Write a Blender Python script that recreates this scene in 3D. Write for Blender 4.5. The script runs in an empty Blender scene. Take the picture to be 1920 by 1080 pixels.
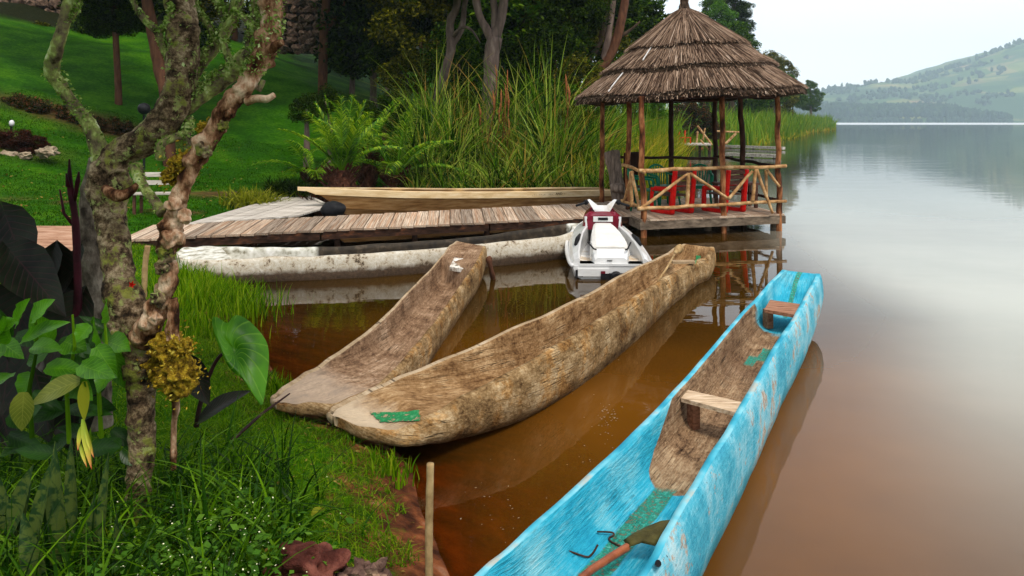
import bpy, math, random
import numpy as np
from mathutils import Vector, Matrix, noise as mnoise
R = math.radians
scn = bpy.context.scene
col = scn.collection
# ------------------------------------------------------------------ camera, sky, sun, exposure
F, H, CX, V0 = 1387.0, 2.15, 960.0, 228.0        # focal length in pixels of the 1920 wide frame, eye height, principal column, horizon row
cam_d = bpy.data.cameras.new('camera')
cam = bpy.data.objects.new('camera', cam_d); col.objects.link(cam)
cam.location = (0, 0, H); cam.rotation_euler = (R(90), 0, 0)
cam_d.sensor_width = 36; cam_d.lens = F * 36 / 1920
cam_d.shift_y = -(540 - V0) / 1920               # level camera, rising-front style crop
cam_d.clip_start = 0.05; cam_d.clip_end = 20000
scn.camera = cam
SUN_EL, SUN_AZ = 58, 150                         # soft light from behind and right of the camera, through cloud
w = bpy.data.worlds.new('World'); scn.world = w; w.use_nodes = True
nt = w.node_tree; nt.nodes.clear()
out = nt.nodes.new('ShaderNodeOutputWorld')
sky = nt.nodes.new('ShaderNodeTexSky'); sky.sky_type = 'NISHITA'; sky.sun_disc = False
sky.sun_elevation = R(SUN_EL); sky.sun_rotation = R(SUN_AZ)
b1 = nt.nodes.new('ShaderNodeBackground'); b1.inputs[1].default_value = 0.05
nt.links.new(sky.outputs[0], b1.inputs[0])
tc = nt.nodes.new('ShaderNodeTexCoord'); mp = nt.nodes.new('ShaderNodeMapping'); mp.inputs['Scale'].default_value = (1, 1, 3.0)
nz = nt.nodes.new('ShaderNodeTexNoise'); nz.inputs['Scale'].default_value = 1.6; nz.inputs['Detail'].default_value = 5; nz.inputs['Roughness'].default_value = 0.5
rp = nt.nodes.new('ShaderNodeValToRGB')
rp.color_ramp.elements[0].position = 0.3; rp.color_ramp.elements[0].color = (0.90, 0.865, 0.845, 1)
rp.color_ramp.elements[1].position = 0.7; rp.color_ramp.elements[1].color = (1.0, 0.99, 0.97, 1)
nt.links.new(tc.outputs['Generated'], mp.inputs[0]); nt.links.new(mp.outputs[0], nz.inputs[0]); nt.links.new(nz.outputs[0], rp.inputs[0])
b2 = nt.nodes.new('ShaderNodeBackground'); b2.inputs[1].default_value = 0.96
nt.links.new(rp.outputs[0], b2.inputs[0])
ad = nt.nodes.new('ShaderNodeAddShader'); nt.links.new(b1.outputs[0], ad.inputs[0]); nt.links.new(b2.outputs[0], ad.inputs[1])
nt.links.new(ad.outputs[0], out.inputs[0])
sd = bpy.data.lights.new('sun', 'SUN'); sd.energy = 2.2; sd.angle = R(12); sd.color = (1.0, 0.93, 0.83)
sun = bpy.data.objects.new('sun', sd); col.objects.link(sun)
_az = R(SUN_AZ); _el = R(SUN_EL)
_dir = Vector((math.sin(_az) * math.cos(_el), math.cos(_az) * math.cos(_el), math.sin(_el)))
sun.rotation_euler = _dir.to_track_quat('Z', 'Y').to_euler()
scn.view_settings.view_transform = 'Standard'; scn.view_settings.look = 'None'
scn.view_settings.exposure = 0.35; scn.view_settings.gamma = 1.0; scn.view_settings.use_curve_mapping = False
scn.cycles.max_bounces = 6; scn.cycles.diffuse_bounces = 2; scn.cycles.glossy_bounces = 3
scn.cycles.transparent_max_bounces = 8; scn.cycles.transmission_bounces = 3; scn.cycles.volume_bounces = 1
scn.cycles.use_denoising = True
HAZE = True

# ------------------------------------------------------------------ helpers
def P(u, v, z=0.0):
    Y = (H - z) * F / (v - V0)
    return Vector(((u - CX) * Y / F, Y, z))
def D(u, v, Y):
    return Vector(((u - CX) * Y / F, Y, H - (v - V0) * Y / F))
def XA(u, Y): return (u - CX) * Y / F

def tag(o, label=None, cat=None, group=None, kind=None):
    if label: o['label'] = label
    if cat: o['category'] = cat
    if group: o['group'] = group
    if kind: o['kind'] = kind
    return o
def thing(name, label, cat, loc=(0, 0, 0), rz=0.0, group=None):
    o = bpy.data.objects.new(name, None); col.objects.link(o)
    o.location = loc; o.rotation_euler = (0, 0, rz); o.empty_display_size = 0.2
    return tag(o, label, cat, group)
def copy_tree(o, parent=None):
    c = o.copy(); col.objects.link(c); c.parent = parent
    for ch in o.children: copy_tree(ch, c)
    return c
def root_loc(p):
    l = Vector((0, 0, 0))
    while p is not None: l = l + p.location; p = p.parent
    return l

def link(name, me, mats, parent=None, loc=(0, 0, 0), kind=None, label=None, smooth=True):
    for m in (mats if isinstance(mats, (list, tuple)) else [mats]):
        if m.name not in [x.name for x in me.materials if x]: me.materials.append(m)
    if smooth and len(me.polygons): me.polygons.foreach_set('use_smooth', [True] * len(me.polygons))
    o = bpy.data.objects.new(name, me); col.objects.link(o)
    o.location = loc
    if parent: o.parent = parent
    return tag(o, label, None, None, kind)

class MB:
    """collects geometry; world coordinates unless told otherwise"""
    def __init__(s): s.v = []; s.f = []; s.m = []; s.uv = []
    def add(s, vs, fs, mi=0, uvs=None):
        n = len(s.v); s.v += [tuple(v) for v in vs]
        for f in fs: s.f.append(tuple(n + i for i in f)); s.m.append(mi)
        s.uv += (uvs if uvs else [(0, 0)] * len(vs))
    def box(s, c, size, rz=0.0, mi=0, jit=0.0, rnd=None, rx=0.0, ry=0.0):
        M = Matrix.Translation(c) @ Matrix.Rotation(rz, 4, 'Z') @ Matrix.Rotation(ry, 4, 'Y') @ Matrix.Rotation(rx, 4, 'X')
        a, b, d = size[0] / 2, size[1] / 2, size[2] / 2
        vs = [M @ Vector((x * a, y * b, z * d)) for z in (-1, 1) for y in (-1, 1) for x in (-1, 1)]
        if jit: vs = [v + Vector((rnd.uniform(-jit, jit), rnd.uniform(-jit, jit), rnd.uniform(-jit, jit))) for v in vs]
        s.add(vs, [(0, 2, 3, 1), (4, 5, 7, 6), (0, 1, 5, 4), (2, 6, 7, 3), (0, 4, 6, 2), (1, 3, 7, 5)], mi)
    def beam(s, a, b, wd, ht, mi=0):
        a = Vector(a); b = Vector(b); d = (b - a).normalized()
        side = d.cross(Vector((0, 0, 1)))
        if side.length < 1e-4: side = Vector((1, 0, 0))
        side.normalize(); up = side.cross(d)
        vs = []
        for p in (a, b):
            for x, y in ((-1, -1), (1, -1), (1, 1), (-1, 1)): vs.append(p + side * x * wd / 2 + up * y * ht / 2)
        s.add(vs, [(0, 3, 2, 1), (4, 5, 6, 7), (0, 1, 5, 4), (1, 2, 6, 5), (2, 3, 7, 6), (3, 0, 4, 7)], mi)
    def tube(s, pts, rad, n=8, mi=0, amp=0.0, freq=6.0, seed=0.0, caps=True, step=None, knob=0.0):
        pts = [Vector(p) for p in pts]
        if not isinstance(rad, (list, tuple)): rad = [rad] * len(pts)
        if step:
            pts, rad = resample(pts, list(rad), step)
        rings = []; up = None; vs = []; uvs = []; L = 0.0
        for i, p in enumerate(pts):
            t = (pts[min(i + 1, len(pts) - 1)] - pts[max(i - 1, 0)]).normalized()
            if up is None:
                up = Vector((0, 1, 0)) if abs(t.y) < 0.8 else Vector((1, 0, 0))
            x = up.cross(t).normalized(); up = t.cross(x).normalized()
            if i: L += (p - pts[i - 1]).length
            for k in range(n):
                a = 2 * math.pi * k / n
                d = x * math.cos(a) + up * math.sin(a)
                r = rad[i]
                if amp:
                    q = p + d * r
                    f1 = mnoise.noise(Vector((q.x * freq + seed, q.y * freq, q.z * freq)))
                    f2 = mnoise.noise(Vector((q.x * freq * 3.1, q.y * freq * 3.1 + seed, q.z * freq * 3.1)))
                    r *= 1 + amp * (f1 * 1.3 + f2 * 0.6)
                    if knob:
                        f3 = mnoise.noise(Vector((q.x * freq * .8 + 31 + seed, q.y * freq * .8, q.z * freq * .8)))
                        r *= 1 + knob * max(0, f3 - 0.15) * 2.2
                vs.append(p + d * r); uvs.append((L, a / 6.283 * 6.28 * rad[i]))
        fs = []
        m = len(pts)
        for i in range(m - 1):
            for k in range(n):
                k2 = (k + 1) % n
                fs.append((i * n + k, i * n + k2, (i + 1) * n + k2, (i + 1) * n + k))
        if caps:
            fs.append(tuple(range(n - 1, -1, -1))); fs.append(tuple((m - 1) * n + k for k in range(n)))
        s.add(vs, fs, mi, uvs)
    def blob(s, c, r, rnd, mi=0, sub=2, amp=0.25, sq=(1, 1, 1), freq=1.6):
        vs, fs = ico(sub); sd = rnd.uniform(0, 99)
        o = []
        for v in vs:
            k = 1 + amp * mnoise.noise(Vector((v[0] * freq + sd, v[1] * freq, v[2] * freq))) * 1.6
            o.append((c[0] + v[0] * r * sq[0] * k, c[1] + v[1] * r * sq[1] * k, c[2] + v[2] * r * sq[2] * k))
        s.add(o, fs, mi)
    def mesh(s, name, org=(0, 0, 0)):
        me = bpy.data.meshes.new(name)
        me.from_pydata([(v[0] - org[0], v[1] - org[1], v[2] - org[2]) for v in s.v], [], s.f)
        me.polygons.foreach_set('material_index', s.m)
        uvl = me.uv_layers.new(name='UVMap')
        li = np.empty(len(me.loops), dtype=np.int32); me.loops.foreach_get('vertex_index', li)
        uvl.data.foreach_set('uv', np.array(s.uv, dtype=np.float32)[li].ravel())
        me.update(); return me
    def build(s, name, mats, parent=None, kind=None, label=None, smooth=False, local=False):
        org = (0, 0, 0) if (local or parent is None) else root_loc(parent)
        me = s.mesh(name, org)
        for m in (mats if isinstance(mats, (list, tuple)) else [mats]): me.materials.append(m)
        if smooth: me.polygons.foreach_set('use_smooth', [True] * len(me.polygons))
        o = bpy.data.objects.new(name, me); col.objects.link(o)
        if parent: o.parent = parent
        return tag(o, label, None, None, kind)

_ico = {}
def ico(sub):
    if sub in _ico: return _ico[sub]
    t = (1 + 5 ** .5) / 2
    v = [(-1, t, 0), (1, t, 0), (-1, -t, 0), (1, -t, 0), (0, -1, t), (0, 1, t), (0, -1, -t), (0, 1, -t), (t, 0, -1), (t, 0, 1), (-t, 0, -1), (-t, 0, 1)]
    v = [Vector(a).normalized() for a in v]
    f = [(0, 11, 5), (0, 5, 1), (0, 1, 7), (0, 7, 10), (0, 10, 11), (1, 5, 9), (5, 11, 4), (11, 10, 2), (10, 7, 6), (7, 1, 8), (3, 9, 4), (3, 4, 2), (3, 2, 6), (3, 6, 8), (3, 8, 9), (4, 9, 5), (2, 4, 11), (6, 2, 10), (8, 6, 7), (9, 8, 1)]
    for _ in range(sub):
        mid = {}; nf = []
        def m_(a, b):
            k = (min(a, b), max(a, b))
            if k not in mid: v.append(((v[a] + v[b]) / 2).normalized()); mid[k] = len(v) - 1
            return mid[k]
        for a, b, c in f:
            x, y, z = m_(a, b), m_(b, c), m_(c, a)
            nf += [(a, x, z), (b, y, x), (c, z, y), (x, y, z)]
        f = nf
    _ico[sub] = ([tuple(a) for a in v], f)
    return _ico[sub]

def catmull(pts, t):
    n = len(pts) - 1; x = t * n; i = min(int(x), n - 1); f = x - i
    p0 = pts[max(i - 1, 0)]; p1 = pts[i]; p2 = pts[i + 1]; p3 = pts[min(i + 2, n)]
    return 0.5 * ((2 * p1) + (p2 - p0) * f + (2 * p0 - 5 * p1 + 4 * p2 - p3) * f * f + (3 * p1 - p0 - 3 * p2 + p3) * f ** 3)
def resample(pts, rad, step):
    L = sum((pts[i + 1] - pts[i]).length for i in range(len(pts) - 1))
    n = max(3, int(L / step))
    op, orr = [], []
    for k in range(n + 1):
        t = k / n
        op.append(catmull(pts, t)); orr.append(max(0.001, float(catmull([Vector((r, 0, 0)) for r in rad], t).x)))
    return op, orr

def np_mesh(name, V, Q, mats, parent=None, kind=None, smooth=False, org=(0, 0, 0), attrs=None):
    """fast mesh from arrays, Q of shape (M,3) or (M,4)"""
    V = np.asarray(V, dtype=np.float32) - np.asarray(org, dtype=np.float32); Q = np.asarray(Q, dtype=np.int32)
    me = bpy.data.meshes.new(name); k = Q.shape[1]
    me.vertices.add(len(V)); me.vertices.foreach_set('co', V.ravel())
    me.loops.add(Q.size); me.loops.foreach_set('vertex_index', Q.ravel())
    me.polygons.add(len(Q)); me.polygons.foreach_set('loop_start', np.arange(0, Q.size, k, dtype=np.int32))
    try: me.polygons.foreach_set('loop_total', np.full(len(Q), k, dtype=np.int32))
    except Exception: pass
    if smooth: me.polygons.foreach_set('use_smooth', np.ones(len(Q), dtype=bool))
    for an, arr in (attrs or {}).items():
        a = me.attributes.new(an, 'FLOAT', 'POINT'); a.data.foreach_set('value', np.asarray(arr, dtype=np.float32))
    me.update(calc_edges=True); me.validate()
    for m in (mats if isinstance(mats, (list, tuple)) else [mats]): me.materials.append(m)
    if name is None: return me
    o = bpy.data.objects.new(name, me); col.objects.link(o)
    if parent: o.parent = parent
    return tag(o, None, None, None, kind)

def cards(rs, C, size, up=0.4, asp=0.5, fold=0.15):
    """leaf shaped quads (4 verts, bent) at centres C"""
    N = len(C); nrm = rs.normal(size=(N, 3)); nrm[:, 2] = np.abs(nrm[:, 2]) + up; nrm /= np.linalg.norm(nrm, axis=1)[:, None]
    a = rs.normal(size=(N, 3)); a[:, 2] -= 0.3
    a -= (a * nrm).sum(1)[:, None] * nrm; a /= np.linalg.norm(a, axis=1)[:, None] + 1e-9
    b = np.cross(nrm, a); s = np.asarray(size).reshape(-1, 1) * np.ones((N, 1))
    V = np.empty((N, 4, 3)); V[:, 0] = C - a * s; V[:, 2] = C + a * s - nrm * s * fold
    V[:, 1] = C - b * s * asp + nrm * s * fold; V[:, 3] = C + b * s * asp + nrm * s * fold
    return V.reshape(-1, 3), np.arange(N * 4).reshape(N, 4)

def blades(rs, B, h, wd, K=4, lean=0.5, az=None, droop=1.0):
    """grass blades: base B (N,3), height h (N), width wd (N)"""
    N = len(B); th = rs.uniform(0, 2 * np.pi, N) if az is None else az
    ln = np.abs(rs.normal(lean, lean * 0.5, N))
    d = np.stack([np.cos(th), np.sin(th), np.zeros(N)], 1)
    sd = rs.uniform(0, 2 * np.pi, N); s = np.stack([np.cos(sd), np.sin(sd), np.zeros(N)], 1)
    V = np.empty((N, K + 1, 2, 3))
    for k in range(K + 1):
        t = k / K
        c = B + d * (h * ln * t ** 2)[:, None] + np.array([0, 0, 1.0]) * (h * (t - 0.38 * droop * ln * t ** 2.6))[:, None]
        wk = (wd * (1 - t ** 2) * 0.5 + wd * 0.03)[:, None]
        V[:, k, 0] = c - s * wk; V[:, k, 1] = c + s * wk
    base = (np.arange(N) * (K + 1) * 2)[:, None]
    Q = np.concatenate([base + np.array([[2 * k, 2 * k + 1, 2 * k + 3, 2 * k + 2]]) for k in range(K)], 0)
    return V.reshape(-1, 3), Q

def join(parts):
    V, Q, n = [], [], 0
    for v, q in parts: V.append(v); Q.append(q + n); n += len(v)
    return np.concatenate(V), np.concatenate(Q)

# value noise on arrays
_rt = np.random.RandomState(5).rand(256, 256)
def vnoise(x, y):
    xi = np.floor(x).astype(int); yi = np.floor(y).astype(int); fx = x - xi; fy = y - yi
    fx = fx * fx * (3 - 2 * fx); fy = fy * fy * (3 - 2 * fy)
    g = lambda a, b: _rt[a % 256, b % 256]
    return (g(xi, yi) * (1 - fx) + g(xi + 1, yi) * fx) * (1 - fy) + (g(xi, yi + 1) * (1 - fx) + g(xi + 1, yi + 1) * fx) * fy
def fbm(x, y, o=4):
    s = 0; a = 0.5
    for i in range(o): s = s + a * (vnoise(x * 2 ** i + 17 * i, y * 2 ** i + 5 * i) - 0.5); a *= 0.5
    return s
def sstep(a, b, x):
    t = np.clip((x - a) / (b - a), 0, 1); return t * t * (3 - 2 * t)

# ------------------------------------------------------------------ materials
class NT:
    def __init__(s, name):
        s.m = bpy.data.materials.new(name); s.m.use_nodes = True; s.t = s.m.node_tree; s.t.nodes.clear()
        s.out = s.n('OutputMaterial')
    def n(s, ty, **kw):
        x = s.t.nodes.new('ShaderNode' + ty)
        for k, v in kw.items(): setattr(x, k, v)
        return x
    def l(s, a, b): s.t.links.new(a, b)
    def ramp(s, fac, stops, interp='LINEAR'):
        r = s.n('ValToRGB'); e = r.color_ramp.elements; r.color_ramp.interpolation = interp
        while len(e) < len(stops): e.new(0.5)
        for i, (p, c) in enumerate(stops):
            e[i].position = p; c = c if isinstance(c, (tuple, list)) else (c, c, c); e[i].color = tuple(c[:3]) + (1,)
        if fac is not None: s.l(fac, r.inputs[0])
        return r.outputs[0]
    def noise(s, vec, scale, detail=4, rough=0.55, dist=0.0):
        x = s.n('TexNoise'); x.inputs['Scale'].default_value = scale; x.inputs['Detail'].default_value = detail
        x.inputs['Roughness'].default_value = rough; x.inputs['Distortion'].default_value = dist
        if vec is not None: s.l(vec, x.inputs['Vector'])
        return x.outputs['Fac']
    def vec(s, kind='Object', scale=(1, 1, 1)):
        t = s.n('TexCoord'); m = s.n('Mapping'); m.inputs['Scale'].default_value = scale
        s.l(t.outputs[kind], m.inputs[0]); return m.outputs[0]
    def mix(s, fac, a, b, mode='MIX'):
        x = s.n('MixRGB'); x.blend_type = mode
        for i, q in ((0, fac), (1, a), (2, b)):
            if isinstance(q, (int, float)): x.inputs[i].default_value = q if i == 0 else (q, q, q, 1)
            elif isinstance(q, (tuple, list)): x.inputs[i].default_value = tuple(q[:3]) + (1,)
            else: s.l(q, x.inputs[i])
        return x.outputs[0]
    def math(s, op, a, b=None, c=None, clamp=False):
        x = s.n('Math'); x.operation = op; x.use_clamp = clamp
        for i, q in enumerate((a, b, c)):
            if q is None: continue
            if isinstance(q, (int, float)): x.inputs[i].default_value = q
            else: s.l(q, x.inputs[i])
        return x.outputs[0]
    def bump(s, hgt, strength=0.5, dist=0.02):
        x = s.n('Bump'); x.inputs['Strength'].default_value = strength; x.inputs['Distance'].default_value = dist
        s.l(hgt, x.inputs['Height']); return x.outputs[0]
    def bsdf(s, colr, rough=0.7, bump=None, metal=0.0, spec=0.1, coat=0.0):
        x = s.n('BsdfPrincipled')
        if isinstance(colr, (tuple, list)): x.inputs['Base Color'].default_value = tuple(colr[:3]) + (1,)
        else: s.l(colr, x.inputs['Base Color'])
        if isinstance(rough, (int, float)): x.inputs['Roughness'].default_value = rough
        else: s.l(rough, x.inputs['Roughness'])
        x.inputs['Metallic'].default_value = metal; x.inputs['Specular IOR Level'].default_value = spec
        x.inputs['Coat Weight'].default_value = coat
        if bump is not None: s.l(bump, x.inputs['Normal'])
        s.l(x.outputs[0], s.out.inputs[0]); return x

def m_noise(name, stops, scale=5, stretch=(1, 1, 1), rough=0.75, bump=0.4, bdist=0.01, spec=0.07, coord='Object', detail=6, rnd=0.0, dist=0.0, coat=0.0):
    n = NT(name); v = n.vec(coord, stretch); f = n.noise(v, scale, detail, 0.62, dist)
    c = n.ramp(f, stops)
    if rnd:
        oi = n.n('ObjectInfo'); k = n.ramp(oi.outputs['Random'], [(0, 1 - rnd), (1, 1 + rnd * 0.6)])
        c = n.mix(1.0, c, k, 'MULTIPLY')
    f2 = n.noise(v, scale * 3.3, 5)
    n.bsdf(c, rough, n.bump(n.math('ADD', f, f2), bump, bdist), 0, spec, coat)
    return n.m

VEG = 0.78
def m_leaf(name, stops, rough=0.5, trans=0.3, spec=0.04, big=0.35, tint=None):
    """leaf colour varies from leaf to leaf (random per island) and in large patches of growth"""
    stops = [(p, tuple(q * VEG for q in c)) for p, c in stops] if not name.startswith(('moss_', 'lichen')) else stops
    n = NT(name); g = n.n('NewGeometry')
    pos = n.vec('Object', (1, 1, 1)); f = n.noise(pos, 0.9, 2)
    mixf = n.math('ADD', n.math('MULTIPLY', g.outputs['Random Per Island'], 1 - big), n.math('MULTIPLY', f, big))
    c = n.ramp(mixf, stops)
    b = n.bsdf(c, rough, None, 0, spec)
    tr = n.n('BsdfTranslucent'); n.l(n.mix(1.0, c, (1.1, 1.25, 0.5), 'MULTIPLY'), tr.inputs[0])
    mx = n.n('MixShader'); mx.inputs[0].default_value = trans
    n.l(b.outputs[0], mx.inputs[1]); n.l(tr.outputs[0], mx.inputs[2]); n.l(mx.outputs[0], n.out.inputs[0])
    return n.m

M = {}
M['leaf_dark'] = m_leaf('leaf_dark', [(0.15, (0.002, 0.007, 0.001)), (0.5, (0.012, 0.034, 0.002)), (0.85, (0.09, 0.15, 0.007))])
M['leaf_olive'] = m_leaf('leaf_olive', [(0.15, (0.010, 0.016, 0.002)), (0.5, (0.065, 0.075, 0.005)), (0.85, (0.28, 0.25, 0.012))])
M['leaf_mid'] = m_leaf('leaf_mid', [(0.15, (0.006, 0.025, 0.002)), (0.5, (0.035, 0.10, 0.004)), (0.85, (0.17, 0.30, 0.012))])
M['leaf_bright'] = m_leaf('leaf_bright', [(0.1, (0.03, 0.09, 0.008)), (0.5, (0.07, 0.19, 0.015)), (0.9, (0.16, 0.32, 0.03))])
M['leaf_palm'] = m_leaf('leaf_palm', [(0.15, (0.014, 0.07, 0.002)), (0.5, (0.10, 0.28, 0.006)), (0.85, (0.50, 0.62, 0.03))], 0.4, 0.35, 0.2)
M['leaf_yellow'] = m_leaf('leaf_yellow', [(0.1, (0.09, 0.13, 0.01)), (0.5, (0.25, 0.27, 0.015)), (0.9, (0.45, 0.42, 0.04))])
M['leaf_red'] = m_leaf('leaf_red', [(0.1, (0.02, 0.012, 0.008)), (0.5, (0.05, 0.02, 0.012)), (0.9, (0.14, 0.03, 0.02))])
M['leaf_flowering'] = m_leaf('leaf_flowering', [(0.1, (0.012, 0.02, 0.006)), (0.62, (0.04, 0.05, 0.012)), (0.8, (0.16, 0.08, 0.03)), (0.95, (0.4, 0.1, 0.06))], big=0.1)
M['reed'] = m_leaf('reed', [(0.15, (0.008, 0.03, 0.001)), (0.38, (0.04, 0.13, 0.003)), (0.58, (0.17, 0.32, 0.010)), (0.78, (0.48, 0.58, 0.09)), (0.93, (0.55, 0.27, 0.06))], 0.38, 0.3, 0.1, big=0.15)
M['reed_straw'] = m_leaf('reed_straw', [(0.05, (0.08, 0.15, 0.006)), (0.4, (0.22, 0.28, 0.012)), (0.7, (0.46, 0.40, 0.025)), (0.95, (0.60, 0.34, 0.06))], 0.5, big=0.3)
M['reed_far'] = m_leaf('reed_far', [(0.05, (0.05, 0.13, 0.008)), (0.4, (0.12, 0.25, 0.015)), (0.7, (0.25, 0.33, 0.025)), (0.95, (0.42, 0.30, 0.06))], 0.6, big=0.55)
M['blade'] = m_leaf('blade', [(0.15, (0.02, 0.065, 0.0006)), (0.42, (0.075, 0.19, 0.001)), (0.68, (0.21, 0.37, 0.004)), (0.88, (0.42, 0.42, 0.03))], 0.5, 0.35, 0.05, big=0.45)
M['blade_lawn'] = m_leaf('blade_lawn', [(0.22, (0.006, 0.030, 0.0004)), (0.42, (0.016, 0.070, 0.0006)), (0.58, (0.034, 0.115, 0.001)), (0.75, (0.085, 0.17, 0.003))], 0.6, 0.3, big=0.6)
M['blade_long'] = m_leaf('blade_long', [(0.1, (0.005, 0.020, 0.0006)), (0.5, (0.024, 0.090, 0.002)), (0.9, (0.18, 0.36, 0.008))], 0.4, 0.35, 0.08, big=0.2)
M['bark_red'] = m_noise('bark_red', [(0.3, (0.05, 0.022, 0.014)), (0.7, (0.15, 0.065, 0.035))], 9, (1, 1, 0.25), 0.9, 0.7, 0.02)
M['bark_grey'] = m_noise('bark_grey', [(0.3, (0.07, 0.048, 0.04)), (0.55, (0.15, 0.105, 0.085)), (0.72, (0.26, 0.20, 0.16))], 6, (1, 1, 0.3), 0.9, 0.7, 0.02)
M['bark_dark'] = m_noise('bark_dark', [(0.3, (0.02, 0.014, 0.01)), (0.7, (0.07, 0.045, 0.03))], 6, (1, 1, 0.3), 0.9, 0.7, 0.02)
M['black'] = m_noise('black_rubber', [(0.3, (0.008, 0.008, 0.009)), (0.7, (0.02, 0.02, 0.022))], 12, rough=0.45, bump=0.1)
# ------------------------------------------------------------------ the ground, lake bed and lake
SHORE = [(3000, -1200), (400, -160), (60, -25), (12, -8), (3.5, -2.5), (1.3, 0.8), (0.35, 2.2), (-0.10, 3.1), (-0.28, 3.6), (-0.42, 4.05), (-0.55, 4.6), (-0.80, 5.0),
         (-1.30, 5.35), (-1.75, 5.9), (-2.05, 6.5), (-2.5, 7.3), (-3.05, 8.3), (-3.75, 9.7), (-4.2, 10.7), (-5.2, 12.3), (-5.6, 14.0), (-5.3, 16.4), (-4.4, 18.3),
         (-2.5, 19.3), (0, 19.8), (2.2, 20.2), (3.6, 22.4), (5.2, 26.6), (8.3, 36.0), (10.5, 45), (11.2, 52), (14.5, 58), (20.5, 64), (28, 80), (43, 110), (60, 150), (86, 197), (84, 225),
         (40, 330), (-100, 420), (-900, 700), (-3500, 1100), (-3500, -1200)]
_sh = np.array(SHORE, dtype=float)
def sdist(x, y):
    """distance to the shore, positive on land"""
    x = np.asarray(x, dtype=float); y = np.asarray(y, dtype=float); shp = x.shape; x = x.ravel(); y = y.ravel()
    best = np.full(x.shape, 1e18); ins = np.zeros(x.shape, dtype=bool)
    for i in range(len(_sh)):
        ax, ay = _sh[i]; bx, by = _sh[(i + 1) % len(_sh)]
        dx, dy = bx - ax, by - ay; t = np.clip(((x - ax) * dx + (y - ay) * dy) / (dx * dx + dy * dy), 0, 1)
        q = (x - ax - t * dx) ** 2 + (y - ay - t * dy) ** 2
        best = np.minimum(best, q)
        c = ((ay > y) != (by > y)) & (x < (bx - ax) * (y - ay) / (by - ay + 1e-12) + ax)
        ins ^= c
    d = np.sqrt(best); return np.where(ins, d, -d).reshape(shp)
_fd = np.array([-60, -8, -3, -1.2, -0.45, 0, 0.35, 1.0, 2.5, 5, 7, 10, 16, 26, 40, 70, 130, 400])
_fz = np.array([-6, -1.6, -0.75, -0.36, -0.17, -0.03, 0.13, 0.26, 0.36, 0.52, 0.85, 1.75, 3.7, 7.0, 11, 18, 30, 60])
def hgt(x, y, d=None):
    x = np.asarray(x, dtype=float); y = np.asarray(y, dtype=float)
    if d is None: d = sdist(x, y)
    z = np.interp(d, _fd, _fz)
    amp = 1 - 0.86 * sstep(1.0, 14.0, x - np.maximum(0, 0.02 * (y - 20)))         # the spit to the right is low
    amp = np.where(y > 10, amp, 1 - 0.7 * sstep(5, 12, d) * sstep(8, -4, y))
    z = np.where(d > 4, 0.45 + (z - 0.45) * amp, z)
    z = z + np.where(d > -2, fbm(x * 0.9, y * 0.9, 3) * 0.10 * np.clip(d + 0.2, 0, 1) + fbm(x * 5, y * 5, 2) * 0.03 * np.clip(1 - np.abs(d) / 4, 0, 1), 0)
    z = z + np.clip((d - 14) / 10, 0, 1) * fbm(x * 0.15, y * 0.15, 3) * 1.6
    return z
def hz(x, y): return float(hgt(np.array([x]), np.array([y]))[0])

def radial(r0, r1, nr, na):
    rr = r0 * (r1 / r0) ** (np.arange(nr) / (nr - 1)); aa = np.arange(na) / na * 2 * np.pi
    # finer angles towards the view
    aa = aa + 0.55 * np.sin(2 * (aa)) * 0 + 0.62 * np.sin(aa) * 1.0
    A, RR = np.meshgrid(aa, rr, indexing='xy')
    X = -RR * np.sin(A + np.pi); Y = -RR * np.cos(A + np.pi) * -1
    Y = -Y
    i = np.arange(nr - 1)[:, None] * na; j = np.arange(na)[None, :]; j2 = (j + 1) % na
    Q = np.stack([i + j, i + j2, i + na + j2, i + na + j], -1).reshape(-1, 4)
    X = X.ravel(); Y = Y.ravel()
    q = Q[len(Q) // 2]; cr = (X[q[1]] - X[q[0]]) * (Y[q[2]] - Y[q[0]]) - (Y[q[1]] - Y[q[0]]) * (X[q[2]] - X[q[0]])
    return X, Y, (Q if cr > 0 else Q[:, ::-1])

# ground material: mown grass, dark soil under the trees, red mud at the water's edge
n = NT('ground'); ob = n.vec('Object')
at = n.n('Attribute'); at.attribute_name = 'shore'; d_ = at.outputs['Fac']
f1 = n.noise(ob, 0.7, 4); f2 = n.noise(ob, 9, 5); f3 = n.noise(ob, 60, 3)
gr = n.ramp(n.math('ADD', n.math('MULTIPLY', f1, 0.45), n.math('ADD', n.math('MULTIPLY', f2, 0.3), n.math('MULTIPLY', f3, 0.25))), [(0.38, (0.008, 0.038, 0.0004)), (0.5, (0.019, 0.088, 0.0006)), (0.60, (0.055, 0.145, 0.002))])
mud = n.ramp(n.noise(ob, 7, 6), [(0.35, (0.035, 0.012, 0.006)), (0.5, (0.11, 0.035, 0.014)), (0.62, (0.22, 0.07, 0.025)), (0.75, (0.30, 0.15, 0.09))])
bed = n.ramp(n.noise(ob, 5, 6), [(0.35, (0.10, 0.035, 0.006)), (0.55, (0.22, 0.08, 0.012)), (0.75, (0.38, 0.16, 0.03))])
gm = n.ramp(n.math('ADD', d_, n.math('MULTIPLY', n.math('SUBTRACT', f2, 0.5), 0.9)), [(0.30, 0.0), (0.62, 1.0)])
bm = n.ramp(d_, [(0.0, 0.0), (0.05, 1.0)])
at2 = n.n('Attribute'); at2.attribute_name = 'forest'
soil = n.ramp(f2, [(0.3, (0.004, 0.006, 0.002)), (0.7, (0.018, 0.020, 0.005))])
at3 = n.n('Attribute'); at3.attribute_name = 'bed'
bedsoil = n.ramp(f2, [(0.35, (0.04, 0.022, 0.01)), (0.65, (0.12, 0.055, 0.025))])
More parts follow.
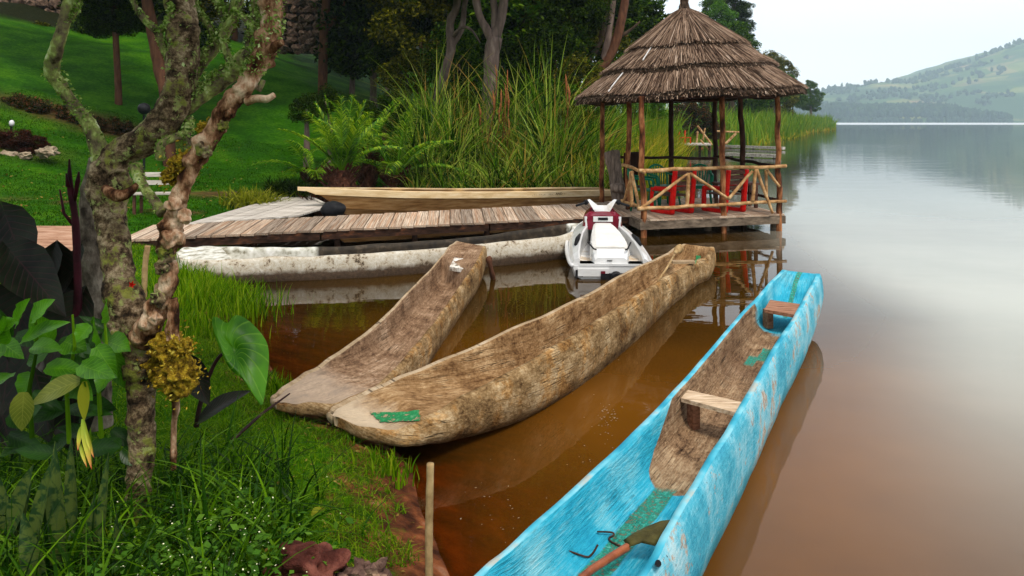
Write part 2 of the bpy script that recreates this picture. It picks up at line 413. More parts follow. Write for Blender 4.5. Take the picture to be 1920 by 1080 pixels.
c = n.mix(bm, bed, n.mix(gm, mud, gr)); c = n.mix(at2.outputs['Fac'], c, soil); c = n.mix(at3.outputs['Fac'], c, bedsoil)
n.bsdf(c, 0.85, n.bump(n.math('ADD', n.math('MULTIPLY', f2, 1.0), n.math('MULTIPLY', f3, 0.6)), 0.7, 0.04), 0, 0.04)
M['ground'] = n.m

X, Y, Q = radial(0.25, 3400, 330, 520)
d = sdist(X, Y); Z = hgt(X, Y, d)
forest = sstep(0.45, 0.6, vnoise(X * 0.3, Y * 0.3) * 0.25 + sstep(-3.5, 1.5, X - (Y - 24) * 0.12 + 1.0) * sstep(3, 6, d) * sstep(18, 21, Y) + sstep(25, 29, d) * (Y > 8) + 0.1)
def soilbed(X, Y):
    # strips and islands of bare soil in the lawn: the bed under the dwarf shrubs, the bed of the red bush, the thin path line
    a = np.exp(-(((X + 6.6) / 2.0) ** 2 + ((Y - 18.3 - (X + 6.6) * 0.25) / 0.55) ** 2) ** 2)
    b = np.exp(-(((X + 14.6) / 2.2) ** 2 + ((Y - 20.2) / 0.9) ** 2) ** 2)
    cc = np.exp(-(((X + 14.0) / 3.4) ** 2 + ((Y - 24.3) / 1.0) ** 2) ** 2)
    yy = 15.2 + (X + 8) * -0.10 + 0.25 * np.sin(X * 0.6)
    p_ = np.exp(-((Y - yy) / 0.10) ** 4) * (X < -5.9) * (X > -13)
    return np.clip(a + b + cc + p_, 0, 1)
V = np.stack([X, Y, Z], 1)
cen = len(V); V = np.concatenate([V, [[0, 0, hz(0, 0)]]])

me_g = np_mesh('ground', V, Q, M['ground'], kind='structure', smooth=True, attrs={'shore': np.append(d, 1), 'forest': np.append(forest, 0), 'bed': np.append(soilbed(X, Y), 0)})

# ---- water
n = NT('lake_water'); ob = n.vec('Object')
at = n.n('Attribute'); at.attribute_name = 'shore'; at2 = n.n('Attribute'); at2.attribute_name = 'open'; at3 = n.n('Attribute'); at3.attribute_name = 'far'
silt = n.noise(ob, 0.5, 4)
bay = n.mix(n.n('Attribute', attribute_name='inner').outputs['Fac'], n.ramp(silt, [(0.3, (0.10, 0.036, 0.003)), (0.7, (0.17, 0.062, 0.005))]), n.ramp(silt, [(0.3, (0.020, 0.010, 0.0012)), (0.7, (0.055, 0.025, 0.002))]))  # amber near; darker colour farther in imitates the forest's reflection
lake = n.mix(n.n('Attribute', attribute_name='mid').outputs['Fac'], n.ramp(silt, [(0.3, (0.080, 0.040, 0.014)), (0.7, (0.120, 0.064, 0.028))]), n.ramp(silt, [(0.3, (0.38, 0.385, 0.32)), (0.7, (0.43, 0.43, 0.36))]))  # silt brown near, paler beyond to imitate a brighter sky reflection
lake = n.mix(n.n('Attribute', attribute_name='refl_dark').outputs['Fac'], lake, (0.04, 0.055, 0.05))  # distant water darkened in colour so the hill's reflection reads darker
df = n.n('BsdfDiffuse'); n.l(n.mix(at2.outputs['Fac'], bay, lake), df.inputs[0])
tr = n.n('BsdfTransparent'); tr.inputs[0].default_value = (0.62, 0.34, 0.10, 1)
murk = n.ramp(n.math('MULTIPLY', at.outputs['Fac'], -0.5), [(0.0, 0.12), (0.25, 0.5), (0.6, 0.9), (1.0, 1.0)])
m1 = n.n('MixShader'); n.l(murk, m1.inputs[0]); n.l(tr.outputs[0], m1.inputs[1]); n.l(df.outputs[0], m1.inputs[2])
rv = n.vec('Object', (0.35, 1, 1))
rip = n.noise(rv, 3.2, 3, 0.5); rip2 = n.noise(rv, 0.7, 2, 0.5)
bp = n.n('Bump'); bp.inputs['Distance'].default_value = 0.02
n.l(n.math('ADD', 0.10, n.math('MULTIPLY', at3.outputs['Fac'], 1.0)), bp.inputs['Strength']); n.l(n.math('ADD', rip, n.math('MULTIPLY', rip2, 2.0)), bp.inputs['Height'])
gl = n.n('BsdfGlossy'); gl.inputs['Roughness'].default_value = 0.02; n.l(bp.outputs[0], gl.inputs['Normal'])
n.l(n.ramp(at3.outputs['Fac'], [(0.3, 0.012), (1, 0.35)]), gl.inputs['Roughness'])
fr = n.n('Fresnel'); fr.inputs[0].default_value = 1.38; n.l(bp.outputs[0], fr.inputs[1])
m2 = n.n('MixShader'); n.l(fr.outputs[0], m2.inputs[0]); n.l(m1.outputs[0], m2.inputs[1]); n.l(gl.outputs[0], m2.inputs[2])
n.l(m2.outputs[0], n.out.inputs[0]); M['water'] = n.m
X, Y, Q = radial(0.3, 3300, 200, 400)
d = sdist(X, Y)
side = X - (0.35 + (np.minimum(Y, 8) - 2.5) * 0.52 + np.maximum(Y - 8, 0) * 0.12)                 # the open lake lies beyond the blue canoe
opn = sstep(0.2, 2.0, side) * (0.75 + 0.25 * vnoise(X * 0.5, Y * 0.35)) * sstep(-2.5, 1.5, -d - 1.5 + 0 * X)  # bay brown kept beside the blue hull, standing in for its dark reflection
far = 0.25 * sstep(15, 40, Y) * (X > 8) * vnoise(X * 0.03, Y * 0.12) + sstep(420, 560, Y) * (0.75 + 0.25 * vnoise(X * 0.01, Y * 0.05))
np_mesh('lake_water', np.stack([X, Y, np.zeros_like(X)], 1), Q, M['water'], kind='structure', smooth=True, attrs={'shore': d, 'open': opn, 'far': far, 'inner': sstep(5.0, 9.0, Y), 'mid': sstep(2.6, 9.0, Y + 0.25 * X) * sstep(-4, 3, side) * (1 - 0.0 * sstep(22, 60, Y)), 'refl_dark': sstep(12, 34, Y)})

# ---- far hills
n = NT('far_hillside'); ob = n.vec('Object', (0.010, 0.022, 0.03)); g = n.vec('Object', (0.004, 0.004, 0.02))
vo = n.n('TexVoronoi'); vo.inputs['Scale'].default_value = 1.0; n.l(n.vec('Object', (0.012, 0.03, 0.045)), vo.inputs['Vector'])
fld = n.ramp(vo.outputs['Color'], [(0.1, (0.02, 0.06, 0.015)), (0.45, (0.06, 0.12, 0.02)), (0.7, (0.17, 0.19, 0.045)), (0.95, (0.26, 0.16, 0.08))])
n.bsdf(n.mix(n.ramp(n.noise(g, 1, 5), [(0.42, 0.0), (0.58, 1.0)]), (0.025, 0.06, 0.02), fld), 0.9, None, 0, 0.1); M['hill'] = n.m
_hx = np.array([-3000, -800, 0, 500, 873, 969, 1055, 1135, 1191, 1321, 1382, 1453, 1700, 2200, 3200, 5200])
_hh = np.array([50, 60, 66, 74, 88, 100, 118, 122, 142, 180, 202, 228, 262, 300, 230, 120])
def hill(x, y):
    xr = x * 2100 / np.maximum(y, 1480) * 0.55 + x * 0.45 + 0.0
    s = sstep(1500, 2150, y); s = 0.6 * s + 0.4 * np.clip((y - 1495) / 650, 0, 1)
    z = np.interp(x + (2100 - y) * 0.30, _hx, _hh) * s
    z += np.where(y > 1505, 1, 0) * (fbm(x / 160, y / 160, 5) * 30 * s + 6 * np.sin(z / 7.0) * 0.2)
    prom = np.exp(-((x - 760) / 240) ** 4) * np.exp(-((y - 1580) / 90) ** 2) * 26      # the wooded promontory
    return np.where(y < 1495, -4, np.maximum(z, prom) + 1.0)
gx = np.linspace(-2600, 5200, 330); gy = np.concatenate([[1480, 1494, 1496], np.linspace(1502, 2900, 90)])
X, Y = np.meshgrid(gx, gy); Z = hill(X, Y); nx = len(gx)
i = np.arange(len(gy) - 1)[:, None] * nx + np.arange(nx - 1)[None, :]
Q = np.stack([i, i + 1, i + nx + 1, i + nx], -1).reshape(-1, 4)
np_mesh('hills', np.stack([X.ravel(), Y.ravel(), Z.ravel()], 1), Q, M['hill'], kind='structure', smooth=True)
# wood on the promontory and single trees on the far slopes: one far-off mass
rs = np.random.RandomState(3); vs0, fs0 = ico(1); vs0 = np.array(vs0); fs0 = np.array(fs0); PV = []; PQ = []; k = 0
def far_tree(x, y, r, h):
    global k
    z = float(hill(np.array([x]), np.array([y]))[0]); s = 1 + rs.normal(0, 0.22, len(vs0))[:, None]
    PV.append(vs0 * s * np.array([r, r, h / 2]) + np.array([x, y, z + h * 0.42])); PQ.append(fs0 + k); k += len(vs0)
cnt = 0
while cnt < 4200:
    x = rs.uniform(540, 1010); y = 1493 + 200 * rs.uniform(0, 1) ** 1.4
    lim = 1496 + 200 * sstep(1010, 800, x)
    if y < lim: far_tree(x, y, rs.uniform(2.5, 5), rs.uniform(11, 20) * (0.7 + 0.5 * vnoise(np.array([x / 40]), np.array([y / 40]))[0])); cnt += 1
for _ in range(2200):
    x = rs.uniform(600, 1900); y = rs.uniform(1560, 2120)
    if vnoise(np.array([x / 90]), np.array([y / 40]))[0] > 0.62: far_tree(x, y, rs.uniform(3, 6), rs.uniform(7, 15))
for _ in range(170):
    x = rs.uniform(820, 1600); far_tree(x, 2120 + rs.uniform(-15, 15), rs.uniform(3, 6), rs.uniform(6, 18))
o = np_mesh('far_woodland', np.concatenate(PV), np.concatenate(PQ), m_leaf('far_crown', [(0.1, (0.004, 0.014, 0.008)), (0.5, (0.012, 0.035, 0.016)), (0.9, (0.045, 0.08, 0.025))], 0.9, 0.0), kind='stuff', smooth=True)
tag(o, 'bluish wooded shore and trees dotting the hillside across the lake', 'woodland', None, 'stuff')
if HAZE:
    hb = MB(); hb.box((1300, 650, 190), (9000, 5600, 400)); hm = bpy.data.materials.new('haze'); hm.use_nodes = True; t = hm.node_tree; t.nodes.clear()
    ou = t.nodes.new('ShaderNodeOutputMaterial'); pv = t.nodes.new('ShaderNodeVolumePrincipled'); t.links.new(pv.outputs[0], ou.inputs['Volume'])
    pv.inputs['Color'].default_value = (0.70, 0.89, 1.0, 1); pv.inputs['Density'].default_value = 0.00027; pv.inputs['Anisotropy'].default_value = 0.0
    hb.build('haze', hm, kind='stuff')
# ------------------------------------------------------------------ dugout canoes
def uvband(n, uv, axis, lo, hi, soft=0.01, noise=None, namp=0.0):
    """mask: 1 between lo and hi along uv axis (0 = metres from the near end, 1 = girth)"""
    sx = n.n('SeparateXYZ'); n.l(uv, sx.inputs[0]); x = sx.outputs[axis]
    if noise is not None: x = n.math('ADD', x, n.math('MULTIPLY', n.math('SUBTRACT', noise, 0.5), namp))
    a = n.n('MapRange'); a.inputs['From Min'].default_value = lo - soft; a.inputs['From Max'].default_value = lo + soft; n.l(x, a.inputs['Value'])
    b = n.n('MapRange'); b.inputs['From Min'].default_value = hi + soft; b.inputs['From Max'].default_value = hi - soft; n.l(x, b.inputs['Value'])
    return n.math('MULTIPLY', a.outputs[0], b.outputs[0])
def both(n, a, b): return n.math('MULTIPLY', a, b)

def wood_uv(n, stops, su=1.6, sv=16.0, fine=60):
    """grain along the length of the log, adze nicks, drying cracks, stains"""
    f = n.noise(n.vec('UV', (su * 1.6, sv, 1)), 1.0, 9, 0.72, 0.1)
    g = n.noise(n.vec('UV', (su * 7, fine * .55, 1)), 1.0, 7, 0.75, 0.3)
    blot = n.noise(n.vec('Object'), 3.4, 7, 0.7)
    nick = n.noise(n.vec('UV', (14, 26, 1)), 1.0, 3, 0.6, 0.4)
    spk = n.noise(n.vec('Object'), 55, 4, 0.7)
    k = n.math('ADD', n.math('ADD', n.math('MULTIPLY', f, 0.24), n.math('MULTIPLY', spk, 0.18)), n.math('ADD', n.math('MULTIPLY', g, 0.20), n.math('MULTIPLY', blot, 0.42)))
    crack = n.ramp(n.noise(n.vec('UV', (1.1, 22, 1)), 1.0, 3, 0.5, 0.2), [(0.485, 0.0), (0.497, 1.0), (0.503, 1.0), (0.515, 0.0)])
    crack = n.math('MULTIPLY', crack, n.ramp(blot, [(0.50, 0.0), (0.58, 1.0)]))
    hgt_ = n.math('SUBTRACT', n.math('ADD', n.math('MULTIPLY', g, 0.8), n.math('ADD', n.math('MULTIPLY', f, 0.7), n.math('MULTIPLY', nick, 1.1))), n.math('MULTIPLY', crack, 1.2))
    c = n.ramp(k, stops)
    c = n.mix(n.math('MULTIPLY', crack, 0.85), c, (0.018, 0.010, 0.006))
    return c, k, hgt_
def waterline(n, c, z0=0.03, z1=0.12, dark=(0.35, 0.3, 0.25)):
    g = n.n('NewGeometry'); s = n.n('SeparateXYZ'); n.l(g.outputs['Position'], s.inputs[0])
    z = n.math('ADD', s.outputs[2], n.math('MULTIPLY', n.math('SUBTRACT', n.noise(n.vec('Object'), 5, 3), 0.5), 0.08))
    m = n.ramp(z, [(z0, 1.0), (z1, 0.0)]); return n.mix(n.math('MULTIPLY', m, 0.75), c, n.mix(1.0, c, dark, 'MULTIPLY'))

OX = np.array([0, .05, .12, .22, .36, .50, .62, .74, .86, 1.0])      # girth fraction from gunwale (0) to keel line (1)
OV = np.array([1.0, 1.055, 1.10, 1.135, 1.14, 1.07, .92, .68, .36, 0.0])
OZ = np.array([0.0, .05, .14, .28, .50, .70, .86, .96, 1.0, 1.0])
IV = np.array([1.0, .985, .97, .94, .88, .79, .67, .50, .27, 0.0])
IZ = np.array([0.0, .10, .25, .46, .69, .85, .94, .985, 1.0, 1.01])
def canoe_mesh(st, tub, tube_=0.05, e0=(0.02, 0.22), e1=(0.90, 0.985), bulge=0.10, nS=130, nC=28, pw=0.62, seed=0, wav=0.012, square=(0, 0), amp=0.012, flat=0.55, rim_r=2, rim_l=2):
    """st: stations (L, R, zb): gunwale points left and right and the height of the underside. tub = wall thickness, tube_ = floor thickness"""
    Ls = [Vector(s[0]) for s in st]; Rs = [Vector(s[1]) for s in st]; Zs = [Vector((s[2], 0, 0)) for s in st]
    b = MB(); Vs = []; uv = []; nI = nC
    Ltot = 0; prev = None; cut = nC + 1; per = 2 * (nC + 1)
    for i in range(nS + 1):
        t = i / nS; l = catmull(Ls, t); r = catmull(Rs, t); zb = catmull(Zs, t).x
        m = (l + r) / 2
        if prev is not None: Ltot += (m - prev).length
        prev = m
        ax = (r - l); wdt = ax.length; ax = ax / max(wdt, 1e-6)
        up = Vector((0, 0, 1)); hw = wdt / 2 + tub * 0.5
        zg = (l.z + r.z) / 2; dep = zg - zb
        ei = float(sstep(e0[0], e0[1], t)) * (1 - float(sstep(e1[0], e1[1], t)))
        for side in (0, 1):
            for j in range(nC + 1):
                a = 2.0 * j / nC - 1; e = abs(a); sg = -1 if a < 0 else 1
                if side == 0:
                    xf = float(np.interp(1 - e, OX, OV)); xf = 1 + (xf - 1) * (bulge / 0.12) if xf > 1 else xf
                    X_ = sg * xf * hw; dn_ = float(np.interp(1 - e, OX, OZ)); Zd = dn_ * dep
                else:
                    di = max(0.004, (dep - tube_) * ei); xf = float(np.interp(1 - e, OX, IV))
                    X_ = sg * xf * max(0.02, (hw - tub)); dn_ = float(np.interp(1 - e, OX, IZ)); Zd = dn_ * di
                base_z = l.z + (r.z - l.z) * (X_ / (2 * hw) + 0.5)
                p = m + ax * X_; p.z = base_z - Zd
                q = p * 2.6
                k = mnoise.noise(Vector((q.x + seed, q.y, q.z))) + 0.28 * mnoise.noise(Vector((q.x * 2.2, q.y * 2.2 + seed, q.z * 2.2))) + 0.05 * mnoise.noise(Vector((q.x * 6, q.y * 6 + seed, q.z * 6)))
                kk = k * amp * (0.4 + 0.6 * min(1, dn_ * 4))
                p = p + ax * (kk * sg * (1 if e > .3 else 0)) + up * (mnoise.noise(Vector((t * 17 + seed, 0.0, (1 if sg > 0 else 9)))) * wav * (1 - dn_ * .5) + 0.5 * kk * dn_)
                Vs.append(p); uv.append((Ltot, 0.5 * a * (wdt + 2 * dep)))
    fs = []; mi = []
    for i in range(nS):
        o = i * per; q = o + per
        for j in range(nC):
            fs.append((o + j, q + j, q + j + 1, o + j + 1)); mi.append(0)
            k = nC + 1 + j
            fs.append((o + k, o + k + 1, q + k + 1, q + k)); mi.append(1)
        fs.append((o, o + nC + 1, q + nC + 1, q)); mi.append(rim_l)
        fs.append((o + nC, q + nC, q + per - 1, o + per - 1)); mi.append(rim_r)
    for o, fl in ((0, 0), (nS * per, 1)):
        for j in range(nC):
            f = (o + j, o + j + 1, o + nC + 2 + j, o + nC + 1 + j); fs.append(f if fl == 0 else f[::-1]); mi.append(2)
    n0 = len(b.v); b.v = [tuple(v) for v in Vs]; b.f = fs; b.m = mi; b.uv = uv
    return b

# --- short brown canoe (left)
n = NT('old_wood_inside_short'); uv = n.vec('UV')
c, k, h_ = wood_uv(n, [(0.38, (0.022, 0.010, 0.005)), (0.455, (0.095, 0.050, 0.027)), (0.53, (0.25, 0.150, 0.085)), (0.64, (0.54, 0.38, 0.25))])
pale = uvband(n, uv, 0, -1, 0.55, 0.15, n.noise(n.vec('Object'), 6, 3), 0.3)
c = n.mix(n.math('MULTIPLY', pale, 0.5), c, (0.50, 0.40, 0.30))
n.bsdf(c, 0.85, n.bump(h_, 0.6, 0.014), 0, 0.06); M['wood_in_short'] = n.m
n = NT('old_wood_outside'); uv = n.vec('UV')
c, k, h_ = wood_uv(n, [(0.39, (0.018, 0.009, 0.004)), (0.46, (0.10, 0.054, 0.021)), (0.53, (0.27, 0.168, 0.075)), (0.63, (0.58, 0.43, 0.25))], 3.2, 9)
c = n.mix(n.ramp(n.noise(n.vec('Object'), 4.2, 6, 0.7), [(0.52, 0.0), (0.60, 0.55)]), c, n.mix(1.0, c, (1.15, 0.80, 0.36), 'MULTIPLY'))
c = waterline(n, c)
n.bsdf(c, 0.85, n.bump(h_, 0.7, 0.016), 0, 0.06); M['wood_out'] = n.m
n = NT('old_wood_rim'); c, k, h_ = wood_uv(n, [(0.36, (0.12, 0.07, 0.04)), (0.5, (0.34, 0.24, 0.14)), (0.7, (0.60, 0.48, 0.34))], 4, 20)
n.bsdf(c, 0.85, n.bump(h_, 0.6, 0.012), 0, 0.06); M['wood_rim'] = n.m
n = NT('old_wood_inside_long'); uv = n.vec('UV'); nb = n.noise(n.vec('Object'), 9, 4)
c, k, h_ = wood_uv(n, [(0.38, (0.022, 0.009, 0.003)), (0.455, (0.105, 0.050, 0.019)), (0.53, (0.28, 0.160, 0.070)), (0.64, (0.57, 0.39, 0.21))])
c = n.mix(n.math('MULTIPLY', uvband(n, uv, 0, -1, 0.33, 0.1, nb, 0.3), 0.75), c, (0.56, 0.45, 0.32))
M['paint_green_c'] = None
n.bsdf(c, 0.85, n.bump(h_, 0.6, 0.014), 0, 0.06); M['wood_in_long'] = n.m
M['paint_green'] = m_noise('green_paint', [(0.38, (0.30, 0.22, 0.13)), (0.44, (0.03, 0.15, 0.06)), (0.54, (0.012, 0.19, 0.06)), (0.68, (0.09, 0.27, 0.13))], 26, rough=0.8, bump=0.5)

def PS(*a): return [(P(*q[0]), P(*q[1]), q[2]) for q in a]
SHORTC = PS(((510, 747, .27), (515, 755, .25), .21), ((525, 734, .29), (560, 761, .24), .19), ((560, 709, .31), (640, 755, .24), .15), ((600, 685, .32), (690, 736, .25), .09), ((655, 648, .31), (745, 690, .26), -.02),
            ((720, 596, .30), (795, 632, .26), -.10), ((775, 538, .30), (833, 580, .26), -.14), ((818, 494, .32), (872, 524, .30), -.13), ((840, 466, .36), (896, 488, .35), -.10), ((858, 452, .40), (908, 461, .39), .04))
t = thing('dugout_canoe', 'short weathered brown dugout canoe between the white and the long brown canoes', 'canoe', P(700, 690, 0), group='dugout canoes on the shore')
cb = canoe_mesh(SHORTC, 0.045, 0.175, rim_r=0, seed=3, e0=(0.02, 0.24), e1=(0.80, 0.83), wav=0.02)
cb.build('hull', [M['wood_out'], M['wood_in_short'], M['wood_rim']], t, smooth=True)
M['old_white_paint'] = m_noise('old_white_paint', [(0.35, (0.16, 0.12, 0.08)), (0.47, (0.50, 0.44, 0.36)), (0.6, (0.80, 0.77, 0.70))], 14, (1, 1, 1), 0.8, 0.8, 0.01)
# white painted seat block near the stern, and a smear of green paint over the gunwale
b = MB(); a1, a2 = P(843, 500, .30), P(878, 505, .30); a3 = P(890, 487, .34); a4 = P(852, 483, .34)
b.add([a1, a2, a3, a4] + [q - Vector((0, 0, .05)) for q in (a1, a2, a3, a4)], [(0, 1, 2, 3), (7, 6, 5, 4), (0, 4, 5, 1), (1, 5, 6, 2), (2, 6, 7, 3), (3, 7, 4, 0)])
b.build('seat', M['old_white_paint'], t)

def patch(name, poly, parent, mat, th=0.006, nrm=(0, 0, 1)):
    """thin layer of paint or a loose board laid on a surface: polygon of world points with thickness"""
    b = MB(); k = len(poly); nn = Vector(nrm) * th
    b.add([Vector(p) for p in poly] + [Vector(p) + nn for p in poly], [tuple(range(k))[::-1], tuple(range(k, 2 * k))] + [(i, (i + 1) % k, k + (i + 1) % k, k + i) for i in range(k)])
    return b.build(name, mat, parent)

def project_patch(name, hull, pix, parent, mat, res=10, lift=0.004):
    """paint on a hull: a small sheet that follows the surface, found by casting rays from above the boat"""
    pass

# --- long brown canoe (middle)
LONGC = PS(((619, 775, .27), (627, 783, .25), .20), ((630, 764, .29), (680, 801, .24), .18), ((665, 745, .32), (752, 809, .23), .16), ((710, 726, .34), (800, 786, .28), .12), ((780, 695, .37), (868, 745, .34), .04), ((900, 645, .40), (980, 687, .40), -.05),
           ((1000, 599, .42), (1090, 620, .43), -.14), ((1095, 557, .42), (1176, 566, .42), -.15), ((1180, 508, .38), (1243, 525, .35), -.14), ((1238, 482, .33), (1298, 493, .30), -.12),
           ((1266, 466, .34), (1325, 481, .31), -.09), ((1285, 457, .38), (1336, 463, .36), .0))
t = thing('dugout_canoe', 'long brown dugout canoe with green paint on its blunt bow, beached beside the grass', 'canoe', P(1000, 700, 0), group='dugout canoes on the shore')
long_t = t
cb = canoe_mesh(LONGC, 0.045, 0.20, rim_r=0, seed=8, e0=(0.03, 0.30), e1=(0.93, 0.99), bulge=0.13, nS=150, wav=0.02, amp=0.014)
hull_long = cb.build('hull', [M['wood_out'], M['wood_in_long'], M['wood_rim']], t, smooth=True)
b = MB(); a, c_ = P(1259, 497, .42), P(1304, 496, .42)
b.beam(P(1260, 491, .33), P(1302, 491, .33), 0.12, 0.03); b.build('seat', M['wood_rim'], t)
M['pole_wood'] = m_noise('pole_wood', [(0.3, (0.20, 0.12, 0.05)), (0.6, (0.42, 0.28, 0.13)), (0.75, (0.56, 0.42, 0.24))], 12, (1, 1, 1), 0.7, 0.4)
pd = thing('paddle', 'thin pale wooden paddle lying inside the stern of the long brown canoe', 'paddle', P(1235, 525, .35))
b = MB(); b.tube([P(1234, 527, .28), P(1250, 503, .36), P(1264, 478, .43)], 0.013, 8); b.build('handle', M['pole_wood'], pd, smooth=True)
b = MB(); b.tube([P(1266, 474, .43), P(1270, 469, .44), P(1275, 465, .45), P(1279, 461, .45)], [.02, .05, .055, .01], 8); b.build('blade', M['pole_wood'], pd, smooth=True)

# --- old white canoe, moored along the boardwalk
n = NT('peeling_white_paint'); ob = n.vec('Object')
f = n.noise(ob, 7, 8, 0.7, 0.5); f2 = n.noise(ob, 28, 5, 0.7)
k = n.math('ADD', n.math('MULTIPLY', f, 0.6), n.math('MULTIPLY', f2, 0.4))
c = n.ramp(k, [(0.37, (0.03, 0.02, 0.012)), (0.42, (0.18, 0.13, 0.08)), (0.46, (0.44, 0.37, 0.27)), (0.53, (0.50, 0.45, 0.36)), (0.66, (0.68, 0.64, 0.56))])
g = n.n('NewGeometry'); s_ = n.n('SeparateXYZ'); n.l(g.outputs['Position'], s_.inputs[0])
zz = n.math('ADD', s_.outputs[2], n.math('MULTIPLY', n.math('SUBTRACT', f, 0.5), 0.10))
c = n.mix(n.ramp(zz, [(0.10, 1.0), (0.17, 0.0)]), c, n.ramp(f2, [(0.3, (0.04, 0.025, 0.014)), (0.7, (0.12, 0.075, 0.045))]))
n.bsdf(c, 0.75, n.bump(k, 0.9, 0.02), 0, 0.3); M['white_out'] = n.m
n = NT('dark_wood_and_paint'); ob = n.vec('Object'); f = n.noise(ob, 9, 6)  # near black along the open trough, pale paint towards both ends
dk = n.ramp(f, [(0.35, (0.012, 0.008, 0.004)), (0.55, (0.035, 0.024, 0.013)), (0.75, (0.10, 0.07, 0.045))]); wt = n.ramp(f, [(0.35, (0.20, 0.18, 0.12)), (0.48, (0.52, 0.50, 0.42)), (0.7, (0.78, 0.76, 0.70))])
uv = n.vec('UV'); en = n.math('ADD', uvband(n, uv, 0, -1, 1.95, .03, f, .1), uvband(n, uv, 0, 6.0, 9, .03, f, .1))
n.bsdf(n.mix(en, dk, wt), 0.7, n.bump(f, .6, .01), 0, .3); M['white_in'] = n.m
def st3(L, Rr, zb): return (Vector(L), Vector(Rr), zb)
def WC(u, v, z, u2, v2, z2, zb): return (P(u, v, z), P(u2, v2, z2), zb)
# near gunwale is on the right hand of the run from bow (left) to stern
WHITEC = [WC(331, 473, .36, 331, 476, .35, .14), WC(350, 464, .37, 345, 487, .31, .06), WC(400, 463, .35, 420, 487, .32, -.06), WC(500, 464, .33, 520, 482, .32, -.12), WC(640, 462, .32, 665, 477, .32, -.14),
          WC(775, 454, .33, 805, 467, .33, -.15), WC(900, 443, .34, 930, 455, .34, -.14), WC(1010, 428, .38, 1035, 444, .36, -.10), WC(1070, 419, .42, 1082, 434, .40, .02), WC(1098, 421, .43, 1100, 427, .42, .14)]
t = thing('dugout_canoe', 'old dugout canoe in peeling white paint moored along the boardwalk', 'canoe', P(700, 500, 0), group='dugout canoes on the shore')
cb = canoe_mesh(WHITEC, 0.06, 0.06, seed=15, rim_l=1, e0=(0.24, 0.27), e1=(0.86, 0.89), bulge=0.09, nS=150, amp=0.016, wav=0.02)
hull_white = cb.build('hull', [M['white_out'], M['white_in'], M['white_out']], t, smooth=True)
white_t = t

# --- blue canoe
n = NT('blue_paint_outside'); ob = n.vec('Object'); uv = n.vec('UV')
f = n.noise(ob, 2.6, 8, 0.62); f2 = n.noise(ob, 30, 6, 0.75); st_ = n.noise(n.vec('UV', (9, 60, 1)), 1.0, 4, 0.7)
k = n.math('ADD', n.math('MULTIPLY', f, 0.6), n.math('ADD', n.math('MULTIPLY', f2, 0.2), n.math('MULTIPLY', st_, 0.2)))
c = n.ramp(k, [(0.38, (0.014, 0.22, 0.33)), (0.46, (0.05, 0.36, 0.48)), (0.52, (0.16, 0.46, 0.56)), (0.60, (0.38, 0.58, 0.62))])
wear = n.math('ADD', n.math('MULTIPLY', n.noise(ob, 5.5, 9, 0.78), 0.75), n.math('MULTIPLY', f, 0.25))
c = n.mix(n.ramp(wear, [(0.55, 0.0), (0.575, 0.85)]), c, n.ramp(f2, [(0.35, (0.20, 0.10, 0.05)), (0.5, (0.42, 0.26, 0.15)), (0.65, (0.50, 0.45, 0.38))]))
sc = n.noise(n.vec('UV', (7, 46, 1)), 1.0, 6, 0.85)
c = n.mix(n.ramp(sc, [(0.60, 0.0), (0.64, 0.6)]), c, (0.30, 0.50, 0.54))
c = n.mix(n.ramp(n.noise(ob, 42, 3), [(0.69, 0.0), (0.71, 1.0)]), c, (0.02, 0.03, 0.035))
c = waterline(n, c, 0.0, 0.16, (0.30, 0.22, 0.12))
n.bsdf(c, 0.55, n.bump(n.math('SUBTRACT', n.math('ADD', k, n.math('MULTIPLY', sc, 0.4)), n.math('MULTIPLY', wear, .6)), 0.8, 0.02), 0, 0.15); M['blue_out'] = n.m
n = NT('blue_and_bare_wood_inside'); uv = n.vec('UV'); ob = n.vec('Object')
wc, k, h_ = wood_uv(n, [(0.40, (0.014, 0.007, 0.004)), (0.45, (0.10, 0.055, 0.03)), (0.51, (0.30, 0.185, 0.10)), (0.62, (0.60, 0.44, 0.27))], 1.5, 12, 90)
damp = n.noise(n.vec('Object'), 1.6, 4, 0.6)
wc = n.mix(n.ramp(damp, [(0.45, 0.0), (0.62, 0.65)]), wc, n.mix(1.0, wc, (0.42, 0.34, 0.32), 'MULTIPLY'))
bc = n.ramp(n.math('ADD', n.math('MULTIPLY', n.noise(ob, 2.4, 7, 0.6), .6), n.math('MULTIPLY', n.noise(n.vec('UV', (6, 34, 1)), 1.0, 7, 0.75), .4)), [(0.38, (0.012, 0.27, 0.42)), (0.48, (0.03, 0.40, 0.56)), (0.57, (0.16, 0.52, 0.62)), (0.68, (0.42, 0.62, 0.64))])
nb = n.noise(ob, 7, 5)
sx = n.n('SeparateXYZ'); n.l(uv, sx.inputs[0])
# the bare wood ends in an arc at the near end and in a soft edge beneath the far seat
arc = n.math('SUBTRACT', sx.outputs[0], n.math('MULTIPLY', n.math('POWER', n.math('ABSOLUTE', n.math('SUBTRACT', sx.outputs[1], 0.05)), 2.0), 0.9))
arc = n.math('ADD', arc, n.math('MULTIPLY', n.math('SUBTRACT', nb, 0.5), 0.10))
m0 = n.n('MapRange'); m0.inputs['From Min'].default_value = 1.93; m0.inputs['From Max'].default_value = 1.945; n.l(arc, m0.inputs['Value'])
m1_ = n.n('MapRange'); m1_.inputs['From Min'].default_value = 5.12; m1_.inputs['From Max'].default_value = 5.05; n.l(n.math('ADD', sx.outputs[0], n.math('MULTIPLY', n.math('SUBTRACT', nb, 0.5), 0.35)), m1_.inputs['Value'])
wm = n.math('MULTIPLY', m0.outputs[0], m1_.outputs[0])
c = n.mix(wm, bc, wc)
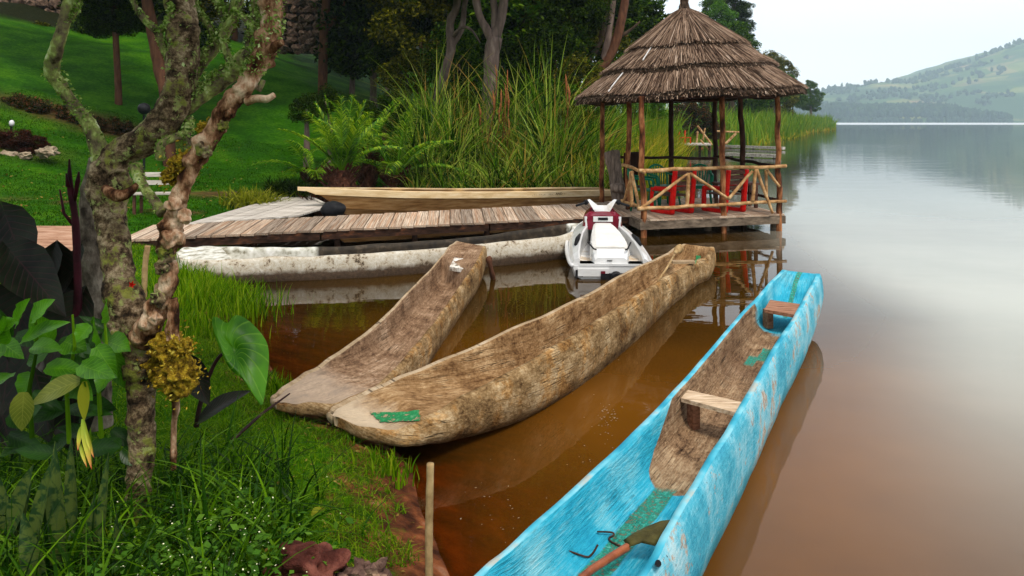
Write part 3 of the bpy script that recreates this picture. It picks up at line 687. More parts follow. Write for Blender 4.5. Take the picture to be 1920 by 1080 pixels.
tl = n.ramp(n.noise(ob, 48, 6, 0.7), [(0.40, (0.20, 0.17, 0.11)), (0.46, (0.012, 0.20, 0.14)), (0.58, (0.04, 0.34, 0.26)), (0.75, (0.22, 0.48, 0.42))])
for lo_, hi_, a_, b_ in ((-1, 1.98, -.17, .06), (4.20, 4.44, -.20, -.03), (4.34, 4.70, -.06, .12), (5.6, 7.6, -.07, .03)):
    c = n.mix(both(n, uvband(n, uv, 0, lo_, hi_, .02, nb, .10), uvband(n, uv, 1, a_, b_, .008, nb, .05)), c, tl)
n.bsdf(c, 0.7, n.bump(h_, 0.8, 0.015), 0, 0.1); M['blue_in'] = n.m
n = NT('blue_rim'); ob = n.vec('Object')
c = n.ramp(n.noise(ob, 3.5, 3), [(0.34, (0.02, 0.26, 0.38)), (0.48, (0.06, 0.38, 0.50)), (0.60, (0.20, 0.50, 0.58)), (0.68, (0.36, 0.40, 0.36))])
n.bsdf(c, 0.6, None, 0, 0.1); M['blue_rim'] = n.m
BL = [((745, 1240, .43), (850, 1340, .43), .10), ((800, 1175, .43), (1030, 1290, .43), .00), ((898, 1078, .43), (1204, 1080, .44), -.09), ((985, 1002, .44), (1256, 988, .45), -.12), ((1125, 876, .44), (1316, 887, .46), -.14),
      ((1222, 781, .45), (1366, 806, .46), -.15), ((1284, 714, .46), (1412, 727, .47), -.15), ((1344, 645, .47), (1452, 655, .48), -.14), ((1395, 586, .49), (1488, 598, .50), -.12),
      ((1440, 537, .53), (1516, 550, .53), -.06), ((1470, 506, .57), (1535, 513, .57), .12)]
t = thing('dugout_canoe', 'sky blue painted dugout canoe with bare wood inside, nearest the open lake', 'canoe', P(1350, 800, 0), group='dugout canoes on the shore')
blue_t = t
cb = canoe_mesh(PS(*BL), 0.035, 0.36, seed=22, e0=(0.0, 0.22), e1=(0.90, 0.99), bulge=0.14, nS=170, wav=0.014, amp=0.010)
hull_blue = cb.build('hull', [M['blue_out'], M['blue_in'], M['blue_rim']], t, smooth=True)
M['seat_pale'] = m_noise('pale_seat_board', [(0.35, (0.30, 0.20, 0.12)), (0.5, (0.55, 0.40, 0.26)), (0.7, (0.68, 0.55, 0.40))], 5, (1.5, 9, 9), 0.7, 0.5, 0.006)
M['seat_brown'] = m_noise('brown_seat_board', [(0.35, (0.16, 0.07, 0.04)), (0.5, (0.30, 0.14, 0.08)), (0.7, (0.42, 0.23, 0.14))], 5, (1.5, 9, 9), 0.7, 0.5, 0.006)
def quadboard(name, p4, th, mat, parent, label=None):
    b = MB(); p4 = [Vector(p) for p in p4]; dn = Vector((0, 0, -th))
    b.add(p4 + [p + dn for p in p4], [(0, 1, 2, 3), (7, 6, 5, 4), (0, 4, 5, 1), (1, 5, 6, 2), (2, 6, 7, 3), (3, 7, 4, 0)])
    return b.build(name, mat, parent, label=label)
quadboard('seat', [P(1277, 746, .42), P(1389, 776, .42), P(1392, 754, .42), P(1290, 731, .42)], .025, M['seat_pale'], t, 'pale middle seat board')
b = MB(); b.box(P(1300, 778, .30), (.05, .07, .16), 0.4); b.build('seat_bracket', M['seat_brown'], t)
quadboard('seat', [P(1433, 580, .45), P(1491, 590, .45), P(1500, 570, .45), P(1444, 562, .45)], .03, M['seat_brown'], t, 'short brown seat at the far end')
b = MB(); b.box(P(1440, 597, .35), (.06, .07, .17), 0.4); b.build('seat_bracket', M['seat_brown'], t)
# ---- surface following paint patches: cast along the eye-free vertical onto the hull
dg = None
def surf(hull, x, y, z0=1.2):
    o, loc, nr, _ = False, None, None, None
    off = root_loc(hull)
    ok, loc, nr, idx = hull.ray_cast(Vector((x, y, z0)) - off, Vector((0, 0, -1)))
    return (loc + off, nr) if ok else (None, None)
def hug(name, hull, poly, parent, mat, zref, res=9, lift=0.005, rag=0.006, seed=0):
    """paint patch following the hull; poly = 4 pixel corners at height zref, subdivided"""
    c = [P(u, v, zref) for u, v in poly]; rr = random.Random(seed); b = MB(); vs = []
    for i in range(res + 1):
        for j in range(res + 1):
            s, t_ = i / res, j / res
            p = (c[0] * (1 - s) + c[1] * s) * (1 - t_) + (c[3] * (1 - s) + c[2] * s) * t_
            if i in (0, res) or j in (0, res): p = p + Vector((rr.uniform(-rag, rag), rr.uniform(-rag, rag), 0))
            q, nr = surf(hull, p.x, p.y)
            if q is None: q = p; nr = Vector((0, 0, 1))
            vs.append(q + Vector((0, 0, lift * 1.6)))
    b.add(vs, [(i * (res + 1) + j, (i + 1) * (res + 1) + j, (i + 1) * (res + 1) + j + 1, i * (res + 1) + j + 1) for i in range(res) for j in range(res)])
    return b.build(name, mat, parent, smooth=True)
bpy.context.view_layer.update()
hug('paint_patch', hull_long, [(692, 777), (714, 788), (788, 792), (784, 780)], long_t, M['paint_green'], 0.265, rag=.008)
hug('paint_patch', hull_long, [(1296, 478), (1305, 480), (1314, 461), (1305, 460)], long_t, M['paint_green'], 0.39, rag=.004)
M['paint_teal'] = m_noise('flaking_teal_paint', [(0.40, (0.22, 0.19, 0.13)), (0.46, (0.02, 0.22, 0.16)), (0.58, (0.06, 0.38, 0.30)), (0.75, (0.26, 0.52, 0.46))], 26, rough=0.7, bump=0.5)
M['paint_green_dull'] = m_noise('dull_green_paint', [(0.42, (0.5, 0.46, 0.36)), (0.5, (0.06, 0.14, 0.09)), (0.75, (0.10, 0.22, 0.15))], 30, rough=0.8)
# bent reinforcing rods and paddle lying in the near end of the blue canoe
M['iron'] = m_noise('rusty_iron', [(0.3, (0.02, 0.012, 0.01)), (0.7, (0.08, 0.04, 0.025))], 30, rough=0.7, bump=0.3)
def on_blue(u, v, z, up=0.008):
    p = P(u, v, z); q, nr = surf(hull_blue, p.x, p.y); return (q if q is not None else p) + Vector((0, 0, up))
rd = thing('iron_rod', 'bent rusty iron rod with a hook, upper of two in the blue canoe', 'iron rod', on_blue(1150, 1005, .06), group='bent iron rods in the blue canoe')
b = MB(); b.tube([P(1120, 997, .25), P(1146, 998, .24), P(1151, 1003, .23), P(1142, 1009, .23), P(1145, 1015, .23), P(1154, 1020, .23), P(1164, 1025, .23)], 0.0045, 6, step=0.01); b.build('rod', M['iron'], rd, smooth=True)
rd = thing('iron_rod', 'straight rusty iron rod with one bent end, lower of two in the blue canoe', 'iron rod', on_blue(1090, 1035, .06), group='bent iron rods in the blue canoe')
b = MB(); b.tube([P(1055, 1029, .27), P(1080, 1038, .25), P(1100, 1044, .24), P(1108, 1041, .24), P(1115, 1032, .25), P(1121, 1021, .27)], 0.0045, 6, step=0.01); b.build('rod', M['iron'], rd, smooth=True)
M['paddle_shaft'] = m_noise('red_brown_shaft', [(0.3, (0.14, 0.035, 0.015)), (0.6, (0.34, 0.10, 0.04)), (0.75, (0.5, 0.2, 0.09))], 9, (1, 1, 1), 0.45, 0.4, coat=0.2)
M['paddle_blade'] = m_noise('dark_olive_blade', [(0.3, (0.035, 0.03, 0.01)), (0.6, (0.10, 0.085, 0.025)), (0.75, (0.17, 0.14, 0.06))], 9, (1, 1, 1), 0.5, 0.4)
pd = thing('paddle', 'dark bladed paddle with red brown shaft lying in the blue canoe', 'paddle', P(1150, 1050, .2))
b = MB(); b.tube([P(1020, 1165, .40), P(1090, 1085, .36), P(1130, 1055, .34), P(1176, 1026, .32)], [.016, .016, .016, .017], 12, amp=0.04, step=0.02); b.build('handle', M['paddle_shaft'], pd, smooth=True)
b = MB(); zz = [(1168, 1013), (1186, 1000), (1215, 986), (1240, 976), (1262, 974), (1255, 990), (1243, 1007), (1228, 1024), (1203, 1018), (1180, 1026)]
top = [P(u, v, .33 + (0.02 if 2 < i < 6 else 0)) for i, (u, v) in enumerate(zz)]; cc = sum(top, Vector()) / len(top)
b.add([cc + Vector((0, 0, .012))] + [p + (cc - p) * 0.25 + Vector((0, 0, .010)) for p in top] + top + [cc - Vector((0, 0, .012))],
      [(0, 1 + i, 1 + (i + 1) % 10) for i in range(10)] + [(1 + i, 11 + i, 11 + (i + 1) % 10, 1 + (i + 1) % 10) for i in range(10)] + [(21, 11 + (i + 1) % 10, 11 + i) for i in range(10)])
b.build('blade', M['paddle_blade'], pd, smooth=True)
b = MB(); b.tube([P(1234, 1056, .47), P(1234.5, 1057, .43)], 0.012, 10); b.build('rope_hole', M['black'], blue_t)

# ------------------------------------------------------------------ long plank boat behind the boardwalk
M['plank_light'] = m_noise('varnished_plank_light', [(0.3, (0.50, 0.32, 0.15)), (0.5, (0.70, 0.51, 0.28)), (0.7, (0.80, 0.64, 0.42))], 2.2, (0.7, 3, 5), 0.5, 0.25, 0.005)
M['plank_brown'] = m_noise('varnished_plank_brown', [(0.3, (0.17, 0.075, 0.022)), (0.5, (0.33, 0.17, 0.06)), (0.7, (0.48, 0.28, 0.12))], 2.2, (0.7, 3, 8), 0.5, 0.25, 0.005)
t = thing('plank_boat', 'long narrow varnished plank boat lying behind the boardwalk', 'boat', D(840, 385, 16.5))
bw0 = D(558, 352, 15.6); bw1 = D(1142, 355, 17.9)
ax = (bw1 - bw0); Lb = ax.length; ax.normalize(); sd_ = Vector((ax.y, -ax.x, 0)).normalized()     # towards the viewer
def bst(s):
    c = bw0 + (bw1 - bw0) * s; wv = 0.52 * min(1, (s / 0.30)) ** 0.8 * (1 if s < .8 else 1 - (s - .8) * 0.9)
    zt = bw0.z * (1 - s) + bw1.z * s - 0.10 * math.sin(math.pi * min(1, s * 1.1)) * 0.5 
    return c, wv, zt
NS = 40
for nm, lv, mt in (('strake', ((0.0, 1.0), (-.20, .93)), 'plank_brown'), ('strake', ((-.20, .93), (-.40, .74)), 'plank_brown'), ('strake', ((-.40, .74), (-.55, .40)), 'plank_brown')):
    b = MB()
    for sg in (1, -1):
        vs = []
        for i in range(NS + 1):
            s = i / NS; c, wv, zt = bst(s); k = min(1.0, s / 0.12 + 0.04)
            for (dz, fw) in lv:
                q = c + ax * (0.9 * (-dz) * (1 - min(1, s / .16)) ) + sd_ * sg * wv * fw; q.z = zt + dz * (0.25 + .75 * k)
                vs.append(q)
            for (dz, fw) in lv[::-1]:
                q = c + ax * (0.9 * (-dz) * (1 - min(1, s / .16))) + sd_ * sg * (wv * fw - .02); q.z = zt + dz * (0.25 + .75 * k)
                vs.append(q)
        fs = []
        for i in range(NS):
            for j in range(4): fs.append((i * 4 + j, i * 4 + (j + 1) % 4, i * 4 + 4 + (j + 1) % 4, i * 4 + 4 + j))
        fs += [(0, 3, 2, 1), (NS * 4, NS * 4 + 1, NS * 4 + 2, NS * 4 + 3)]
        b.add(vs, fs if sg > 0 else [f[::-1] for f in fs])
    b.build(nm, M[mt], t)
b = MB()
for sg in (1, -1):
    vs = []
    for i in range(NS + 1):
        s = i / NS; c, wv, zt = bst(s)
        for a_, z_ in ((.018, -.12 if s > .04 else -.06), (.018, .012), (-.10, .02), (-.10, -.01)):
            q = c + sd_ * sg * (max(wv, .01) + a_ * (1 if s > 0.04 else .3)); q.z = zt + z_; vs.append(q)
    fs = [(i * 4 + j, i * 4 + (j + 1) % 4, i * 4 + 4 + (j + 1) % 4, i * 4 + 4 + j) for i in range(NS) for j in range(4)] + [(0, 3, 2, 1), (NS * 4, NS * 4 + 1, NS * 4 + 2, NS * 4 + 3)]
    b.add(vs, fs if sg > 0 else [f[::-1] for f in fs])
b.build('gunwale', M['plank_light'], t)
b = MB(); c, wv, zt = bst(1.0); vs = [c + sd_ * wv * a for a in (-1, 1)]; vs = [Vector((v.x, v.y, zt)) for v in vs] + [Vector((v.x, v.y, zt - .5)) for v in vs[::-1]]
b.add(vs + [v + ax * .03 for v in vs], [(0, 3, 2, 1), (4, 5, 6, 7), (0, 1, 5, 4), (1, 2, 6, 5), (2, 3, 7, 6), (3, 0, 4, 7)]); b.build('transom', M['plank_brown'], t)
for s in (.3, .5, .7, .88):
    c, wv, zt = bst(s); b = MB(); b.beam(c + sd_ * (wv - .03) + Vector((0, 0, zt - .1 - c.z)), c - sd_ * (wv - .03) + Vector((0, 0, zt - .1 - c.z)), .2, .03); b.build('thwart', M['plank_light'], t)
def letters(txt, s0, hgt_, parent, mat):
    cu = bpy.data.curves.new('lettering', 'FONT'); cu.body = txt; cu.size = hgt_; cu.extrude = 0.002
    o = bpy.data.objects.new('lettering', cu); col.objects.link(o)
    bpy.context.view_layer.update()
    me = bpy.data.meshes.new_from_object(o); bpy.data.objects.remove(o)
    c, wv, zt = bst(s0); me.materials.clear(); me.materials.append(mat)
    o = bpy.data.objects.new('lettering', me); col.objects.link(o); o.parent = parent
    p = c + sd_ * (wv + .022); p.z = zt - .074
    o.location = p - root_loc(parent); ang = math.atan2(ax.y, ax.x); o.rotation_euler = (R(90), 0, ang - 0.0); return o
letters('. - :   - - . -    - ı -   AND  -', .70, .075, t, M['iron'])
t = thing('rubber_buoy', 'round black rubber fender between the plank boat bow and the boardwalk', 'fender', P(623, 393, .35))
b = MB(); rr = random.Random(4); b.blob(D(625, 393, 14.9) , .20, rr, 0, 3, .06, (1.25, 1, .85)); b.tube([D(622, 380, 14.9), D(621, 377, 14.9)], [.05, .03], 10)
b.build('fender', M['black'], t, smooth=True)
# mooring stump between the canoes
t = thing('mooring_stump', 'crooked brown stump standing in the water right of the short canoe', 'stump', P(925, 540, 0))
b = MB(); b.tube([P(926, 540, -.15), P(924, 520, .03), D(920, 500, 10.0), D(917, 487, 10.0), D(921, 482, 10.0)], [.03, .035, .033, .045, .025], 9, amp=.25, step=.03); b.build('stump', M['bark_red'], t, smooth=True)
# ------------------------------------------------------------------ boardwalk
n = NT('weathered_board'); ob = n.vec('Object', (7, 1.0, 5)); oi = n.n('ObjectInfo')
mv = n.n('VectorMath'); mv.operation = 'ADD'; n.l(ob, mv.inputs[0]); cx_ = n.n('CombineXYZ'); n.l(n.math('MULTIPLY', oi.outputs['Random'], 40), cx_.inputs[1]); n.l(cx_.outputs[0], mv.inputs[1])
f = n.noise(mv.outputs[0], 2.2, 7, 0.65, 0.3); f2 = n.noise(mv.outputs[0], 0.7, 3)
c = n.ramp(f, [(0.36, (0.12, 0.085, 0.062)), (0.48, (0.34, 0.265, 0.20)), (0.62, (0.60, 0.51, 0.41))])
c = n.mix(n.ramp(f2, [(0.5, 0.0), (0.62, 0.6)]), c, (0.36, 0.20, 0.11))
c = n.mix(1.0, c, n.ramp(oi.outputs['Random'], [(0, (0.60, 0.57, 0.55)), (0.3, (0.85, 0.78, 0.72)), (0.6, (1.05, 0.98, 0.92)), (1, (1.3, 1.25, 1.2))]), 'MULTIPLY')
n.bsdf(c, 0.85, n.bump(f, 0.7, 0.008), 0, 0.06); M['board'] = n.m
M['board_grey'] = m_noise('silvery_board', [(0.33, (0.22, 0.19, 0.155)), (0.5, (0.46, 0.41, 0.35)), (0.68, (0.68, 0.63, 0.56))], 2.0, (0.6, 6, 5), 0.8, 0.5, 0.008, rnd=0.12)
M['beam_dark'] = m_noise('dark_wet_beam', [(0.35, (0.016, 0.009, 0.006)), (0.55, (0.045, 0.022, 0.014)), (0.72, (0.16, 0.06, 0.025))], 4, (1, 1, 3), 0.75, 0.6)
M['beam_grey'] = m_noise('grey_brown_beam', [(0.35, (0.07, 0.05, 0.035)), (0.55, (0.16, 0.12, 0.085)), (0.72, (0.28, 0.21, 0.15))], 4, (1, 1, 3), 0.8, 0.6)
rnd = random.Random(7)
DZ = 0.34
fa, fb = P(222, 450, DZ), P(1190, 402.5, DZ); ba, bb = P(285, 422, DZ), P(1150, 378, DZ)
walk = thing('boardwalk', 'long low boardwalk of grey brown cross boards leading to the thatched shelter', 'boardwalk', (fa + fb) / 2)
unit = bpy.data.meshes.new('plank')
_b = MB(); _b.box((0, 0, 0), (1, 1, 1)); unit = _b.mesh('plank'); unit.materials.append(M['board'])
def plank(a, b_, wd, th, parent, mesh=unit, name='plank', tilt=0.0):
    """board from a to b_ (top surface), width wd"""
    a = Vector(a); b_ = Vector(b_); d_ = b_ - a
    o = bpy.data.objects.new(name, mesh); col.objects.link(o); o.parent = parent
    m = (a + b_) / 2; m.z -= th / 2
    o.location = m - root_loc(parent); o.rotation_euler = (0, tilt, math.atan2(-d_.x, d_.y)); o.scale = (wd, d_.length, th); return o
NP = 41
for i in range(NP):
    s = (i + .5) / NP; a = fa.lerp(fb, s); b_ = ba.lerp(bb, s); wd = (fb - fa).length / NP - rnd.uniform(.012, .024)
    off = (a - b_).normalized() * rnd.uniform(-.008, .012); z = Vector((0, 0, rnd.uniform(-.006, .006)))
    plank(a + off + z, b_ + z, wd, .035, walk, tilt=rnd.uniform(-.006, .006))
b = MB(); dn = Vector((0, 0, -.10)); dfa = fa + Vector((.03, .06, -.037)); dfb = fb + Vector((0, .06, -.037))
for s in range(3):
    a_ = dfa.lerp(dfb, s / 3); e_ = dfa.lerp(dfb, (s + 1) / 3 - .003)
    bb_ = MB(); bb_.beam(a_ + Vector((0, 0, -.065)), e_ + Vector((0, 0, -.065)), .06, .13); bb_.build('fascia_beam', M['beam_dark'], walk)
bb_ = MB(); bb_.beam(ba + Vector((0, -.1, -.10)), bb + Vector((0, -.1, -.10)), .06, .12); bb_.build('fascia_beam', M['beam_dark'], walk)
for i in range(7):
    s = .06 + i * .15; q = dfa.lerp(dfb, s); pz = MB()
    pz.tube([Vector((q.x, q.y + .12, -.7)), Vector((q.x, q.y + .12, DZ - .045))], .05, 8, amp=.1, step=.2); pz.build('pile', M['beam_dark'], walk, smooth=True)
# wide landing of long grey boards behind its left part
T1, T2, T3 = P(345, 420, DZ + .012), P(556, 359, DZ + .012), P(614, 388, DZ + .012)
T4 = P(560, 404, DZ + .012)
land = thing('landing_platform', 'wide silvery boarded landing running back to the plank boat bow', 'platform', (T1 + T3) / 2)
_b = MB(); NB = 9
for i in range(NB):
    s0, s1 = i / NB + .004, (i + 1) / NB - .004
    e0_, e1_ = T2.lerp(T3, s0), T2.lerp(T3, s1); g0, g1 = T1.lerp(T4, s0), T1.lerp(T4, s1)
    m = MB(); zj = Vector((0, 0, rnd.uniform(-.004, .004))); q = [g0 + zj, g1 + zj, e1_ + zj, e0_ + zj]; dn = Vector((0, 0, -.03))
    m.add(q + [p + dn for p in q], [(0, 1, 2, 3), (7, 6, 5, 4), (0, 4, 5, 1), (1, 5, 6, 2), (2, 6, 7, 3), (3, 7, 4, 0)])
    m.build('plank', M['board_grey'], land)
m = MB(); m.beam(T2 + Vector((.03, 0, .0)), T3 + Vector((.03, 0, .0)), .07, .07); m.build('edge_board', M['board_grey'], land)
for s in (.1, .5, .9):
    q = T2.lerp(T3, s); m = MB(); m.tube([Vector((q.x - .15, q.y, -.5)), Vector((q.x - .15, q.y, DZ - .03))], .05, 8); m.build('pile', M['beam_dark'], land, smooth=True)
q = [P(-60, 474, .40), P(152, 471, .37), P(238, 448, .345), P(236, 422, .345), P(120, 425, .40), P(-60, 424, .42)]
b = MB(); b.add([v + Vector((0, 0, .012)) for v in q] + [v + Vector((0, 0, -.12)) for v in q], [tuple(range(6)), tuple(range(11, 5, -1))] + [(i, 6 + i, 6 + (i + 1) % 6, (i + 1) % 6) for i in range(6)])
M['clay_path'] = m_noise('trodden_clay', [(0.3, (0.20, 0.10, 0.06)), (0.5, (0.38, 0.21, 0.13)), (0.7, (0.52, 0.34, 0.24))], 3, (1, 2.5, 1), 0.9, 0.5, 0.02)
o = b.build('footpath', M['clay_path'], None, kind='structure')
def stake(label, cat, pts, r, mat, name='stake', n_=9, grp=None):
    t = thing(name, label, cat, pts[0], group=grp); b = MB(); b.tube(pts, r, n_, amp=.10, freq=20, step=.02); b.build('pole' if name == 'stake' else 'stick', mat, t, smooth=True); return t
q = P(805, 1120, .12); q2 = D(807, 869, q.y); mm = [q + Vector((0, 0, -.2)), q, q.lerp(q2, .5) + Vector((-.004, 0, 0)), q2]
stake('pale cut stake standing in the red mud in front of the canoes', 'stake', mm, [.017, .017, .017, .016], M['pole_wood'])
q = P(271, 548, .33); stake('short brown stake in the lawn in front of the boardwalk end', 'stake', [q + Vector((0, 0, -.1)), q, D(272, 500, q.y), D(277, 461, q.y)], [.028, .028, .03, .03], M['pole_wood'])
q = P(870, 845, .0)

# ------------------------------------------------------------------ gazebo
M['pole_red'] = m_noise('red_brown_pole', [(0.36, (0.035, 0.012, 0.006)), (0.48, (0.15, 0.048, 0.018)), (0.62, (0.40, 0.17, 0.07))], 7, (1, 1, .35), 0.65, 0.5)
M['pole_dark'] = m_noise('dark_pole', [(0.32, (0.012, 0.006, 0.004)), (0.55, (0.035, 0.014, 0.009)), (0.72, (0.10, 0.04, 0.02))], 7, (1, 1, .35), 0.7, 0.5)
M['rail_wood'] = m_noise('tan_rail', [(0.32, (0.18, 0.08, 0.03)), (0.5, (0.40, 0.22, 0.09)), (0.68, (0.62, 0.42, 0.22))], 7, (1, 1, 1), 0.6, 0.5)
g = thing('gazebo', 'thatched open shelter on poles at the end of the boardwalk, standing in the lake', 'gazebo', (3.7, 15.6, 0))
FL, FR = P(1203, 412, DZ), P(1471, 401, DZ); BLf = Vector((2.0, 16.75, DZ)); BR = FR + (BLf - FL) + Vector((-.05, 0, 0))
Z0 = Vector((0, 0, 0))
NPG = 17
for i in range(NPG):
    s = (i + .5) / NPG; a = FL.lerp(FR, s); b_ = BLf.lerp(BR, s)
    plank(a + Vector((0, rnd.uniform(-.015, .02), rnd.uniform(-.004, .004))), b_, (FR - FL).length / NPG - rnd.uniform(.006, .014), .035, g)
for a, e_, nm in ((FL, FR, 'fascia_beam'), (FL, BLf, 'fascia_beam'), (FR, BR, 'fascia_beam'), (BLf, BR, 'fascia_beam')):
    ins = ((BLf + BR) / 2 - (FL + FR) / 2).normalized() * .035 if (a is FL and e_ is FR) else Z0
    m = MB(); m.beam(a + Vector((0, 0, -.115)) + ins, e_ + Vector((0, 0, -.115)) + ins, .05, .15); m.build(nm, M['beam_grey'], g)
def pole(a, b_, r, mat, nm='post', parent=None, amp=.12, n_=9, bend=.02, seed=0):
    rr = random.Random(seed + int(a[0] * 1000)); a = Vector(a); b_ = Vector(b_); L = (b_ - a).length
    k = max(3, int(L / .35)); pts = [a.lerp(b_, i / k) + (Vector((rr.uniform(-1, 1), rr.uniform(-1, 1), rr.uniform(-1, 1))) * bend * (0.0 if i in (0, k) else 1)) for i in range(k + 1)]
    m = MB(); m.tube(pts, [r * (1.08 - .16 * i / k) for i in range(k + 1)], n_, amp=amp, freq=7, seed=seed, step=.06); return m.build(nm, mat, parent or g, smooth=True)
TOPZ = 2.60
def base_at(u, Y): return Vector((XA(u, Y), Y, 0))
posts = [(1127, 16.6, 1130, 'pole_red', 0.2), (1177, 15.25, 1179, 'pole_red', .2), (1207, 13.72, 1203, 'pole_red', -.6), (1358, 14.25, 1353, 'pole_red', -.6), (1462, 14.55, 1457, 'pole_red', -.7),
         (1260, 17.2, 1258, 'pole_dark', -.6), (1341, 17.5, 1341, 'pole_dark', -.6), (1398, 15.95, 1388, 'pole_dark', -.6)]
PST = []
for i, (ub, Y, ut, mt, zb) in enumerate(posts):
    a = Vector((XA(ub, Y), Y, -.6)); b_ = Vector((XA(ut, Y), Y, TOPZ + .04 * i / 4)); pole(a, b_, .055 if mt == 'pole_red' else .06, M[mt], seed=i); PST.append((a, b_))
for u in (1232, 1328, 1362, 1450):
    Y = 14.6 if u != 1450 else 14.75; pole((XA(u, Y), Y, -.6), (XA(u, Y), Y, DZ - .18), .06 if u != 1328 else .08, M['beam_grey'], 'pile', seed=u)
for (x, y) in ((2.3, 16.6), (4.8, 16.9), (3.4, 15.8)): pole((x, y, -.8), (x, y, DZ - .18), .06, M['beam_dark'], 'pile', seed=int(x * 9))
# rails: front, left, right, back
def G(u, v, Y): return D(u, v, Y)
rails = [  # u1,v1,Y1,u2,v2,Y2,r
 (1198, 320, 13.62, 1474, 311, 14.5, .036), (1196, 392, 13.62, 1474, 377, 14.5, .034),
 (1168, 309, 15.2, 1208, 323, 13.60, .034), (1166, 376, 15.2, 1207, 392, 13.62, .032),
 (1462, 313, 14.5, 1340, 292, 17.5, .034), (1340, 297, 17.4, 1128, 294, 16.6, .034), (1462, 375, 14.6, 1372, 355, 16.9, .03)]
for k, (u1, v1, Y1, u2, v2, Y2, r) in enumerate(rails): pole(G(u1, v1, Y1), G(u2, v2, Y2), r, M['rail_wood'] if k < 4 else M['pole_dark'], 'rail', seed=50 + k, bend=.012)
br = [(1199, 392, 13.66, 1288, 327, 13.9, .03), (1288, 390, 13.9, 1291, 324, 13.92, .036), (1294, 326, 13.9, 1366, 373, 14.15, .03), (1366, 373, 14.1, 1411, 321, 14.25, .03),
      (1411, 378, 14.25, 1417, 317, 14.3, .034), (1419, 318, 14.3, 1449, 400, 14.35, .03), (1437, 372, 14.6, 1436, 318, 14.6, .03), (1438, 318, 14.5, 1462, 350, 14.5, .028),
      (1184, 388, 14.3, 1183, 322, 14.35, .036), (1184, 322, 14.3, 1199, 390, 13.8, .03), (1186, 322, 14.4, 1170, 378, 15.0, .03)]
for k, (u1, v1, Y1, u2, v2, Y2, r) in enumerate(br): pole(G(u1, v1, Y1), G(u2, v2, Y2), r, M['rail_wood'], 'brace', seed=80 + k, bend=.008)
# ring beam under the eaves
tops = [p[1] for p in PST]; ring = [tops[0], tops[1], tops[2], tops[3], tops[4], tops[7], tops[6], tops[5], tops[0]]
for k in range(8):
    a, b_ = ring[k].copy(), ring[k + 1].copy(); pole(a, b_, .04, M['pole_dark'], 'ring_beam', seed=120 + k)
# thatch
n = NT('thatch_reed'); ge = n.n('NewGeometry'); f = n.noise(n.vec('Object'), 2.0, 4)
k = n.math('ADD', n.math('MULTIPLY', ge.outputs['Random Per Island'], .75), n.math('MULTIPLY', f, .25))
c = n.ramp(k, [(0.12, (0.016, 0.009, 0.006)), (0.38, (0.065, 0.038, 0.025)), (0.60, (0.165, 0.105, 0.070)), (0.82, (0.31, 0.21, 0.145)), (0.96, (0.60, 0.48, 0.38))])
n.bsdf(c, 0.9, None, 0, 0.05); M['thatch'] = n.m
M['thatch_base'] = m_noise('thatch_underlayer', [(0.35, (0.02, 0.012, 0.008)), (0.6, (0.07, 0.045, 0.03)), (0.75, (0.15, 0.10, 0.065))], 14, (1, 1, 1), 0.95, 1.0, 0.03)
APEX = Vector((XA(1283, 15.6), 15.6, 0)); rs = np.random.RandomState(21)
tiers = [((0.05, 4.52), (0.45, 4.28), (1.26, 3.68)), ((1.00, 3.78), (1.42, 3.49), (1.82, 3.22)), ((1.58, 3.27), (1.98, 2.99), (2.36, 2.72))]
def rprof(tier, s):
    a, b_, c_ = tier
    r = (1 - s) ** 2 * a[0] + 2 * s * (1 - s) * b_[0] + s * s * c_[0]; z = (1 - s) ** 2 * a[1] + 2 * s * (1 - s) * b_[1] + s * s * c_[1]; return r, z
def rpt(r, z, th):
    k = 1 + .035 * np.cos(4 * (th - .32)) * np.minimum(1, r / 1.5)
    x = APEX.x + r * k * np.cos(th) + .045 * r; y = APEX.y + r * k * np.sin(th); return x, y, z + .045 * (r * np.cos(th)) + .02 * np.sin(7 * th + 1) * r / 2
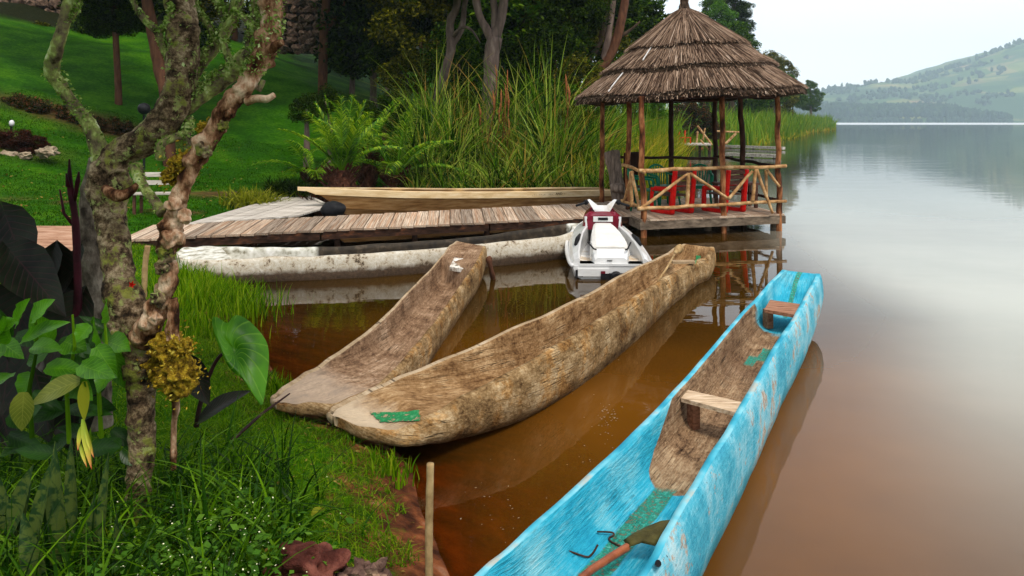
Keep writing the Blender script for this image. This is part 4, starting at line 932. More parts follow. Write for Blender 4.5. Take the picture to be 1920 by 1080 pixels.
for ti, tier in enumerate(tiers):
    NA, NR = 96, 6; m = MB(); vs = []
    for th_ in (0, .09):
        for j in range(NR + 1):
            r, z = rprof(tier, j / NR)
            for i in range(NA):
                th = 2 * math.pi * i / NA; x, y, z2 = rpt(r, z - th_ - .02, th); vs.append((x, y, z2))
    fs = []; o2 = (NR + 1) * NA
    for j in range(NR):
        for i in range(NA):
            a_, b2 = j * NA + i, j * NA + (i + 1) % NA
            fs.append((a_, a_ + NA, b2 + NA, b2)); fs.append((o2 + a_, o2 + b2, o2 + b2 + NA, o2 + a_ + NA))
    for i in range(NA): a_, b2 = NR * NA + i, NR * NA + (i + 1) % NA; fs.append((a_, o2 + a_, o2 + b2, b2))
    m.add(vs, fs); ro = m.build('roof_tier', M['thatch_base'], g, smooth=True)
    # reeds
    rmid = tier[1][0]; NB_ = int([5200, 5200, 7600][ti]); K = 3
    s_end = np.where(rs.rand(NB_) < .42, 1.0 + rs.normal(0.0, .022, NB_), rs.uniform(.25, 1.0, NB_)); s_len = rs.uniform(.35, .75, NB_); s_beg = np.maximum(0.0, s_end - s_len)
    th = rs.uniform(0, 2 * np.pi, NB_); skew = rs.normal(0, .035, NB_); lift0 = rs.uniform(0.0, .03, NB_); lift1 = lift0 + np.abs(rs.normal(0, .015, NB_)); wdt = rs.uniform(.009, .026, NB_)
    V = np.empty((NB_, K + 1, 3, 3))
    for kk in range(K + 1):
        q = kk / K; s = s_beg + (s_end - s_beg) * q; a, b_, c_ = tier
        r = (1 - s) ** 2 * a[0] + 2 * s * (1 - s) * b_[0] + s * s * c_[0]; z = (1 - s) ** 2 * a[1] + 2 * s * (1 - s) * b_[1] + s * s * c_[1]
        tt = th + skew * (q - .5) / np.maximum(r, .3); lf = lift0 + (lift1 - lift0) * q + .004
        for e_, sg in enumerate((-1, 0, 1)):
            t2 = tt + sg * wdt * .5 * (1 - .4 * q) / np.maximum(r, .08)
            x, y, z2 = rpt(r + lf * .4, z + lf + (.006 if sg == 0 else 0), t2); V[:, kk, e_] = np.stack([x, y, z2], 1)
    base = (np.arange(NB_) * (K + 1) * 3)[:, None]; Qs = []
    for kk in range(K):
        for e_ in (0, 1): Qs.append(base + np.array([[kk * 3 + e_, kk * 3 + 3 + e_, kk * 3 + 4 + e_, kk * 3 + 1 + e_]]))
    # hanging fringe at the lower edge gives the layer its thickness
    NF = int([1500, 2200, 4200][ti]); thf = rs.uniform(0, 2 * np.pi, NF); r_, z_ = tier[2]
    dep = rs.uniform(.02, .13, NF); rj = rs.uniform(-.10, .03, NF); wf = rs.uniform(.008, .02, NF)
    x0, y0, z0 = rpt(r_ + rj - .10, z_ + .03 - rj * .75 + .06 - rs.uniform(0, .05, NF), thf); x1, y1, z1 = rpt(r_ + rj + .015, z_ - rj * .75 - dep, thf + rs.normal(0, .02, NF))
    tx, ty = -np.sin(thf) * wf / 2, np.cos(thf) * wf / 2
    VF = np.stack([np.stack([x0 - tx, y0 - ty, z0], 1), np.stack([x0 + tx, y0 + ty, z0], 1), np.stack([x1 + tx, y1 + ty, z1], 1), np.stack([x1 - tx, y1 - ty, z1], 1)], 1).reshape(-1, 3)
    VV, QQ = join([(V.reshape(-1, 3), np.concatenate(Qs)), (VF, np.arange(NF * 4).reshape(-1, 4))])
    np_mesh('thatch', VV, QQ, M['thatch'], ro, 'stuff', org=root_loc(ro) + g.location * 0)
    bpy.data.objects[-1] if False else None
m = MB(); m.tube([APEX + Vector((0, 0, 4.40)), APEX + Vector((0, 0, 4.52)), APEX + Vector((0, 0, 4.62)), APEX + Vector((-.01, 0, 4.70)), APEX + Vector((0, 0, 4.80))], [.17, .13, .09, .065, .08], 14, amp=.15, freq=12, step=.025)
m.build('roof_finial', M['thatch_base'], g, smooth=True)
V, Q = blades(rs, np.array([[APEX.x + rs.normal(0, .03), APEX.y + rs.normal(0, .03), 4.76] for _ in range(120)]), rs.uniform(-.5, -.25, 120), np.full(120, .014), 3, .25)
np_mesh('thatch_tuft', V, Q, M['thatch'], g, 'stuff', org=g.location)
# torn pale straps on the roof, left side
M['pale_strip'] = m_noise('pale_strip', [(0.3, (0.5, 0.47, 0.44)), (0.7, (0.75, 0.72, 0.7))], 9)
for th, s0, s1, tq in ((R(222), .12, .75, 1), (R(214), .25, .95, 2)):
    pts = []
    for i in range(6):
        s = s0 + (s1 - s0) * i / 5; r, z = rprof(tiers[tq], s); x, y, z2 = rpt(np.array(r + .02), z + .05, np.array(th + .01 * i)); pts.append(Vector((float(x), float(y), float(z2))))
    m = MB(); m.tube(pts, [.012] * 6, 5); m.build('binding_strip', M['pale_strip'], g)

# ------------------------------------------------------------------ furniture in the gazebo
M['plastic_red'] = m_noise('faded_red_paint', [(0.3, (0.42, 0.006, 0.005)), (0.6, (0.70, 0.012, 0.008)), (0.8, (0.75, 0.05, 0.03))], 8, rough=0.4, bump=0.15)
M['plastic_green'] = m_noise('green_plastic', [(0.3, (0.004, 0.10, 0.05)), (0.7, (0.008, 0.19, 0.10))], 4, rough=0.35, bump=0.05)
M['slat_dark'] = m_noise('dark_slat', [(0.3, (0.05, 0.02, 0.014)), (0.6, (0.12, 0.055, 0.038)), (0.8, (0.24, 0.14, 0.10))], 8, (1, 4, 4), 0.6, 0.4)
def rbar(m, pts, w_, d_):
    for i in range(len(pts) - 1): m.beam(pts[i], pts[i + 1], w_, d_)
def red_bench(loc, rz, label, wid=.62):
    t = thing('armchair', label, 'chair', loc, rz, 'red framed armchairs in the shelter')
    for sx in (-1, 1):
        m = MB(); x = sx * wid / 2
        m.tube([(x, -.30, .03), (x, -.34, .42), (x, -.40, .86)], [.058, .055, .048], 10, step=.06)       # tall rear upright (towards the viewer)
        m.tube([(x, -.32, .035), (x, 0, .03), (x, .24, .035), (x, .27, .08), (x, .26, .42), (x, .22, .47), (x, -.05, .48), (x, -.34, .50)], .050, 10, step=.05)
        m.build('side_frame', M['plastic_red'], t, smooth=True, local=True)
    for i in range(4):
        m = MB(); m.box((0, -.335 - .018 * i, .50 + i * .105), (wid, .022, .085), 0, rx=-.12); m.build('back_slat', M['slat_dark'], t, local=True)
    for i in range(5):
        m = MB(); m.box((0, -.24 + i * .115, .36), (wid, .095, .022)); m.build('seat_slat', M['slat_dark'], t, local=True)
    return t
def deckp(u, v): return P(u, v, DZ)
red_bench(Vector((XA(1258, 14.75), 14.75, DZ)), R(30), 'red framed armchair with dark slats, left of the middle front post', .50)
red_bench(Vector((XA(1355, 14.95), 14.95, DZ)), R(30), 'red framed armchair with dark slats, behind the middle front post', .50)
def green_chair(loc, rz, label):
    t = thing('plastic_chair', label, 'chair', loc, rz, 'green plastic garden chairs')
    m = MB(); m.box((0, 0, .42), (.46, .44, .025)); m.box((0, -.225, .395), (.46, .02, .06)); m.box((0, .22, .395), (.46, .02, .06)); m.build('seat', M['plastic_green'], t, local=True)
    for sx in (-1, 1):
        for sy in (-1, 1):
            m = MB(); m.tube([(sx * .20, sy * .20, .42), (sx * .25, sy * .25, 0)], [.028, .02], 8); m.build('leg', M['plastic_green'], t, smooth=True, local=True)
        m = MB(); m.tube([(sx * .24, .20, .42), (sx * .27, .20, .60), (sx * .27, .15, .65), (sx * .26, -.12, .66), (sx * .21, -.26, .68)], .022, 8, step=.05); m.build('armrest', M['plastic_green'], t, smooth=True, local=True)
    m = MB(); arc = [(-.22, -.22, .42), (-.24, -.28, .66), (-.16, -.32, .80), (0, -.34, .86), (.16, -.32, .80), (.24, -.28, .66), (.22, -.22, .42)]
    m.tube(arc, .022, 8, step=.04); m.build('back_frame', M['plastic_green'], t, smooth=True, local=True)
    for i in range(7):
        k = (i - 3) / 3; m = MB(); m.tube([(k * .13, -.23, .44), (k * .17, -.29, .66), (k * .19, -.335, .84 - .07 * k * k)], [.011, .015, .014], 6); m.build('back_slat', M['plastic_green'], t, smooth=True, local=True)
    return t
green_chair(Vector((XA(1312, 16.1), 16.1, DZ)), R(165), 'bright green plastic chair with a fan back, right behind the left red bench')
green_chair(Vector((XA(1245, 16.0), 16.0, DZ)), R(200), 'dark green plastic chair at the back of the shelter, left of the fan backed one')
green_chair(Vector((XA(1210, 15.1), 15.1, DZ)), R(250), 'green plastic chair nearest the left front corner post')
M['old_plank'] = m_noise('old_split_plank', [(0.3, (0.06, 0.045, 0.035)), (0.55, (0.19, 0.14, 0.11)), (0.75, (0.32, 0.25, 0.20))], 4, (5, 5, 1), 0.85, 0.7, 0.01)
t = thing('log_chair', 'leaning chair made of a thick grey plank at the entrance of the shelter', 'chair', deckp(1155, 386), group=None)
m = MB(); a, b_ = D(1163, 379, 15.7), D(1146, 285, 16.0); m.tube([a, a.lerp(b_, .5), b_], [.16, .15, .17], 10, amp=.1, step=.08)
for i, v in enumerate(m.v): p = Vector(v); m.v[i] = (p.x, 15.85 + (p.y - 15.85) * .35, p.z)
m.build('backrest', M['old_plank'], t, smooth=True)
m = MB(); m.tube([D(1146, 352, 15.6), D(1170, 353, 15.5)], [.10, .11], 9, amp=.12, step=.06); m.build('seat', M['old_plank'], t, smooth=True)
t = thing('log_chair', 'dark leaning plank chair just behind the grey one', 'chair', Vector((XA(1185, 16.6), 16.6, DZ)))
m = MB(); m.box(D(1183, 335, 16.6), (.32, .07, 1.2), rx=.2, jit=.02, rnd=rnd); m.build('backrest', M['pole_dark'], t)
m = MB(); m.box(D(1187, 352, 16.4), (.34, .4, .08), jit=.02, rnd=rnd); m.build('seat', M['pole_dark'], t)
t = thing('low_table', 'low dark wooden table in the middle of the shelter', 'table', Vector((4.6, 15.9, DZ)))
m = MB(); m.box((4.75, 15.7, DZ + .5), (.9, .55, .04), .2); m.build('tabletop', M['slat_dark'], t)
for sx in (-1, 1):
    for sy in (-1, 1): m = MB(); m.box((4.75 + sx * .36, 15.7 + sy * .2, DZ + .24), (.06, .06, .48), .2); m.build('leg', M['slat_dark'], t)
# ------------------------------------------------------------------ jet ski, stern towards us
M['gel_white'] = m_noise('white_gelcoat', [(0.3, (0.62, 0.61, 0.59)), (0.60, (0.72, 0.72, 0.71)), (0.72, (0.56, 0.48, 0.38))], 3, rough=0.25, bump=0.03, spec=0.5, coat=0.5)
M['gel_dirty'] = m_noise('stained_gelcoat', [(0.38, (0.78, 0.76, 0.72)), (0.52, (0.62, 0.50, 0.36)), (0.66, (0.42, 0.26, 0.12))], 6, rough=0.4, bump=0.1)
M['maroon'] = m_noise('maroon_gelcoat', [(0.3, (0.10, 0.006, 0.014)), (0.7, (0.20, 0.012, 0.03))], 4, rough=0.25, coat=0.5)
M['seat_vinyl'] = m_noise('white_vinyl', [(0.3, (0.60, 0.57, 0.52)), (0.7, (0.70, 0.68, 0.64))], 6, rough=0.5)
js = thing('jet_ski', 'white and maroon jet ski floating with its stern towards the canoes', 'jet ski', P(1147, 524, 0) + Vector((0, 0.02, -.02)), R(-2))
def loft(m, secs, mi=0, close=True, cap=True):
    """secs: list of (y, [(x,z)...]) open or closed outlines with equal counts"""
    k = len(secs[0][1]); vs = [(x, y, z) for y, pr in secs for x, z in pr]; fs = []
    for i in range(len(secs) - 1):
        for j in range(k if close else k - 1):
            j2 = (j + 1) % k; fs.append((i * k + j, i * k + j2, (i + 1) * k + j2, (i + 1) * k + j))
    if cap: fs.append(tuple(range(k))[::-1]); fs.append(tuple((len(secs) - 1) * k + j for j in range(k)))
    m.add(vs, fs, mi)
def sym(half): return half + [(-x, z) for x, z in half[::-1] if abs(x) > 1e-6]
# lower hull
secs = []
for y, w_, zk, zt in ((0, .52, -.10, .20), (.15, .545, -.16, .21), (.9, .56, -.20, .24), (1.6, .52, -.20, .30), (2.1, .40, -.14, .38), (2.5, .20, .02, .46), (2.72, .04, .30, .50)):
    secs.append((y, sym([(0, zk), (w_ * .55, zk + (zt - zk) * .22), (w_ * .92, zk + (zt - zk) * .5), (w_, zt - .03), (w_ * .98, zt)])))
m = MB(); loft(m, secs); m.build('hull', M['gel_white'], js, local=True, smooth=False)
# rubbing strake with bumpers
m = MB()
for sx in (-1, 1): m.tube([(sx * .53, .0, .20), (sx * .565, .2, .215), (sx * .575, .9, .245), (sx * .535, 1.6, .305), (sx * .41, 2.1, .385), (sx * .2, 2.52, .465), (0, 2.76, .51)], .028, 8, step=.08)
m.build('rub_rail', M['gel_white'], js, local=True, smooth=True)
# deck sides: shoulders sweep up from the strake; footwells between them and the saddle
for sx in (-1, 1):
    secs = []
    for y, xo, xi, zo, zi in ((.02, .53, .43, .215, .30), (.25, .55, .42, .225, .37), (.6, .56, .38, .24, .45), (1.0, .555, .32, .255, .52), (1.4, .53, .22, .285, .58), (1.8, .48, .12, .335, .60), (2.2, .33, .06, .41, .58), (2.68, .04, .01, .50, .52)):
        pr = [(sx * xo, zo - .02), (sx * (xo - .01), zo + .03), (sx * (xo * .72 + xi * .28), zo * .42 + zi * .58), (sx * (xi + .02), zi), (sx * xi, zi - .02), (sx * xi, zo - .06)]
        secs.append((y, pr if sx > 0 else pr[::-1]))
    m = MB(); loft(m, secs); m.build('side_deck', M['gel_white'], js, local=True, smooth=False)
    m = MB(); m.box((sx * .33, .45, .215), (.20, .9, .03)); m.build('footwell', M['gel_dirty'], js, local=True)
    m = MB(); m.tube([(sx * .465, .50, .405), (sx * .43, .62, .47), (sx * .385, .80, .505)], [.022, .035, .018], 8); m.build('vent', M['black'], js, local=True, smooth=True)
    m = MB(); m.tube([(sx * .30, .30, .475), (sx * .235, .12, .415), (sx * .20, .09, .405)], .011, 6); m.build('grab_strap', M['black'], js, local=True)
    m = MB(); m.box((sx * .44, -.015, .10), (.10, .05, .09)); m.build('stern_bumper', M['black'], js, local=True)
# stern platform and transom
m = MB(); m.box((0, .10, .215), (.88, .22, .03)); m.box((-.25, -.02, .115), (.42, .05, .10), 0); m.build('stern_platform', M['gel_white'], js, local=True)
m = MB(); m.box((.06, -.035, .06), (.42, .06, .09)); m.build('jet_nozzle_housing', M['black'], js, local=True)
m = MB(); m.tube([(.06, -.02, .05), (.06, -.12, .05)], [.085, .07], 14); m.build('jet_nozzle', M['black'], js, local=True)
m = MB(); m.box((.08, -.072, .065), (.17, .01, .025)); m.build('warning_label', M['leaf_yellow'], js, local=True)
m = MB(); m.box((-.12, -.05, .115), (.06, .01, .045)); m.build('drain_label', M['maroon'], js, local=True)
# engine cover behind the saddle, then the saddle, then the cowl
secs = [(y, sym([(0, z), (w_ * .8, z), (w_, z - .03), (w_ * 1.12, zb), (0, zb)])) for y, w_, z, zb in ((.06, .22, .30, .18), (.16, .24, .40, .18), (.30, .25, .47, .20), (.40, .25, .50, .2))]
m = MB(); loft(m, secs); m.build('rear_deck', M['gel_white'], js, local=True)
secs = [(y, sym([(0, z), (w_ * .72, z - .005), (w_ * .93, z - .03), (w_, z - .09), (w_ * 1.05, zb), (0, zb)])) for y, w_, z, zb in ((.17, .255, .435, .30), (.22, .265, .47, .30), (.5, .25, .53, .30), (.85, .22, .57, .32), (1.15, .18, .60, .34), (1.38, .15, .61, .36))]
m = MB(); loft(m, secs); m.build('saddle', M['seat_vinyl'], js, local=True, smooth=False)
m = MB(); m.box((0, .165, .385), (.42, .012, .016)); m.build('seam', M['black'], js, local=True)
m = MB(); m.box((-.02, .055, .26), (.07, .01, .012)); m.build('badge', M['black'], js, local=True)
secs = [(y, sym([(0, z), (w_ * .7, z - .01), (w_, z - .08), (w_ * 1.1, zb), (0, zb)])) for y, w_, z, zb in ((1.34, .27, .72, .50), (1.46, .29, .77, .48), (1.7, .25, .81, .48), (1.95, .17, .74, .5), (2.2, .05, .62, .5))]
m = MB(); loft(m, secs); m.build('cowl', M['maroon'], js, local=True, smooth=False)
m = MB(); m.box((0, 1.33, .665), (.30, .02, .08)); m.build('instrument_panel', M['gel_white'], js, local=True)
m = MB(); m.box((0, 1.314, .67), (.15, .012, .04)); m.build('display', M['black'], js, local=True)
for sx in (-1, 1): m = MB(); m.tube([(sx * .255, 1.35, .56), (sx * .265, 1.36, .70)], .022, 6); m.build('cowl_trim', M['gel_white'], js, local=True)
m = MB(); m.add([(-.10, 1.46, .74), (.10, 1.46, .74), (.14, 1.46, .80), (.23, 1.48, .95), (.19, 1.50, .955), (.07, 1.49, .86), (-.07, 1.49, .86), (-.19, 1.50, .955), (-.23, 1.48, .95), (-.14, 1.46, .80)] +
                [(-.10, 1.62, .74), (.10, 1.62, .74), (.14, 1.62, .80), (.22, 1.56, .93), (.18, 1.58, .93), (.07, 1.62, .84), (-.07, 1.62, .84), (-.18, 1.58, .93), (-.22, 1.56, .93), (-.14, 1.62, .80)],
      [(0, 1, 2, 5, 6, 9), (2, 3, 4, 5), (9, 6, 7, 8), tuple(q + 10 for q in (9, 6, 5, 2, 1, 0)), (15, 14, 13, 12), (18, 17, 16, 19)] + [(i, i + 10, (i + 1) % 10 + 10, (i + 1) % 10) for i in range(10)])
m.build('handlebar_cover', M['gel_white'], js, local=True)
for sx in (-1, 1):
    m = MB(); m.tube([(sx * .21, 1.50, .915), (sx * .27, 1.46, .90), (sx * .41, 1.36, .865)], [.022, .02, .018], 8); m.tube([(sx * .24, 1.47, .91), (sx * .27, 1.45, .905)], .04, 8); m.build('grip', M['black'], js, local=True, smooth=True)
# ------------------------------------------------------------------ crowns shared by many trees and bushes (unit radius)
def crown_mesh(name, seed, mat, clumps=26, leaves=210, size=.05, spread=.30, shape=(1, 1, 1), shell=.45, up=.35, asp=.45):
    rs = np.random.RandomState(seed); Cs = []
    for _ in range(clumps):
        v = rs.normal(size=3); v /= np.linalg.norm(v); r = rs.uniform(shell, 1.0) ** .6 * (1 - spread * .6); c = v * r * np.array(shape)
        sg = spread * rs.uniform(.6, 1.3)
        p = rs.normal(size=(leaves, 3)); p /= np.linalg.norm(p, axis=1)[:, None]; p *= (rs.uniform(.25, 1, leaves) ** .5)[:, None] * sg * np.array([1, 1, .7])
        Cs.append(c + p)
    C = np.concatenate(Cs); V, Q = cards(rs, C, rs.uniform(.6, 1.3, len(C)) * size, up, asp)
    o = np_mesh(name, V, Q, mat); me = o.data; bpy.data.objects.remove(o); return me
CR = {}
for i in range(3): CR['dark%d' % i] = crown_mesh('crown', 10 + i, M['leaf_dark'], 34, 190, .055, .34)
for i in range(2): CR['olive%d' % i] = crown_mesh('crown', 20 + i, M['leaf_olive'], 30, 190, .05, .32)
for i in range(3): CR['mid%d' % i] = crown_mesh('crown', 30 + i, M['leaf_mid'], 30, 190, .055, .33)
for i in range(2): CR['bright%d' % i] = crown_mesh('crown', 40 + i, M['leaf_bright'], 28, 180, .055, .33)
CR['flower0'] = crown_mesh('crown', 50, M['leaf_flowering'], 30, 220, .05, .3)
CR['red0'] = crown_mesh('crown', 55, M['leaf_red'], 30, 260, .05, .3)
CR['tall0'] = crown_mesh('crown', 60, M['leaf_mid'], 30, 240, .05, .32)
def crown(parent, key, c, rx, ry, rz_, rot=0.0, name='crown'):
    me = CR[key]; o = bpy.data.objects.new(name, me); col.objects.link(o); o.parent = parent
    o.location = Vector(c) - root_loc(parent); o.scale = (rx, ry, rz_); o.rotation_euler = (0, 0, rot); return o
def trunk(parent, pts, rad, mat, name='trunk', amp=.15, n_=10, freq=3, seed=0, step=.25):
    m = MB(); m.tube(pts, rad, n_, amp=amp, freq=freq, seed=seed, step=step); return m.build(name, mat, parent, smooth=True)
rnd = random.Random(11)
def vz(u, v, Y): return H - (v - V0) * Y / F

# thin red-trunked trees on the lawn
def ground_pt(u, Y): x = XA(u, Y); return Vector((x, Y, hz(x, Y)))
t = thing('tree', 'slender red brown trunk standing on the upper lawn in front of the stone wall', 'tree', ground_pt(605, 33))
p = ground_pt(605, 33); trunk(t, [p + Vector((0, 0, -.3)), p, D(607, 60, 33), D(612, 0, 33), D(618, -90, 33)], [.25, .22, .19, .19, .17], M['bark_red'], seed=1)
trunk(t, [D(607, 60, 33), D(625, 40, 33), D(645, 10, 33), D(655, -40, 33)], [.12, .09, .08, .06], M['bark_red'], 'limb', seed=2)
for c in ((620, -110, 2.6), (560, -130, 2.2), (690, -120, 2.4)): crown(t, 'dark0', D(c[0], c[1], 33), c[2], c[2], c[2] * .8, rnd.uniform(0, 6))
t = thing('tree', 'thin reddish trunk with a dark crown on the lawn, left of the mossy tree', 'tree', ground_pt(222, 27))
p = ground_pt(222, 27); trunk(t, [p + Vector((0, 0, -.3)), D(222, 165, 27), D(219, 110, 27), D(216, 60, 27), D(214, 0, 27)], [.14, .12, .11, .11, .1], M['bark_red'], seed=3)
for c in ((215, 20, 1.15), (190, 48, .8), (245, 44, .8), (230, -20, 1.5), (170, -10, 1.4)): crown(t, 'dark1', D(c[0], c[1], 27), c[2], c[2], c[2] * .7, rnd.uniform(0, 6))
t = thing('tree', 'leaning red brown trunk on the slope directly behind the mossy tree', 'tree', ground_pt(318, 22))
p = ground_pt(318, 22); trunk(t, [p + Vector((0, 0, -.3)), D(312, 190, 22), D(298, 120, 22), D(285, 50, 22), D(272, -20, 22), D(262, -100, 22)], [.19, .19, .18, .17, .16, .14], M['bark_red'], seed=4)
for c in ((285, -90, 2.2), (330, -60, 1.6)): crown(t, 'dark2', D(c[0], c[1], 22), c[2], c[2], c[2] * .7, rnd.uniform(0, 6))
t = thing('tree', 'crooked grey barked tree leaning right behind the palms', 'tree', ground_pt(812, 24))
p = ground_pt(812, 24); trunk(t, [p + Vector((0, 0, -.3)), p, D(820, 190, 24), D(832, 140, 24), D(845, 95, 24), D(843, 45, 24), D(856, 10, 24), D(862, -60, 24)], [.2, .19, .17, .15, .15, .13, .13, .11], M['bark_grey'], seed=5, amp=.22)
trunk(t, [D(845, 90, 24), D(866, 50, 24), D(872, 5, 24), D(885, -50, 24)], [.11, .1, .09, .08], M['bark_grey'], 'limb', seed=6)
trunk(t, [D(846, 70, 24), D(866, 52, 23.5), D(884, 56, 23.3), D(900, 80, 23.2)], [.06, .05, .04, .02], M['bark_grey'], 'limb', seed=7, step=.12)
for c in ((860, -70, 2.0), (800, -40, 1.3)): crown(t, 'mid0', D(c[0], c[1], 24), c[2], c[2], c[2] * .7, rnd.uniform(0, 6))
t = thing('tree', 'pinkish grey forked tree rising out of the tall reeds', 'tree', ground_pt(916, 22.5))
p = ground_pt(916, 22.5); trunk(t, [p + Vector((0, 0, -.3)), p, D(918, 190, 22.5), D(921, 120, 22.5), D(928, 70, 22.5)], [.27, .25, .24, .23, .22], M['bark_grey'], seed=8)
trunk(t, [D(926, 80, 22.5), D(912, 55, 22.5), D(896, 20, 22.5), D(888, -40, 22.5)], [.14, .13, .12, .11], M['bark_grey'], 'limb', seed=9)
trunk(t, [D(927, 75, 22.5), D(938, 40, 22.5), D(945, 0, 22.5), D(950, -60, 22.5)], [.18, .15, .13, .11], M['bark_grey'], 'limb', seed=10)
trunk(t, [D(928, 62, 22.6), D(929, 30, 22.6), D(924, -5, 22.6), D(920, -60, 22.6)], [.15, .12, .1, .09], M['bark_grey'], 'limb', seed=11)
for c in ((900, -90, 2.4), (970, -80, 2.0)): crown(t, 'mid1', D(c[0], c[1], 22.5), c[2], c[2], c[2] * .7, rnd.uniform(0, 6))
t = thing('tree', 'several stemmed dark tree leaning behind the left side of the thatched roof', 'tree', ground_pt(1098, 27))
p = ground_pt(1098, 27)
trunk(t, [p + Vector((0, 0, -.3)), D(1100, 185, 27), D(1115, 140, 27), D(1140, 110, 27), D(1160, 60, 27), D(1172, 0, 27), D(1180, -60, 27)], [.3, .28, .24, .18, .17, .15, .12], M['bark_red'], seed=12)
trunk(t, [D(1112, 145, 27), D(1104, 112, 27), D(1118, 90, 27), D(1132, 50, 27), D(1138, -30, 27)], [.15, .13, .12, .11, .1], M['bark_dark'], 'limb', seed=13)
trunk(t, [D(1130, 118, 27), D(1142, 60, 27), D(1150, 0, 27), D(1155, -60, 27)], [.13, .12, .1, .08], M['bark_grey'], 'limb', seed=14)
trunk(t, [D(1160, 70, 27), D(1180, 58, 27), D(1200, 40, 27)], [.08, .06, .03], M['bark_dark'], 'limb', seed=15)
for c, k in (((1080, 60, 1.2), 'olive0'), ((1060, 10, 1.4), 'olive1'), ((1175, 130, 1.0), 'mid1'), ((1110, 20, .9), 'olive0'), ((1135, 160, .9), 'dark1')): crown(t, k, D(c[0], c[1], 27.5), c[2], c[2], c[2] * .9, rnd.uniform(0, 6))
# high canopy of the garden trees, above the picture, shading the upper lawn
for tt, us in ((0, ((560, -260, 30, 3.6), (480, -230, 27, 3.2), (640, -300, 28, 3.4))), (1, ((150, -230, 27, 3.2), (60, -260, 29, 3.6), (230, -250, 24, 2.8))), (2, ((330, -260, 22, 2.8), (400, -280, 24, 3.0)))):
    q = [o for o in bpy.data.objects if o.get('label', '').startswith(('slender red', 'thin reddish', 'leaning red')[tt])][0]
    for u, v, Y, r in us: crown(q, 'dark%d' % tt, D(u, v, Y), r, r, r * .6, u)
